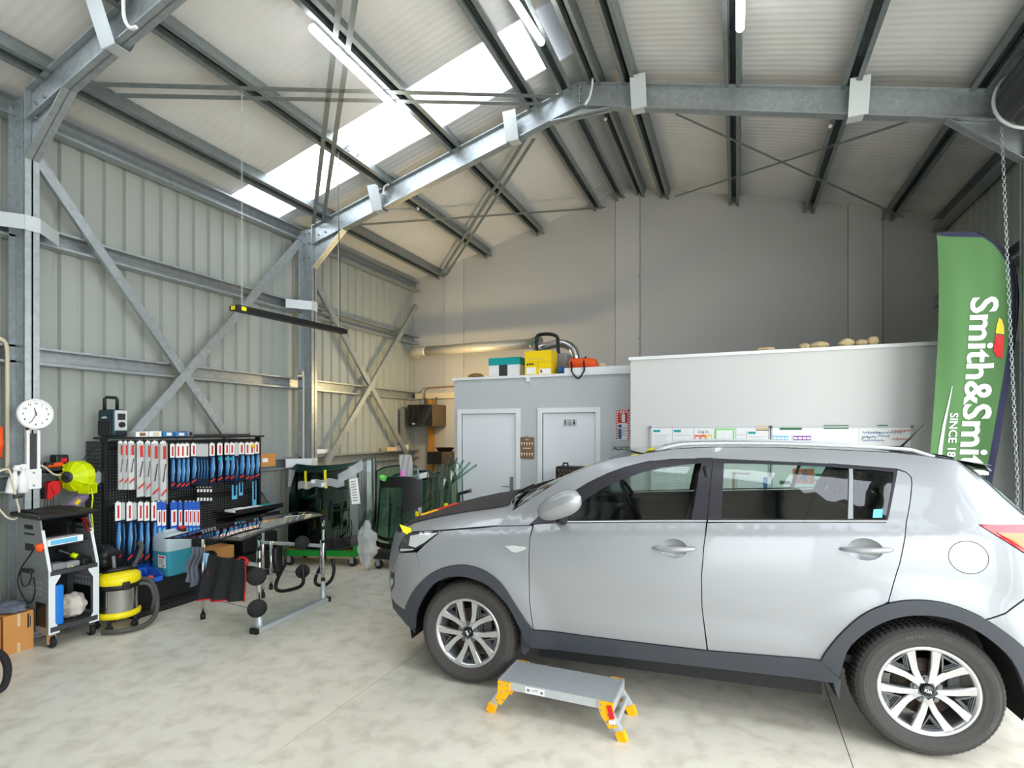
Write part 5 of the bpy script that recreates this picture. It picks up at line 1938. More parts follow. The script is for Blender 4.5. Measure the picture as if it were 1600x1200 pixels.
for y0_, y1_ in ((ty0, ty0 + 0.045), (ty1 - 0.045, ty1)):
    s_ = 1 if y0_ == ty0 else -1
    ye = ty0 if s_ > 0 else ty1
    mb = MB()
    mb.quadbox([(tx1, ye, 0.115), (tx1, ye + s_ * 0.075, 0.115), (tx1, ye + s_ * 0.075, 0.15), (tx1, ye + s_ * 0.045, 0.20), (tx1, ye + s_ * 0.045, 0.50), (tx1, ye + s_ * 0.08, 0.56), (tx1, ye + s_ * 0.08, 0.61), (tx1, ye, 0.61)], (0.004, 0, 0))
    mb.quadbox([(tx1, ye, 0.61), (tx1, ye + s_ * 0.022, 0.61), (tx1 - 0.10, ye + s_ * 0.022, 0.93), (tx1 - 0.10, ye, 0.93)], (0.004, 0, 0))
    mb.build('front_flange', 'trolleywhite', tr)
MB().box((tx0, ty0 + 0.012, 0.575), (tx1 + 0.006, ty1 - 0.012, 0.61)).build('work_shelf', 'darkgrey', tr)
MB().box((tx0, ty0 + 0.012, 0.13), (tx1 + 0.006, ty1 - 0.012, 0.17)).build('bottom_shelf', 'darkgrey', tr)
MB().box((tx0, ty0 + 0.012, 0.79), (tx1 - 0.08, ty1 - 0.012, 0.80)).build('upper_shelf', 'darkgrey', tr)
MB().box((tx0, ty0 + 0.012, 0.17), (tx0 + 0.008, ty1 - 0.012, 1.0)).build('back_panel', 'black', tr)
mb = MB()
mb.box((tx0, ty0 + 0.012, 0.99), (tx1 - 0.12, ty1 - 0.012, 1.0))
mb.box((tx1 - 0.145, ty0 + 0.012, 0.86), (tx1 - 0.14, ty1 - 0.10, 1.0))
mb.build('control_panel', 'blackgloss', tr)
MB().obox(((tx0 + tx1) / 2 - 0.045, (ty0 + ty1) / 2, 1.04), (0.40, 0.44, 0.035), ry=0.03, bev=0.012).build('lid', 'black', tr)
lid2 = MB().obox(((tx0 + tx1) / 2 - 0.09, (ty0 + ty1) / 2 - 0.02, 1.06), (0.28, 0.30, 0.02), ry=0.03, bev=0.008).build('lid_pad', 'blackrub', tr)
for x in (tx0 + 0.04, tx1 - 0.04):
    for y in (ty0 + 0.04, ty1 - 0.04):
        cs = MB().box((x - 0.025, y - 0.025, 0.10), (x + 0.025, y + 0.025, 0.116)).box((x - 0.02, y - 0.022, 0.03), (x + 0.02, y - 0.018, 0.10)).box((x - 0.02, y + 0.018, 0.03), (x + 0.02, y + 0.022, 0.10)).build('castor', 'chrome', tr)
        MB().lathe([(0, -0.016), (0.036, -0.016), (0.04, -0.012), (0.04, 0.012), (0.036, 0.016), (0, 0.016)], 20, 'y', (x + 0.008, y, 0.041)).build('castor_wheel', 'blackrub', cs)
# things on and in the trolley
single('manual_box', MB().obox((-5.10, 2.60, 0.828), (0.13, 0.26, 0.05), rz=0.10, bev=0.003), 'paper', 'white and blue printed carton lying on the upper trolley shelf', 'carton')
q = MB().obox((-5.033, 2.59, 0.828), (0.002, 0.2, 0.035), rz=0.10)
single('blue_card', q, 'skyblue', 'blue printed card in front of the white carton on the trolley', 'card')
single('orange_clip', MB().blob((-5.06, 2.435, 0.80), (0.03, 0.028, 0.04), 2, 0.08, 2), 'orange', 'orange clamp gripping the left side of the trolley', 'clamp')
t = thing('inspection_torch', 'black torch with a lime label lying on the trolley work shelf', 'torch', (-5.10, 2.67, 0.61))
a, b = Vector((-5.17, 2.61, 0.74)), Vector((-5.04, 2.74, 0.645))
MB().tube([a, a + (b - a) * 0.12, a + (b - a) * 0.2, b], [0.026, 0.026, 0.018, 0.02], 12).build('barrel', 'black', t)
MB().tube([a + (b - a) * 0.52, a + (b - a) * 0.74], 0.0215, 12).build('label_band', 'lime', t)
for i, (x, y, m, r_) in enumerate(((-5.03, 2.53, 'midgrey', (0.05, 0.045, 0.026)), (-5.02, 2.63, 'grey', (0.035, 0.06, 0.022)), (-5.04, 2.72, 'black', (0.05, 0.055, 0.026)))):
    single('hand_tool', MB().obox((x, y, 0.611 + r_[2]), tuple(2 * q for q in r_), rz=0.3 * i, bev=0.012), m, ['grey tool block at the near end of the trolley work shelf', 'light grey tool case in the middle of the trolley work shelf', 'black tool block at the far end of the trolley work shelf'][i], 'tool')
single('yellow_plug', MB().blob((-4.99, 2.62, 0.62), (0.014, 0.014, 0.011), 1, 0), 'yellow', 'tiny yellow plug on the front edge of the trolley work shelf', 'plug')
single('blue_case', MB().box((-5.02, 2.505, 0.171), (-4.982, 2.565, 0.49), 0.018), 'bluebright', 'bright blue slab standing upright in the lower trolley bay', 'case')
single('white_cloth_bag', MB().blob((-5.10, 2.68, 0.272), (0.10, 0.095, 0.10), 4, 0.055, 8, 2.4), 'clothwhite', 'crumpled off-white cloth bag in the lower trolley bay', 'bag')
t = thing('red_brush', 'dark red handled brush hung on the right panel of the trolley', 'brush', (-5.13, 2.79, 0.86))
MB().beam((-5.16, 2.79, 0.99), (-5.06, 2.79, 0.87), 0.018, 0.03, up=(0, 1, 0), bev=0.005).build('handle', 'darkred', t)
MB().beam((-5.06, 2.785, 0.95), (-5.03, 2.785, 0.90), 0.012, 0.012, up=(0, 1, 0)).build('pin', 'chrome', t)
pts = spline([(-5.13, 2.44, 0.80), (-5.20, 2.435, 0.72), (-5.30, 2.43, 0.62), (-5.34, 2.425, 0.50), (-5.25, 2.425, 0.38), (-5.16, 2.43, 0.36), (-5.11, 2.43, 0.46), (-5.14, 2.435, 0.56)], 6)
t = thing('power_cable', 'black power cable looped on the left side of the trolley', 'cable', (-5.2, 2.43, 0.36))
MB().tube(pts, 0.005, 6).build('cable', 'black', t)
pts = spline([(-5.33, 2.435, 0.60), (-5.28, 2.43, 0.48), (-5.20, 2.43, 0.50), (-5.17, 2.435, 0.58), (-5.26, 2.435, 0.60)], 6)
MB().tube(pts, 0.0045, 6).build('cable', 'black', t)
MB().obox((-5.24, 2.438, 0.60), (0.14, 0.03, 0.03), bev=0.008).build('plug_block', 'black', t)

# ---- cartons on the floor at the left edge
t = thing('cardboard_carton', 'brown cardboard carton topped with a grey rag beside the trolley', 'carton', (-5.28, 2.34, 0))
mb = MB().box((-5.42, 2.25, 0), (-5.15, 2.44, 0.30))
mb.build('carton', 'cardboard', t)
MB().box((-5.151, 2.40, 0.17), (-5.149, 2.412, 0.28)).box((-5.151, 2.417, 0.18), (-5.149, 2.422, 0.26)).build('print', 'text_dark', t)
MB().box((-5.151, 2.335, 0.2), (-5.149, 2.355, 0.30)).box((-5.151, 2.335, 0.0), (-5.149, 2.355, 0.07)).build('tape', 'cardpale', t)
single('grey_rag', MB().blob((-5.285, 2.345, 0.33), (0.135, 0.098, 0.045), 4, 0.07, 21, 2.4), 'clothgrey', 'crumpled blue-grey rag filling the top of the brown carton', 'rag')
single('second_carton', MB().box((-5.42, 2.02, 0), (-5.12, 2.222, 0.30), 0.004), 'cardboard', 'brown carton cut off by the left edge of the photo', 'carton')
single('dark_bag', MB().blob((-5.28, 2.10, 0.50), (0.12, 0.10, 0.21), 3, 0.07, 33, 1.6), 'black', 'black bag on the carton cut off by the left edge', 'bag')
ph = spline([atX(*p, -4.4) for p in ((-150, 1088), (-120, 1060), (-75, 1022), (-30, 1012), (-10, 1017), (6, 1027), (12, 1048), (6, 1072), (-10, 1082), (-30, 1084))], 14)
single('corrugated_hose', MB().tube(ph, [0.024 if k % 2 else 0.020 for k in range(len(ph))], 10), 'blackrub', 'black corrugated hose arching up from the floor at the left edge', 'hose')

# ---- things on the girts and columns
c0, c1 = atX(409, 718, -5.40), atX(437, 718, -5.40)
t = thing('cardboard_sleeve', 'brown cardboard sleeve with a white label over the brace by the middle column', 'cardboard', (-5.47, (c0.y + c1.y) / 2, 1.20))
zt, zb_ = atX(423, 709, -5.42).z, atX(423, 729, -5.42).z
ya, yb = c0.y - 0.05, c1.y - 0.05
MB().quadbox([(-5.55, ya, zb_), (-5.49, yb, zb_), (-5.49, yb, zt), (-5.55, ya, zt)], (0.05, 0.02, 0)).build('sleeve', 'cardboard', t)
m_ = Vector((-5.467, (ya + yb) / 2 + 0.02, (zt + zb_) / 2))
MB().obox(m_, (0.006, 0.07, 0.05), rz=-0.26).build('label', 'paper', t)
single('paper_roll', MB().cyl((-5.70, 6.0, 1.40), (-5.66, 6.42, 1.40), 0.042, 14), 'paper', 'white paper roll lying on the lower girt behind the windscreens', 'roll')
single('plastic_wrap', MB().blob((-5.68, 5.93, 1.385), (0.06, 0.09, 0.035), 2, 0.12, 6, 2), 'bagfilm', 'crumpled clear wrap on the lower girt beside the paper roll', 'plastic wrap')
single('ledge_carton', MB().box((-5.74, 7.72, 1.352), (-5.6, 8.0, 1.42), 0.003), 'cardpale', 'pale flat carton on the lower girt near the back corner', 'carton')
single('ledge_box', MB().obox((-5.68, 8.30, 1.40), (0.1, 0.28, 0.09), rz=0.1, bev=0.003), 'paper', 'white box on the lower girt in the back corner', 'box')
MB().tube(spline([(-5.60, 5.66, 2.47), (-5.56, 5.70, 2.47), (-5.54, 5.71, 2.42), (-5.54, 5.71, 1.0), (-5.54, 5.71, 0.4)], 5), 0.013, 8).build('conduit', 'cream', wl)
# round yellow sticker and green flashes on some packs
q = atX(396, 697, PKX + 0.02)
MB().lathe([(0, 0), (0.026, 0), (0.026, 0.002), (0, 0.002)], 18, 'x', q).build('round_sticker', 'yellow', stand)
for px in (343, 354, 361, 388):
    q = atX(px, 717, PKX + 0.03)
    MB().box(q + Vector((0, -0.018, -0.018)), q + Vector((0.002, 0.018, 0.018))).build('green_flash', 'teal', stand)
# ================================================================== GLASS STAND AND DOLLIES
# ---- windscreen repair stand
A0, A1 = Vector((-3.77, 3.38, 0)), Vector((-3.81, 4.19, 0))
B0, B1 = Vector((-4.50, 3.41, 0)), Vector((-4.50, 4.08, 0))
gs = thing('windscreen_stand', 'folding aluminium windscreen stand with black suction pads in mid floor', 'stand', (-4.15, 3.8, 0))
d = (A1 - A0).normalized()
MB().beam(A0 - d * 0.04 + Vector((0, 0, 0.022)), A1 + d * 0.04 + Vector((0, 0, 0.022)), 0.075, 0.044, bev=0.01).build('foot_rail', 'alu', gs)
MB().beam(A0 - d * 0.07 + Vector((0, 0, 0.023)), A0 - d * 0.038 + Vector((0, 0, 0.023)), 0.08, 0.046, bev=0.004).build('rail_end', 'black', gs)
MB().beam(A1 + d * 0.038 + Vector((0, 0, 0.023)), A1 + d * 0.07 + Vector((0, 0, 0.023)), 0.08, 0.046, bev=0.004).build('rail_end', 'black', gs)
for p, h in ((A0, 0.80), (A1, 0.84)):
    pole = MB().tube([p + Vector((0, 0, 0.04)), p + Vector((0, 0, h))], 0.016, 14).build('pole', 'chrome', gs)
    MB().tube([p + Vector((0, 0, 0.04)), p + Vector((0, 0, 0.07)), p + Vector((0, 0, 0.22))], [0.034, 0.03, 0.02], 12).build('pole_socket', 'alu', pole)
    for z in (0.22, 0.60, h - 0.10):
        MB().cyl(p + Vector((0, 0, z)), p + Vector((0, 0, z + 0.03)), 0.021, 12).build('clamp_collar', 'black', pole)
    MB().cyl(p + Vector((0, 0, h)), p + Vector((0, 0, h + 0.018)), 0.022, 12).build('rubber_cap', 'black', pole)
    q = p + Vector((-0.05, 0.03, 0))
    MB().tube([q + Vector((0, 0, 0.10 if p is A0 else 0.28)), q + Vector((0, 0, 0.68 if p is A0 else 0.62))], 0.014, 12).build('inner_pole', 'chrome', gs)
for p, h in ((B0, 0.78), (B1, 0.84)):
    leg = MB().tube([p + Vector((0, 0, 0.0)), p + Vector((0, 0, h))], 0.015, 12).build('leg', 'chrome', gs)
    MB().tube([p, p + Vector((0, 0, 0.05))], 0.022, 12).build('rubber_foot', 'black', leg)
    MB().cyl(p + Vector((0, 0, h)), p + Vector((0, 0, h + 0.018)), 0.021, 12).build('rubber_cap', 'black', leg)
q = B1 + Vector((0.22, -0.1, 0))
MB().tube([q + Vector((0, 0, 0.16)), q + Vector((0, 0, 0.62))], 0.015, 12).build('inner_pole', 'chrome', gs)
MB().tube([q + Vector((0, 0, 0.14)), q + Vector((0, 0, 0.18))], 0.02, 12).build('rubber_foot', 'black', gs)
for a, b, z in ((B0, A0, 0.57), (B1, A1, 0.57)):
    MB().beam(a + Vector((0, 0, z)), b + Vector((0, 0, z)), 0.03, 0.03, bev=0.006).build('cross_bar', 'alu', gs)
for a, b, z in ((B0, A0, 0.20), (B1, A1, 0.30)):
    MB().tube([a + Vector((0, 0, z)), b + Vector((0, 0, z - 0.02))], 0.004, 6).build('tie_wire', 'grey', gs)
# suction pads on the near pole and the far bar
for px, py, x, r in ((401, 901, -3.72, 0.078), (402, 951, -3.72, 0.078), (472, 848, -3.90, 0.068), (473, 893, -3.90, 0.068)):
    c = atX(px, py, x)
    M_ = Matrix.Translation(c) @ Matrix.Rotation(math.radians(-38), 4, 'Z')
    s_ = MB(M_).lathe([(0, 0.0), (r * 0.96, 0.0), (r, -0.006), (r * 0.9, -0.018), (r * 0.4, -0.03), (0, -0.03)], 32, 'x').build('suction_pad', 'blackrub', gs)
    MB(M_).tube([(-0.03, 0, 0), (-0.06, 0, 0)], 0.02, 10).build('pad_stem', 'black', s_)
# black bent handles hanging under the glass
for k, off in enumerate((Vector((-4.08, 3.95, 0)), Vector((-3.86, 4.25, 0)))):
    w = 0.17 if k == 0 else 0.06
    pts = [off + Vector((0.02, 0.0, 0.42)), off + Vector((-0.04, 0.0, 0.33)), off + Vector((-0.10, 0, 0.22)), off + Vector((-0.09, 0, 0.155)), off + Vector((0.0, 0.02, 0.15)), off + Vector((w, 0.05, 0.21)), off + Vector((w + 0.03, 0.05, 0.31)), off + Vector((w + 0.01, 0.05, 0.42))]
    t = MB().tube(spline(pts, 5), 0.017, 10).build('bent_handle', 'black', gs)
    MB().tube([off + Vector((0.02, 0, 0.42)), off + Vector((0.0, 0.02, 0.56))], 0.012, 8).build('handle_hook', 'black', t)
MB().tube(spline([Vector((-4.25, 4.0, 0.55)), Vector((-4.22, 3.98, 0.40)), Vector((-4.18, 3.96, 0.34)), Vector((-4.20, 4.0, 0.28))], 5), [0.03] * 8 + [0.02] * 8, 8).build('strap_grip', 'black', gs)

# ---- the windscreen lying on it
T_, N_, R_, F_ = Vector((-4.33, 2.94, 0.845)), Vector((-3.60, 3.05, 0.865)), Vector((-3.80, 4.22, 0.885)), Vector((-4.24, 4.18, 0.885))


def lay(s, t, up=0.0):
    """s along the long side, t across."""
    a, b = T_ + (F_ - T_) * s, N_ + (R_ - N_) * s
    p = a + (b - a) * t
    bow = -0.10 * (math.sin(PI * t) - 0) * (1 - s) ** 2 * 0.5
    p = p + Vector((0, bow, 0.022 * math.sin(PI * s) + 0.02 * math.sin(PI * t) - 0.01 + up))
    return p


ws = thing('loose_windscreen', 'loose curved windscreen glass lying on the aluminium stand', 'windscreen', (-4.0, 3.6, 0.83))
MB().grid(lambda s, t: lay(0.07 + 0.86 * s, 0.08 + 0.84 * t), 16, 12).build('glass', 'screenglass', ws, fix=False)


def ringgrid(fn, a, b, m, name, parent, t=0.006):
    """Border band between parameter margins 0 and a/b."""
    mb = MB()
    for (s0, s1, t0, t1) in ((0, a, 0, 1), (1 - a, 1, 0, 1), (a, 1 - a, 0, b), (a, 1 - a, 1 - b, 1)):
        mb.grid(lambda s, q: fn(s0 + (s1 - s0) * s, t0 + (t1 - t0) * q), 10, 10)
    return mb.build(name, m, parent, fix=False)


ringgrid(lambda s, t: lay(s, t), 0.07, 0.08, 'blackgloss', 'black_border', ws)
e_ = [lay(k / 14, 0) for k in range(15)] + [lay(1, k / 8) for k in range(1, 9)] + [lay(1 - k / 14, 1) for k in range(1, 15)] + [lay(0, 1 - k / 8) for k in range(1, 8)]
MB().tube(e_, 0.005, 6, closed=True).build('edge_seal', 'blackrub', ws)

# ---- cloths on the stand
mb = MB()
c0_, c1_ = Vector((-4.42, 3.40, 0.60)), Vector((-3.93, 3.39, 0.60))


def apron(s, t):
    p = c0_ + (c1_ - c0_) * s
    z = 0.60 - (0.40 - 0.05 * s) * t
    y = p.y - 0.022 - 0.03 * t - 0.028 * math.sin(s * 17 + 2 * t) * (0.25 + t) * (1 - 0.4 * s)
    x = p.x + 0.03 * t * (1 - 2 * s) * -1
    return (x, y, z)


ap = thing('work_apron', 'black work apron with red piping draped over the stand bar', 'apron', (-4.18, 3.37, 0.18))
MB().grid(apron, 26, 14).build('cloth', 'apron', ap, fix=False)
MB().tube([Vector(apron(k / 20 * 0.55, 1.0)) for k in range(21)], 0.007, 6).build('red_piping', 'red', ap)
MB().tube([Vector(apron(1.0, k / 10)) + Vector((0.004, 0, 0)) for k in range(11)], 0.006, 6).build('red_piping', 'red', ap)
MB().tube(spline([Vector(apron(0.85, 0.0)), Vector(apron(0.9, 0.0)) + Vector((0.05, -0.02, 0.03)), Vector(apron(1.0, 0.0)) + Vector((0.06, -0.02, 0.0)), Vector(apron(1.0, 0.15))], 5), 0.009, 6).build('red_strap', 'red', ap)


def rag(s, t):
    x = -4.60 + 0.14 * s + 0.02 * math.sin(9 * t)
    z = 0.66 - 0.36 * t * (0.8 + 0.2 * math.sin(3 * s))
    return (x - 0.06 * t, 3.385 - 0.03 * math.sin(s * 15) - 0.02 * t, z)


single('grey_towel', MB().grid(rag, 18, 12), 'clothgrey', 'grey towel hung over the left end of the windscreen stand', 'towel', fix=False)


def rag2(s, t):
    return (-4.43 + 0.06 * s, 3.365 - 0.012 * math.sin(s * 12 + t), 0.62 - 0.18 * t)


lt = thing('light_blue_cloth', 'light blue cloth with a red hem hung between the towel and the apron', 'cloth', (-4.4, 3.36, 0.43))
MB().grid(rag2, 8, 8).build('cloth', 'packlight', lt, fix=False)
MB().tube([Vector(rag2(k / 6, 1.0)) for k in range(7)], 0.008, 6).build('red_hem', 'red', lt)


# ---- carton and black box on the plinth behind the stand
single('tan_carton', MB().box((-5.42, 4.02, 0.302), (-5.20, 4.32, 0.44), 0.004), 'cardboard', 'low brown carton on the plinth behind the loose windscreen', 'carton')
t = thing('black_crate', 'black plastic tool case on the plinth behind the loose windscreen', 'case', (-5.3, 4.65, 0.302))
MB().box((-5.45, 4.42, 0.302), (-5.18, 4.92, 0.50), 0.02).build('body', 'black', t)
MB().tube([(-5.175, 4.58, 0.42), (-5.15, 4.60, 0.43), (-5.15, 4.74, 0.43), (-5.175, 4.76, 0.42)], 0.01, 6).build('handle', 'darkgrey', t)
single('dark_towel', MB().blob((-5.14, 3.92, 0.37), (0.09, 0.14, 0.075), 3, 0.09, 12, 1.6), 'black', 'dark crumpled cloth on the plinth right of the fluid container', 'cloth')


# ---- dollies with glass
def dolly(origin, rz, L, D, m, name, label):
    M_ = frame(origin, rz)
    t = thing(name, label, 'dolly', origin, rz)
    z0, z1 = 0.13, 0.20
    for a, b, nm in (((0, 0, z0), (L, 0.05, z1), 'side_rail'), ((0, D - 0.05, z0), (L, D, z1), 'side_rail'), ((0, 0.05, z0), (0.05, D - 0.05, z1), 'end_rail'), ((L - 0.05, 0.05, z0), (L, D - 0.05, z1), 'end_rail')):
        MB(M_).box(a, b, 0.004).build(nm, m, t)
    MB(M_).box((L - 0.05, 0, z1), (L, D, z1 + 0.06)).build('end_stop', m, t)
    MB(M_).box((0.05, 0.05, z1 - 0.02), (L - 0.05, D - 0.05, z1 - 0.005)).build('deck', 'wood' if m == 'green' else 'black', t)
    for x in (0.08, L - 0.08):
        for y in (0.05, D - 0.05):
            c = MB(M_).box((x - 0.03, y - 0.03, 0.115), (x + 0.03, y + 0.03, 0.13)).box((x - 0.025, y - 0.024, 0.04), (x + 0.025, y - 0.020, 0.115)).box((x - 0.025, y + 0.020, 0.04), (x + 0.025, y + 0.024, 0.115)).build('castor', 'grey', t)
            MB(M_).lathe([(0, -0.018), (0.05, -0.018), (0.056, -0.01), (0.056, 0.01), (0.05, 0.018), (0, 0.018)], 20, 'y', (x + 0.01, y, 0.057)).build('castor_wheel', 'blackrub', c)
    return t, M_


gd, GM = dolly((-5.33, 5.12, 0), math.radians(18.5), 0.98, 0.52, 'green', 'green_dolly', 'green steel dolly on castors carrying a row of windscreens')


def standing_glass(M_, x0, x1, y, z0, z1, taper, bow, lean, name, label, group, glass='tintglass', border=0.06, cat='windscreen', bm='blackgloss', top=None, lower=0.0, horn=0.0):
    """Curved sheet standing on its edge. Local x along the dolly."""
    t = thing(name, label, cat, tuple(M_ @ Vector(((x0 + x1) / 2, y, z0))), 0, group)
    W, H_ = x1 - x0, z1 - z0

    def P(s, q, d=0.0):
        # rounded trapezoid
        ins = taper * q
        cs = abs(2 * s - 1)
        zz = z0 + H_ * q - 0.05 * H_ * (cs ** 3) * (q > 0.5) * (2 * q - 1) + 0.07 * H_ * (cs ** 4) * (q < 0.5) * (1 - 2 * q)
        if horn:
            zz += (horn + 0.05 * H_) * (cs ** 2) * max(0.0, 2 * q - 1) + 0.05 * H_ * (cs ** 3 - cs ** 2) * max(0.0, 2 * q - 1) - 0.05 * H_ * (1 - cs ** 2) * max(0.0, 1 - 2 * q) * 0.6
        if top:
            zz += top * (s - 0.5) * q
        x = x0 + ins * W + (W - 2 * ins * W) * s
        yy = y + bow * (1 - (2 * s - 1) ** 2) + lean * q + d
        return M_ @ Vector((x, yy, zz))
    b, bz = border, border * W / H_
    bl = bz + lower
    MB().grid(lambda s, q: P(b + (1 - 2 * b) * s, bl + (1 - bz - bl) * q), 14, 12).build('glass', glass, t, fix=False)
    mb = MB()
    for (s0, s1, q0, q1) in ((0, 1, 0, bl), (0, 1, 1 - bz, 1), (0, b, bl, 1 - bz), (1 - b, 1, bl, 1 - bz)):
        mb.grid(lambda s, q: P(s0 + (s1 - s0) * s, q0 + (q1 - q0) * q), 14, 8)
    mb.build('black_border', bm, t, fix=False)
    e = [P(k / 16, 0) for k in range(17)] + [P(1, k / 10) for k in range(1, 11)] + [P(1 - k / 16, 1) for k in range(1, 17)] + [P(0, 1 - k / 10) for k in range(1, 10)]
    MB().tube(e, 0.0035, 5, closed=True).build('rim', 'screenrim', t)
    return t, P


gl = []
names = ['frontmost', 'second', 'third', 'fourth', 'fifth', 'rearmost']
for k in range(6):
    gl.append(standing_glass(GM, 0.02 - 0.012 * k, 1.0 + 0.02 * k * (k > 3), 0.12 + 0.06 * k, 0.235, 1.20 + 0.012 * k, 0.015, -0.10, 0.02, 'windscreen', '%s windscreen standing on the green dolly' % names[k], 'windscreens on the green dolly', 'screenglass' if k == 0 else 'tintglass', 0.035 if k == 0 else 0.02, top=0.10, lower=0.10 if k == 0 else 0.06, horn=0.06))
P0 = gl[0][1]
for k, s in enumerate((0.27, 0.55)):
    a, b = P0(s, 1.02, -0.008), P0(s + 0.01, 0.76, -0.008)
    q = MB().tube([P0(s, 1.0, 0.02), P0(s, 1.022, -0.002), P0(s + 0.004, 0.9, -0.006), P0(s + 0.012, 0.80, -0.007)], 0.004, 6)
    mb = MB()
    mb.grid(lambda u, v: P0(s - 0.018 + 0.036 * u + 0.012 * v, 1.015 - 0.24 * v, -0.010 - 0.004 * math.sin(5 * v)), 2, 8)
    single('tape_strip', mb, 'tapeyellow', ['yellow tape strip on the left of the front windscreen', 'yellow tape strip on the middle of the front windscreen'][k], 'tape', 'yellow tape on the windscreens', fix=False)
lab = MB().grid(lambda u, v: P0(0.86 + 0.10 * u + 0.03 * v, 0.84 - 0.30 * v, -0.006), 2, 3)
lo = thing('glass_label', 'white printed label sheet on the right edge of the front windscreen', 'label', tuple(P0(0.9, 0.5)))
lab.build('sheet', 'paper', lo, fix=False)
mb = MB()
for k in range(8):
    mb.grid(lambda u, v: P0(0.875 + 0.06 * u + 0.03 * (k / 8), 0.81 - 0.032 * k - 0.010 * v, -0.008), 1, 1)
mb.build('print_line', 'midgrey', lo, kind='stuff', fix=False)
fm = MB().grid(lambda u, v: P0(0.16 + 0.64 * u, 0.90 - 0.10 * v - 0.10 * abs(u - 0.5) ** 1.5 + 0.012 * math.sin(20 * u), -0.014 - 0.006 * math.sin(13 * u + 4 * v)), 20, 5)
single('protective_film', fm, 'bagfilm', 'crinkled clear film folded over the upper part of the front windscreen', 'film', fix=False)
for k, s in enumerate((0.36, 0.50)):
    single('white_sticker', MB().grid(lambda u, v: P0(s + 0.06 * u, 0.90 - 0.05 * v - 0.05 * k, -0.018), 1, 1), 'paper', ['white sticker left of the middle tape on the front windscreen', 'white sticker beside the middle tape on the front windscreen'][k], 'sticker', 'stickers on the front windscreen', fix=False)
single('film_corner', MB().grid(lambda u, v: P0(-0.01 + 0.12 * u * (1 - v * 0.6), 1.01 - 0.22 * v, -0.012 - 0.01 * math.sin(9 * u)), 6, 6), 'bagfilm', 'clear film bunched at the top left corner of the front windscreen', 'film', fix=False)
single('film_corner', MB().grid(lambda u, v: P0(0.72 + 0.30 * u, 1.03 - 0.12 * v - 0.10 * (1 - u), -0.014 - 0.01 * math.sin(11 * u)), 8, 5), 'bagfilm', 'clear film bunched at the top right corner of the front windscreen', 'film', fix=False)

bd, BM = dolly((-4.18, 5.42, 0), math.radians(13), 1.15, 0.62, 'black', 'glass_trolley', 'black dolly holding rear windows just behind the car bonnet')
rw = []
rw.append(standing_glass(BM, 0.02, 0.62, 0.10, 0.34, 1.14, 0.03, -0.05, 0.10, 'rear_window', 'tinted rear window with a black band, front one on the black dolly', 'rear windows on the black dolly', 'screenglass', 0.05, 'window', lower=0.02))
P1 = rw[0][1]
MB().grid(lambda u, v: P1(0.02 + 0.96 * u, 0.99 - 0.16 * v, -0.004), 8, 3).build('black_band', 'black', rw[0][0], fix=False)
MB().grid(lambda u, v: P1(0.60 + 0.40 * u, 0.99 - 0.55 * v + 0.1 * u * v, -0.0045), 6, 6).build('moulded_cover', 'black', rw[0][0], fix=False)
for k, (x0, x1, y, z1, lb_) in enumerate(((-0.06, 0.55, 0.20, 1.28, 'dark rear window standing second on the black dolly'), (0.10, 0.80, 0.30, 1.20, 'dark rear window standing third on the black dolly'), (0.22, 0.92, 0.40, 1.10, 'black framed rear window at the back of the black dolly'))):
    rw.append(standing_glass(BM, x0, x1, y, 0.22, z1, 0.03, -0.04, 0.06, 'rear_window', lb_, 'rear windows on the black dolly', 'tintglass', 0.03, 'window', lower=0.05, top=0.06))
for k, (x0, x1, y, z1, lb_) in enumerate(((0.62, 1.00, 0.16, 1.18, 'pale green side glass right of the black banded window'), (0.72, 1.06, 0.26, 1.26, 'pale green side glass second from the office wall'), (0.80, 1.10, 0.36, 1.34, 'tall pale green side glass nearest the office wall'))):
    standing_glass(BM, x0, x1, y, 0.24, z1, 0.12, -0.03, 0.04, 'side_glass', lb_, 'pale side glasses', 'greenglass', 0.03, 'glass pane', 'darkgrey', top=-0.12)
# fan of thin green offcuts behind
for k in range(5):
    a = BM @ Vector((0.86 + 0.03 * k, 0.46 + 0.012 * k, 1.10))
    b = a + Vector((0.02 + 0.06 * k, 0.02, 0.30 - 0.03 * k))
    single('glass_strip', MB().beam(a - (b - a) * 2.2, b, 0.03, 0.003, up=(0.2, -1, 0)), 'greenglass', 'thin green glass strip fanned out beside the washroom wall, %s from the left' % ORD[k], 'glass strip', 'fanned glass strips')
# tags and wraps
a, b = P1(0.02, 1.04, -0.03), P1(0.16, 0.98, -0.03)
single('lime_tube', MB().tube([a, a + (b - a) * 0.2, b], [0.02, 0.036, 0.036], 14), 'limegreen', 'bright green foam tube on the top corner of the black banded window', 'tube')
P2 = rw[1][1]
single('pink_card', MB().grid(lambda u, v: P2(0.60 + 0.15 * u, 0.93 - 0.11 * v, -0.012), 1, 1), 'pink', 'bright pink card stuck on glass above the green tube', 'card', fix=False)
single('wrap_sheet', MB().grid(lambda u, v: P2(0.58 + 0.28 * u + 0.04 * v, 1.12 - 0.26 * v, -0.02 - 0.012 * math.sin(15 * u + 6 * v)), 10, 8), 'bagfilm', 'crinkled clear plastic behind the pink card', 'plastic wrap', fix=False)
P3 = rw[2][1]
single('barcode_label', MB().grid(lambda u, v: P3(0.38 + 0.42 * u, 0.93 - 0.07 * v + 0.06 * u, -0.02), 1, 1), 'paper', 'long white label strip slanting right of the pink card', 'label', fix=False)
c = BM @ Vector((0.02, -0.06, 0.30))
single('bubble_wrap', MB().blob(c + Vector((-0.05, 0, 0.02)), (0.12, 0.07, 0.25), 4, 0.10, 14, 2.6), 'bagfilm', 'crumpled bubble wrap bag hanging between the two dollies', 'bubble wrap')
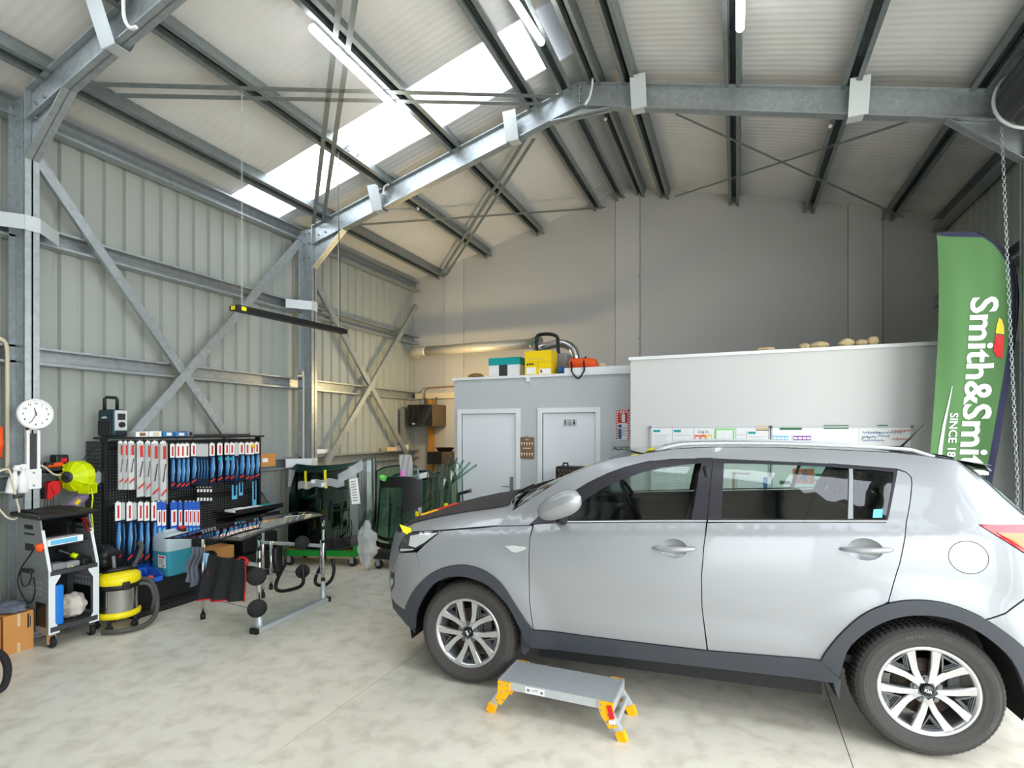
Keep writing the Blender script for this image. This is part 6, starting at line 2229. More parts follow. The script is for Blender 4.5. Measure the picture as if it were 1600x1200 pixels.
for k, (px, py, lb_) in enumerate(((652, 803, 'yellow tag on the window edge left of the car bonnet'), (697, 790, 'small yellow tag on the pale glass nearest the office wall'))):
    q = atY(px, py, (5.62, 5.72, 5.44)[k])
    single('yellow_tag', MB().obox(q, (0.045, 0.03, 0.06), rz=0.3, bev=0.006), 'tapeyellow', lb_, 'tag')
single('ribbon', MB().tube(spline([atY(660, 812, 5.6), atY(664, 806, 5.6), atY(671, 804, 5.6), atY(676, 800, 5.6)], 4), 0.012, 6), 'cardpale', 'pale yellow ribbon on the glass beside the bonnet', 'ribbon')
# black bent-pipe stand by the washroom wall
b0 = atY(715, 800, 6.46)
t = thing('pipe_stand', 'black bent pipe stand in front of the left white door', 'stand', (b0.x, 6.46, 0))
top = atY(716, 772, 6.46)
end = atY(734, 767, 6.46)
MB().tube([(b0.x, 6.46, 0.02), (top.x, 6.46, top.z)], 0.028, 10).build('post', 'black', t)
MB().tube([Vector((top.x, 6.46, top.z)), end], 0.022, 10).build('arm', 'black', t)
MB().tube([end, end + (end - top) * 0.1], 0.027, 10).build('arm_end', 'brownboard', t)
MB().lathe([(0, 0), (0.16, 0), (0.16, 0.015), (0.03, 0.03), (0, 0.03)], 20, 'z', (b0.x, 6.46, 0)).build('foot', 'black', t)
# waffle pattern hard case
q0, q1 = atY(868, 727, 6.42), atY(950, 727, 6.42)
t = thing('hard_case', 'black hard case with a waffle patterned face standing in front of the right door', 'case', ((q0.x + q1.x) / 2, 6.42, 0))
zt = q0.z - 0.01
MB().box((q0.x, 6.40, 0.0), (q1.x, 6.60, zt), 0.03).build('shell', 'black', t)
mb = MB()
n = 0
dx, dz = 0.048, 0.042
z = zt - 0.05
row = 0
while z > zt - 0.62:
    x = q0.x + 0.05 + (dx / 2 if row % 2 else 0)
    while x < q1.x - 0.04:
        mb.quadbox([(x + 0.020 * math.cos(PI / 6 + k * PI / 3), 6.40, z + 0.020 * math.sin(PI / 6 + k * PI / 3)) for k in range(6)], (0, -0.008, 0))
        x += dx
    z -= dz
    row += 1
mb.build('waffle_knob', 'heaterbrown', t, kind='stuff')
MB().tube([(q0.x + 0.08, 6.48, zt), (q0.x + 0.085, 6.48, zt + 0.035), (q0.x + 0.14, 6.48, zt + 0.035), (q0.x + 0.145, 6.48, zt)], 0.012, 6).build('handle', 'black', t)
MB().box((q0.x + 0.38, 6.44, zt), (q0.x + 0.44, 6.50, zt + 0.02)).build('latch', 'tapeyellow', t)
# ================================================================== OFFICES, SIGNS, ROOF ITEMS
ZT = ZO + 0.035


def wmat(px, py, Y, dy=0.0):
    p = atY(px, py, Y)
    return p + Vector((0, dy, 0))


# ---- metal duct with flexible ends
Yd = 8.25
t = thing('air_duct', 'long pale metal duct along the back wall above the washrooms', 'duct', tuple(atY(700, 545, Yd)))
a, b, c = atY(664, 549, Yd), atY(740, 543, Yd), atY(832, 537, Yd)
MB().tube([a, b, c], 0.083, 18).build('duct_pipe', 'ductgrey', t)
MB().tube(spline([a + Vector((0.02, 0, 0)), a + Vector((-0.15, 0.0, 0.01)), a + Vector((-0.28, 0.08, 0.01)), a + Vector((-0.34, 0.25, 0.0))], 4), 0.09, 16).build('duct_elbow', 'ductgrey', t)
for p in (a, b, c):
    MB().tube([p - Vector((0.015, 0, 0)), p + Vector((0.015, 0, 0))], 0.089, 18).build('duct_collar', 'ductgrey', t)


def flex(pts, r, name, parent):
    sp = spline(pts, 16)
    MB().tube(sp, [r * (1.0 if k % 2 else 0.88) for k in range(len(sp))], 14).build(name, 'foilflex', parent)


flex([c, c + Vector((0.12, -0.1, 0.02)), c + Vector((0.22, -0.35, -0.03)), c + Vector((0.24, -0.55, -0.12))], 0.085, 'flexible_duct', t)
t2 = thing('flexible_hose', 'shiny ribbed foil duct bending down behind the orange bag', 'duct', tuple(atY(898, 575, 7.5)))
pts = [atY(p[0], p[1], 7.5) for p in ((840, 545), (858, 540), (878, 537), (893, 543), (899, 555), (899, 566))]
flex(pts, 0.065, 'foil_duct', t2)
e = pts[-1]
MB().tube([e + Vector((0, 0, 0.02)), Vector((e.x, e.y, ZT + 0.06))], 0.075, 16).build('fan_collar', 'black', t2)
MB().lathe([(0, 0), (0.10, 0), (0.10, 0.06), (0, 0.06)], 16, 'z', (e.x, e.y, ZT)).build('fan_base', 'darkgrey', t2)


def onroof_box(px0, px1, py0, Y, depth):
    p, q = atY(px0, py0, Y), atY(px1, py0, Y)
    return p.x, q.x, p.z


# ---- teal and white carton
x0, x1, z1 = onroof_box(764, 812, 560, 6.95, 0.3)
t = thing('teal_box', 'teal and white box with a dark opening on the washroom roof', 'box', ((x0 + x1) / 2, 7.1, ZT))
MB().box((x0, 6.95, ZT), (x1, 7.25, z1 - 0.10)).build('body', 'white', t)
MB().box((x0 - 0.004, 6.945, z1 - 0.105), (x1 + 0.004, 7.25, z1)).build('lid', 'teal', t)
MB().box((x0 + 0.16, 6.944, ZT), (x0 + 0.29, 6.952, z1 - 0.105)).build('opening', 'darkgrey', t)
MB().box((x0, 6.944, ZT), (x0 + 0.16, 6.952, ZT + 0.02)).build('base_band', 'tealdark', t)
# ---- yellow cartons
xa, xb, zt = onroof_box(820, 861.5, 549, 6.86, 0.3)
zm = atY(840, 566, 6.86).z
xm = (xa + xb) / 2
for k, (u0, u1, w0, w1, lb_) in enumerate(((xa, xm - 0.003, ZT, zm, 'yellow carton on the washroom roof, lower left of three'), (xm + 0.003, xb, ZT, zm, 'yellow carton on the washroom roof, lower right of three'), (xa, xb, zm + 0.002, zt, 'yellow carton lying on top of two others on the washroom roof'))):
    t = thing('yellow_carton', lb_, 'carton', ((u0 + u1) / 2, 6.95, w0), 0, 'yellow cartons on the washroom roof')
    MB().box((u0, 6.86, w0), (u1, 7.12, w1), 0.003).build('carton', 'yellow', t)
    if k == 0:
        for q in range(3):
            MB().box((u0 + 0.03 + 0.035 * q, 6.857, w1 - 0.035), (u0 + 0.055 + 0.035 * q, 6.861, w1 - 0.012)).build('print_block', 'black', t)
        MB().box((u0 + 0.025, 6.857, w0 + 0.02), (u1 - 0.025, 6.861, w0 + 0.11)).build('print_panel', 'paper', t)
    elif k == 1:
        MB().box((u0 + 0.015, 6.857, w0 + 0.015), (u1 - 0.01, 6.861, w0 + 0.085)).build('label', 'paper', t)
        MB().box((u0 + 0.03, 6.856, w0 + 0.03), (u0 + 0.06, 6.8575, w0 + 0.07)).build('picture', 'brownboard', t)
    else:
        for q in range(5):
            MB().box((u0 + 0.05 + 0.045 * q, 6.857, w0 + 0.04), (u0 + 0.085 + 0.045 * q, 6.861, w0 + 0.047)).build('print_line', 'cardpale', t)
# ---- machine with black hose behind the cartons
t = thing('dust_extractor', 'grey machine with a black hose handle behind the yellow cartons', 'extractor', (xb - 0.05, 7.35, ZT))
MB().box((xa + 0.02, 7.14, ZT), (xb + 0.14, 7.40, zt - 0.01), 0.03).build('body', 'midgrey', t)
MB().tube(spline([atY(839, 548, 7.3), atY(839, 527, 7.3), atY(846, 522.5, 7.3), atY(862, 522.5, 7.3), atY(871, 528, 7.3), atY(872, 545, 7.3), atY(877, 575, 7.3)], 6), 0.025, 10).build('hose_handle', 'black', t)
single('blue_tin', MB().lathe([(0, 0), (0.04, 0), (0.045, 0.11), (0, 0.11)], 16, 'z', (atY(876, 575, 7.0).x, 7.0, ZT)), 'poster_blue', 'small blue tub beside the yellow cartons on the washroom roof', 'tub')
# ---- plank and orange bag
px0, px1 = atY(885, 580, 6.88).x, XO1 - 0.03
single('roof_plank', MB().quadbox([(px0, 6.79, ZT), (px0, 7.1, ZT), (px1, 7.1, ZT), (px1, 6.79, ZT)], (0, 0, 0.07)), 'trimwhite', 'white plank on the right end of the washroom roof', 'plank')
zb = ZT + 0.071
bc = atY(908, 570, 6.93)
t = thing('orange_bag', 'orange carry bag with black handles on the washroom roof', 'bag', (bc.x, 6.95, zb))
MB().tube([(bc.x - 0.16, 6.95, zb + 0.075), (bc.x - 0.15, 6.95, zb + 0.075), (bc.x + 0.10, 6.95, zb + 0.07), (bc.x + 0.19, 6.95, zb + 0.06), (bc.x + 0.21, 6.95, zb + 0.06)], [0.06, 0.073, 0.07, 0.058, 0.04], 14).build('body', 'orange', t)
for s in (-0.11, 0.06):
    pts = [Vector((bc.x + s, 6.95, zb + 0.155)), Vector((bc.x + s - 0.01, 6.875, zb + 0.08)), Vector((bc.x + s + 0.02, 6.79, zb + 0.02)), Vector((bc.x + s + 0.03, 6.755, zb - 0.05))]
    MB().tube(spline(pts, 4), 0.012, 6).build('strap', 'black', t)
MB().tube(spline([Vector((bc.x - 0.08, 6.752, zb - 0.05)), Vector((bc.x - 0.02, 6.75, zb - 0.13)), Vector((bc.x + 0.03, 6.75, zb - 0.14)), Vector((bc.x + 0.09, 6.752, zb - 0.05))], 5), 0.010, 6).build('handle_loop', 'black', t)
single('tan_rag', MB().blob((bc.x + 0.27, 7.0, zb + 0.03), (0.07, 0.06, 0.035), 2, 0.1, 4, 2), 'cardpale', 'tan rag beside the orange bag on the washroom roof', 'rag')
q = atY(741, 590, 6.9)
single('brown_paper', MB().blob((q.x, 6.92, ZT + 0.03), (0.13, 0.07, 0.035), 2, 0.14, 9, 2), 'brownboard', 'crumpled brown paper at the left of the washroom roof', 'paper')
MB().box((atY(823, 595, YO).x, YO - 0.035, ZO - 0.06), (atY(828, 595, YO).x, YO, ZO)).build('bracket', 'trimwhite', trim1)
# ---- foam pieces on the white wall
for k, (p0_, p1_, h) in enumerate(((1184, 1211, 0.045), (1248, 1266, 0.06), (1266, 1294, 0.07), (1310, 1335, 0.085), (1335, 1355, 0.07), (1354, 1373, 0.09))):
    u0, u1 = atY(p0_, 540, 6.38).x, atY(p1_, 540, 6.38).x
    single('foam_scrap', MB().blob(((u0 + u1) / 2, 6.36, 2.575 + h * 0.5), ((u1 - u0) / 2, 0.05, h * 0.5), 3, 0.06, k + 1, 2), 'foam', 'scrap of yellow insulation on top of the white wall, %s from the left' % ORD[k], 'insulation', 'insulation scraps')

# ---- back corner: black wall heater, post, shelf box
t = thing('wall_heater', 'black box heater hung high in the back left corner', 'heater', (-5.30, 8.55, 1.79))
MB().box((-5.57, 8.30, 1.79), (-5.04, 8.79, 2.19), 0.01).build('casing', 'heaterbrown', t)
MB().box((-5.565, 8.285, 1.80), (-5.045, 8.302, 2.18), 0.006).build('front_grille', 'blackgloss', t)
for k in range(6):
    MB().box((-5.55, 8.280, 1.845 + 0.05 * k), (-5.06, 8.287, 1.855 + 0.05 * k)).build('louvre', 'black', t)
MB().box((-5.46, 8.278, 1.825), (-5.40, 8.287, 1.85)).build('badge', 'lightgrey', t)
for x in (-5.4, -5.15):
    MB().tube([(x, 8.6, 2.19), (x, 8.62, 2.33)], 0.012, 6).build('hanger', 'darkgrey', t)
single('timber_post', MB().box((-5.36, 8.66, 0), (-5.28, 8.765, 2.30), 0.004), 'wood', 'yellow timber post in the back left corner', 'post')
single('wall_beam', MB().box((-5.66, 8.68, 2.315), (-3.80, 8.79, 2.42)), 'cream', 'pale beam across the back left corner beside the washrooms', 'beam')
single('copper_pipe', MB().tube(spline([(-5.40, 8.62, 2.31), (-5.40, 8.62, 2.45), (-5.34, 8.62, 2.50), (-5.2, 8.62, 2.51), (-3.8, 8.62, 2.54)], 4), 0.012, 8), 'brownboard', 'thin brown pipe above the pale beam in the back corner', 'pipe')
t = thing('shelf_box', 'dark metal box on the wall below the corner heater', 'box', (-4.95, 8.58, 1.10))
MB().box((-5.20, 8.38, 1.10), (-4.72, 8.79, 1.33), 0.008).build('casing', 'heaterbrown', t)
MB().box((-5.195, 8.37, 1.105), (-4.90, 8.382, 1.325)).build('front', 'black', t)
t = thing('black_tray', 'shallow black tray on the dark box in the back corner', 'tray', (-4.95, 8.55, 1.332))
MB().lathe([(0, 0), (0.13, 0), (0.20, 0.07), (0.205, 0.07), (0.135, 0.0), (0, 0.004)], 4, 'z', (-4.95, 8.58, 1.332), smooth=False).build('tray', 'black', t)
single('tall_board', MB().box((-5.70, 8.25, 1.46), (-5.66, 8.42, 2.12)), 'midgrey', 'narrow grey board against the ribbed wall beside the corner heater', 'board')

# ---- clipboard with keys
p, q = atY(813, 683, YO - 0.01), atY(834.5, 717, YO - 0.01)
t = thing('key_board', 'brown clipboard hung with white keys between the two doors', 'key board', ((p.x + q.x) / 2, YO, q.z))
MB().box((p.x, YO - 0.014, q.z), (q.x, YO - 0.002, p.z), 0.004).build('board', 'brownboard', t)
MB().obox(((p.x + q.x) / 2, YO - 0.02, p.z + 0.005), (0.05, 0.02, 0.03), bev=0.006).build('clip', 'grey', t)
w = q.x - p.x
for r_, zf in enumerate((0.72, 0.24)):
    for k in range(5):
        x = p.x + w * (0.12 + 0.19 * k)
        z = q.z + (p.z - q.z) * zf
        MB().lathe([(0, 0), (0.011, 0.0), (0.011, 0.006), (0, 0.006)], 10, 'y', (x, YO - 0.022, z)).box((x - 0.004, YO - 0.020, z - 0.032), (x + 0.004, YO - 0.017, z - 0.006)).build('key', 'white', t)
MB().box((p.x + 0.04, YO - 0.016, q.z + 0.135), (q.x - 0.04, YO - 0.014, q.z + 0.15)).build('name_strip', 'lightgrey', t)
lettering('KEYS', 0.022, facing_cam_wall((p.x + q.x) / 2, YO - 0.0155, p.z - 0.035), 'text_white', t, bold=0.0005)
# ---- accessible toilet sign on the right door
p, q = atY(880, 655, YO + 0.008), atY(900.5, 666, YO + 0.008)
t = thing('toilet_sign', 'grey sign with man, wheelchair and woman symbols on the right door', 'sign', ((p.x + q.x) / 2, YO, q.z))
MB().box((p.x, YO + 0.006, q.z), (q.x, YO + 0.012, p.z)).build('plate', 'lightgrey', t)
cz = (p.z + q.z) / 2
for x, wom in ((p.x + 0.03, False), (q.x - 0.03, True)):
    mb = MB().lathe([(0, 0), (0.008, 0), (0.008, 0.002), (0, 0.002)], 12, 'y', (x, YO + 0.003, cz + 0.028))
    body = [(x - 0.012, cz + 0.016), (x + 0.012, cz + 0.016), (x + 0.006, cz - 0.01), (x + 0.005, cz - 0.036), (x - 0.005, cz - 0.036), (x - 0.006, cz - 0.01)] if not wom else [(x - 0.007, cz + 0.016), (x + 0.007, cz + 0.016), (x + 0.015, cz - 0.016), (x + 0.005, cz - 0.016), (x + 0.004, cz - 0.036), (x - 0.004, cz - 0.036), (x - 0.005, cz - 0.016), (x - 0.015, cz - 0.016)]
    mb.prism(body, 0.002, 'xz', YO + 0.003)
    mb.build('person_symbol', 'text_dark', t)
x = (p.x + q.x) / 2
mb = MB().tube([(x - 0.004 + 0.018 * math.cos(a), YO + 0.005, cz - 0.014 + 0.018 * math.sin(a)) for a in [math.radians(v) for v in range(130, 400, 18)]], 0.003, 6)
mb.tube([(x - 0.004, YO + 0.005, cz + 0.018), (x - 0.003, YO + 0.005, cz - 0.006), (x + 0.014, YO + 0.005, cz - 0.006), (x + 0.021, YO + 0.005, cz - 0.028)], 0.0035, 6)
mb.lathe([(0, 0), (0.006, 0), (0.006, 0.002), (0, 0.002)], 12, 'y', (x - 0.004, YO + 0.004, cz + 0.028))
mb.build('wheelchair_symbol', 'text_dark', t)
# ---- fire extinguisher sign and first-aid cabinet
p, q = atY(962, 640, YO - 0.004), atY(984, 687, YO - 0.004)
t = thing('fire_sign', 'red and white striped fire extinguisher sign beside the white wall', 'sign', ((p.x + q.x) / 2, YO, q.z))
MB().box((p.x, YO - 0.006, q.z), (q.x, YO - 0.001, p.z)).build('plate', 'paper', t)
W_, H_ = q.x - p.x, p.z - q.z
stripes = MB()
n = 12
for k in range(n):
    z0_ = q.z + H_ * (k / n)
    for xs_ in ((p.x, p.x + W_ * 0.18), (q.x - W_ * 0.18, q.x)):
        za, zb_ = z0_, z0_ + H_ / n * 0.5
        stripes.quadbox([(xs_[0], YO - 0.006, za), (xs_[1], YO - 0.006, za + H_ / n * 0.5), (xs_[1], YO - 0.006, min(p.z, zb_ + H_ / n * 0.5)), (xs_[0], YO - 0.006, zb_)], (0, -0.001, 0))
for k in range(4):
    x0_ = p.x + W_ * (0.2 + 0.2 * k)
    stripes.quadbox([(x0_, YO - 0.006, p.z - 0.035), (x0_ + W_ * 0.1, YO - 0.006, p.z - 0.035), (x0_ + W_ * 0.16, YO - 0.006, p.z), (x0_ + W_ * 0.06, YO - 0.006, p.z)], (0, -0.001, 0))
stripes.build('red_stripe', 'red', t, kind='stuff')
rp = MB().box((p.x + W_ * 0.18, YO - 0.009, q.z + H_ * 0.55), (q.x - W_ * 0.18, YO - 0.006, p.z - 0.04)).build('red_panel', 'red', t)
cx_ = (p.x + q.x) / 2 + 0.01
zc = q.z + H_ * 0.58
MB().box((cx_ - 0.022, YO - 0.0105, zc), (cx_ + 0.022, YO - 0.009, zc + 0.10), 0).box((cx_ - 0.012, YO - 0.0105, zc + 0.105), (cx_ + 0.012, YO - 0.009, zc + 0.12)).tube([(cx_ - 0.01, YO - 0.0095, zc + 0.125), (cx_ - 0.036, YO - 0.0095, zc + 0.115), (cx_ - 0.036, YO - 0.0095, zc + 0.02)], 0.0025, 6).build('extinguisher_symbol', 'paper', rp)
MB().box((p.x + W_ * 0.2, YO - 0.010, q.z + 0.01), (p.x + W_ * 0.42, YO - 0.006, q.z + H_ * 0.36)).build('blue_extinguisher', 'poster_blue', t)
MB().lathe([(0, 0), (0.022, 0), (0.022, 0.004), (0, 0.004)], 16, 'y', (p.x + W_ * 0.32, YO - 0.012, q.z + H_ * 0.45)).build('blue_disc', 'poster_blue', t)
mb = MB()
for k in range(7):
    mb.box((p.x + W_ * 0.46, YO - 0.0075, q.z + 0.05 + 0.017 * k), (q.x - W_ * (0.2 + 0.05 * (k % 3)), YO - 0.006, q.z + 0.055 + 0.017 * k))
mb.build('print_line', 'midgrey', t, kind='stuff')
p, q = atY(958, 689, YO - 0.06), atY(985.5, 689, YO - 0.06)
t = thing('first_aid_cabinet', 'pale grey wall cabinet lettered ALSCO under the fire sign', 'cabinet', ((p.x + q.x) / 2, YO, p.z - 0.42))
MB().box((p.x, YO - 0.06, p.z - 0.42), (q.x, YO - 0.001, p.z), 0.008).build('cabinet', 'lightgrey', t)
lettering('ALSCO', 0.068, facing_cam_wall((p.x + q.x) / 2 - 0.005, YO - 0.0615, p.z - 0.095), 'text_green', t, bold=0.0022)
MB().box(((p.x + q.x) / 2 - 0.06, YO - 0.062, p.z - 0.28), ((p.x + q.x) / 2 + 0.06, YO - 0.060, p.z - 0.17)).build('green_panel', 'text_green', t)
mb = MB().box(((p.x + q.x) / 2 - 0.012, YO - 0.0635, p.z - 0.27), ((p.x + q.x) / 2 + 0.012, YO - 0.062, p.z - 0.18)).box(((p.x + q.x) / 2 - 0.04, YO - 0.0635, p.z - 0.237), ((p.x + q.x) / 2 + 0.04, YO - 0.062, p.z - 0.213))
mb.build('white_cross', 'paper', t)

# ---- whiteboards and sheets on the white wall
YB_ = YW - 0.022


def board(px0, px1, py, label, zbot):
    a, b = atY(px0, py, YB_), atY(px1, py, YB_)
    t = thing('whiteboard', label, 'whiteboard', ((a.x + b.x) / 2, YW, zbot))
    zt = 1.765
    MB().box((a.x + 0.012, YB_, zbot + 0.012), (b.x - 0.012, YW - 0.001, zt - 0.012)).build('panel', 'paper', t)
    mb = MB().box((a.x, YB_ - 0.006, zbot), (a.x + 0.014, YW - 0.001, zt)).box((b.x - 0.014, YB_ - 0.006, zbot), (b.x, YW - 0.001, zt)).box((a.x, YB_ - 0.006, zt - 0.014), (b.x, YW - 0.001, zt)).box((a.x, YB_ - 0.006, zbot), (b.x, YW - 0.001, zbot + 0.014))
    mb.build('frame', 'lightgrey', t)
    for x in (a.x, b.x):
        MB().box((x - 0.012, YB_ - 0.009, zt - 0.02), (x + 0.012, YB_ + 0.0, zt + 0.008)).build('corner_cap', 'midgrey', t)
    return t


board(1016, 1203, 668, 'aluminium framed whiteboard covered in paper sheets, left of two above the car', 1.02)
wbr = board(1205, 1425, 666, 'whiteboard with green headings and handwriting, right of two above the car', 1.02)
YS = YB_ - 0.004


def sheet(px0, px1, py0, py1, m, label, cat='sheet', group='sheets on the whiteboards', name='paper_sheet', lines=5, lm='lightgrey', header=None):
    a, b = atY(px0, py0, YS), atY(px1, py1, YS)
    t = thing(name, label, cat, ((a.x + b.x) / 2, YS, b.z), 0, group)
    MB().box((a.x, YS - 0.0015, b.z), (b.x, YS + 0.0005, a.z)).build('sheet', m, t)
    w, h = b.x - a.x, a.z - b.z
    if header:
        MB().box((a.x + w * 0.06, YS - 0.0025, a.z - h * 0.12), (a.x + w * 0.42, YS - 0.0015, a.z - h * 0.05)).build('heading', header, t)
    if lines:
        mb = MB()
        for k in range(lines):
            zz = a.z - h * (0.2 + 0.7 * k / lines)
            mb.box((a.x + w * 0.1, YS - 0.0022, zz - h * 0.02), (b.x - w * (0.1 + 0.12 * (k % 3)), YS - 0.0015, zz))
        mb.build('print_line', lm, t, kind='stuff')
    return t, a, b


zx = 722
sheet(1019, 1049.5, 669, zx, 'white', 'lined white sheet at the left end of the left whiteboard', lines=12, header='teal')
sheet(1051, 1082, 669, zx, 'white', 'plain white sheet second from the left on the left whiteboard', lines=4, header='teal')
t, a, b = sheet(1084, 1114, 669, zx, 'white', 'white sheet headed Log in with orange and yellow boxes', lines=0)
lettering('Log in', 0.045, facing_cam_wall((a.x + b.x) / 2, YS - 0.002, a.z - 0.04), 'text_dark', t)
w = b.x - a.x
for k, mm in enumerate(('poster_orange', 'orange', 'yellow')):
    MB().box((a.x + w * (0.04 + 0.31 * k), YS - 0.003, a.z - 0.175), (a.x + w * (0.32 + 0.31 * k), YS - 0.0015, a.z - 0.075)).build('colour_box', mm, t)
    MB().box((a.x + w * (0.09 + 0.31 * k), YS - 0.004, a.z - 0.16), (a.x + w * (0.27 + 0.31 * k), YS - 0.003, a.z - 0.095)).build('box_paper', 'white', t)
for k, mm in enumerate(('packlight', 'poster_blue', 'purple')):
    MB().box((a.x + w * (0.04 + 0.31 * k), YS - 0.003, a.z - 0.30), (a.x + w * (0.32 + 0.31 * k), YS - 0.0015, a.z - 0.19)).build('colour_box', mm, t)
t, a, b = sheet(1117, 1147, 670, zx, 'limegreen', 'green bordered notice in the middle of the left whiteboard', lines=0)
MB().box((a.x + 0.014, YS - 0.003, b.z + 0.014), (b.x - 0.014, YS - 0.0015, a.z - 0.014)).build('inner_sheet', 'white', t)
sheet(1150, 1166, 668, zx, 'white', 'narrow white sheet right of the green bordered notice', lines=3)
sheet(1167, 1200, 672, zx, 'white', 'white sheet under the tan tag on the left whiteboard', lines=7, header='teal')
sheet(1182, 1200, 665, 673, 'cardpale', 'small tan tag at the top right of the left whiteboard', 'tag', 'labels on the whiteboards', 'tan_tag', 0)
for k, (p0_, p1_, y0_, y1_) in enumerate(((1219, 1253, 666, 671.5), (1287, 1326, 664.5, 670), (1371, 1387, 664, 668.5))):
    sheet(p0_, p1_, y0_, y1_, 'signgreen', 'dark green heading strip on the right whiteboard, %s from the left' % ORD[k], 'strip', 'green heading strips', 'heading_strip', 0)
for k, (p0_, p1_, mm, lb_) in enumerate(((1206, 1234, 'skyblue', 'white form with a blue band low on the right whiteboard'), (1238, 1269, 'purple', 'white form with a purple grid low on the right whiteboard'))):
    t, a, b = sheet(p0_, p1_, 678, zx, 'white', lb_, lines=0)
    w = b.x - a.x
    for r_ in range(2):
        MB().box((a.x + 0.01, YS - 0.003, a.z - 0.065 - 0.07 * r_), (b.x - 0.01, YS - 0.0015, a.z - 0.02 - 0.07 * r_)).build('colour_band', mm, t)
        for q_ in range(4):
            MB().box((a.x + w * (0.08 + 0.22 * q_), YS - 0.004, a.z - 0.055 - 0.07 * r_), (a.x + w * (0.26 + 0.22 * q_), YS - 0.003, a.z - 0.032 - 0.07 * r_)).build('cell', 'white', t)
# dividing lines and handwriting on the right board
for px in (1272, 1342):
    a = atY(px, 666, YS)
    MB().box((a.x, YS + 0.002, 1.04), (a.x + 0.003, YS + 0.0035, 1.75)).build('divider_line', 'lightgrey', wbr)


def scribble(px, py, w, h, m, seed):
    r_ = random.Random(seed)
    a = atY(px, py, YS)
    pts = []
    n = 22
    for k in range(n):
        pts.append(Vector((a.x + w * k / n, YS + 0.002, a.z + h * (0.5 * math.sin(k * 2.1 + seed) + r_.uniform(-0.3, 0.3)))))
    MB().tube(pts, 0.003, 4).build('handwriting', m, wbr)


for k, (px, py, w, m) in enumerate(((1348, 676, 0.16, 'poster_blue'), (1368, 676, 0.22, 'poster_blue'), (1346, 683, 0.13, 'poster_blue'), (1372, 681, 0.10, 'packlight'), (1346, 688, 0.2, 'poster_blue'), (1393, 673, 0.17, 'text_red'), (1393, 686, 0.17, 'text_red'))):
    scribble(px, py, w, 0.022, m, k + 2)
# lower rows seen through the car
for k, (p0_, p1_, y0_, y1_) in enumerate(((1018, 1049, 724, 750), (1051, 1083, 724, 748), (1020, 1050, 751, 778), (1052, 1086, 750, 778))):
    sheet(p0_, p1_, y0_, y1_, 'white', ['printed sheet in the lower left of the left whiteboard, upper one', 'printed sheet beside it in the upper pair seen through the front window', 'printed sheet in the lower pair seen through the front window, left one', 'printed sheet in the lower pair seen through the front window, right one'][k], lines=5, lm='grey')
t, a, b = sheet(1152, 1205, 744, 775, 'white', 'framed certificate with a blue ribbon seen through the rear window', 'certificate', None, 'certificate', 5, 'packlight')
MB().box((b.x - 0.075, YS - 0.004, b.z + 0.0), (b.x - 0.035, YS - 0.0015, a.z - 0.0)).build('ribbon', 'poster_blue', t)
MB().lathe([(0, 0), (0.02, 0), (0.02, 0.002), (0, 0.002)], 14, 'y', (b.x - 0.10, YS - 0.004, (a.z + b.z) / 2 - 0.03)).build('seal', 'keybrass', t)
t, a, b = sheet(1145, 1172, 738, 741.5, 'keybrass', 'tan frame edge above the certificate', 'frame', None, 'picture_frame', 0)
MB().box((a.x, YS - 0.0015, a.z - 0.35), (a.x + 0.025, YS + 0.0005, a.z)).build('frame_side', 'keybrass', t)
sheet(1219, 1235, 751, 757, 'signgreen', 'green label in the middle of the lower board seen through the rear window', 'strip', 'green labels low on the board', 'heading_strip', 0)
t, a, b = sheet(1239, 1272, 732, 756, 'poster_orange', 'orange poster of a running figure seen through the rear window', 'poster', None, 'poster', 0)
w, h = b.x - a.x, a.z - b.z
run = [(0.42, 0.62), (0.60, 0.70), (0.68, 0.55), (0.60, 0.42), (0.72, 0.25), (0.62, 0.22), (0.50, 0.38), (0.34, 0.12), (0.24, 0.15), (0.40, 0.45)]
MB().quadbox([(a.x + w * u, YS - 0.0015, b.z + h * v) for u, v in run], (0, -0.002, 0)).lathe([(0, 0), (h * 0.09, 0), (h * 0.09, 0.002), (0, 0.002)], 12, 'y', (a.x + w * 0.62, YS - 0.004, b.z + h * 0.83)).build('runner', 'poster_blue', t)
for k in range(6):
    an = k * 1.05
    MB().quadbox([(a.x + w * 0.5, YS - 0.0016, b.z + h * 0.5), (a.x + w * (0.5 + 0.46 * math.cos(an)), YS - 0.0016, b.z + h * (0.5 + 0.46 * math.sin(an))), (a.x + w * (0.5 + 0.46 * math.cos(an + 0.3)), YS - 0.0016, b.z + h * (0.5 + 0.46 * math.sin(an + 0.3)))], (0, -0.0004, 0)).build('ray', 'cardpale', t)
for k, (y0_, y1_) in enumerate(((740, 744.5), (749, 753.5))):
    sheet(1274, 1293, y0_, y1_, 'green', 'bright green label right of the orange poster, %s one' % ('upper', 'lower')[k], 'strip', 'green labels low on the board', 'heading_strip', 0)

# ---- feather flag
YFL = 5.86
rows = [(363, 1463, 1478), (364.5, 1463, 1512), (368, 1464, 1531), (374, 1464.5, 1546), (384, 1465, 1561), (397, 1465.5, 1573), (414, 1466, 1584), (436, 1466.5, 1591), (465, 1466.5, 1594), (500, 1466, 1592), (540, 1464, 1587), (590, 1461, 1578.5), (640, 1457.5, 1569), (690, 1453.5, 1560), (740, 1450, 1550), (800, 1446, 1539)]
RW = []
for py, xa_, xb_ in rows:
    A_, B_ = atY(xa_, py, YFL), atY(xb_, py, YFL)
    RW.append((A_.x, B_.x, (A_.z + B_.z) / 2))


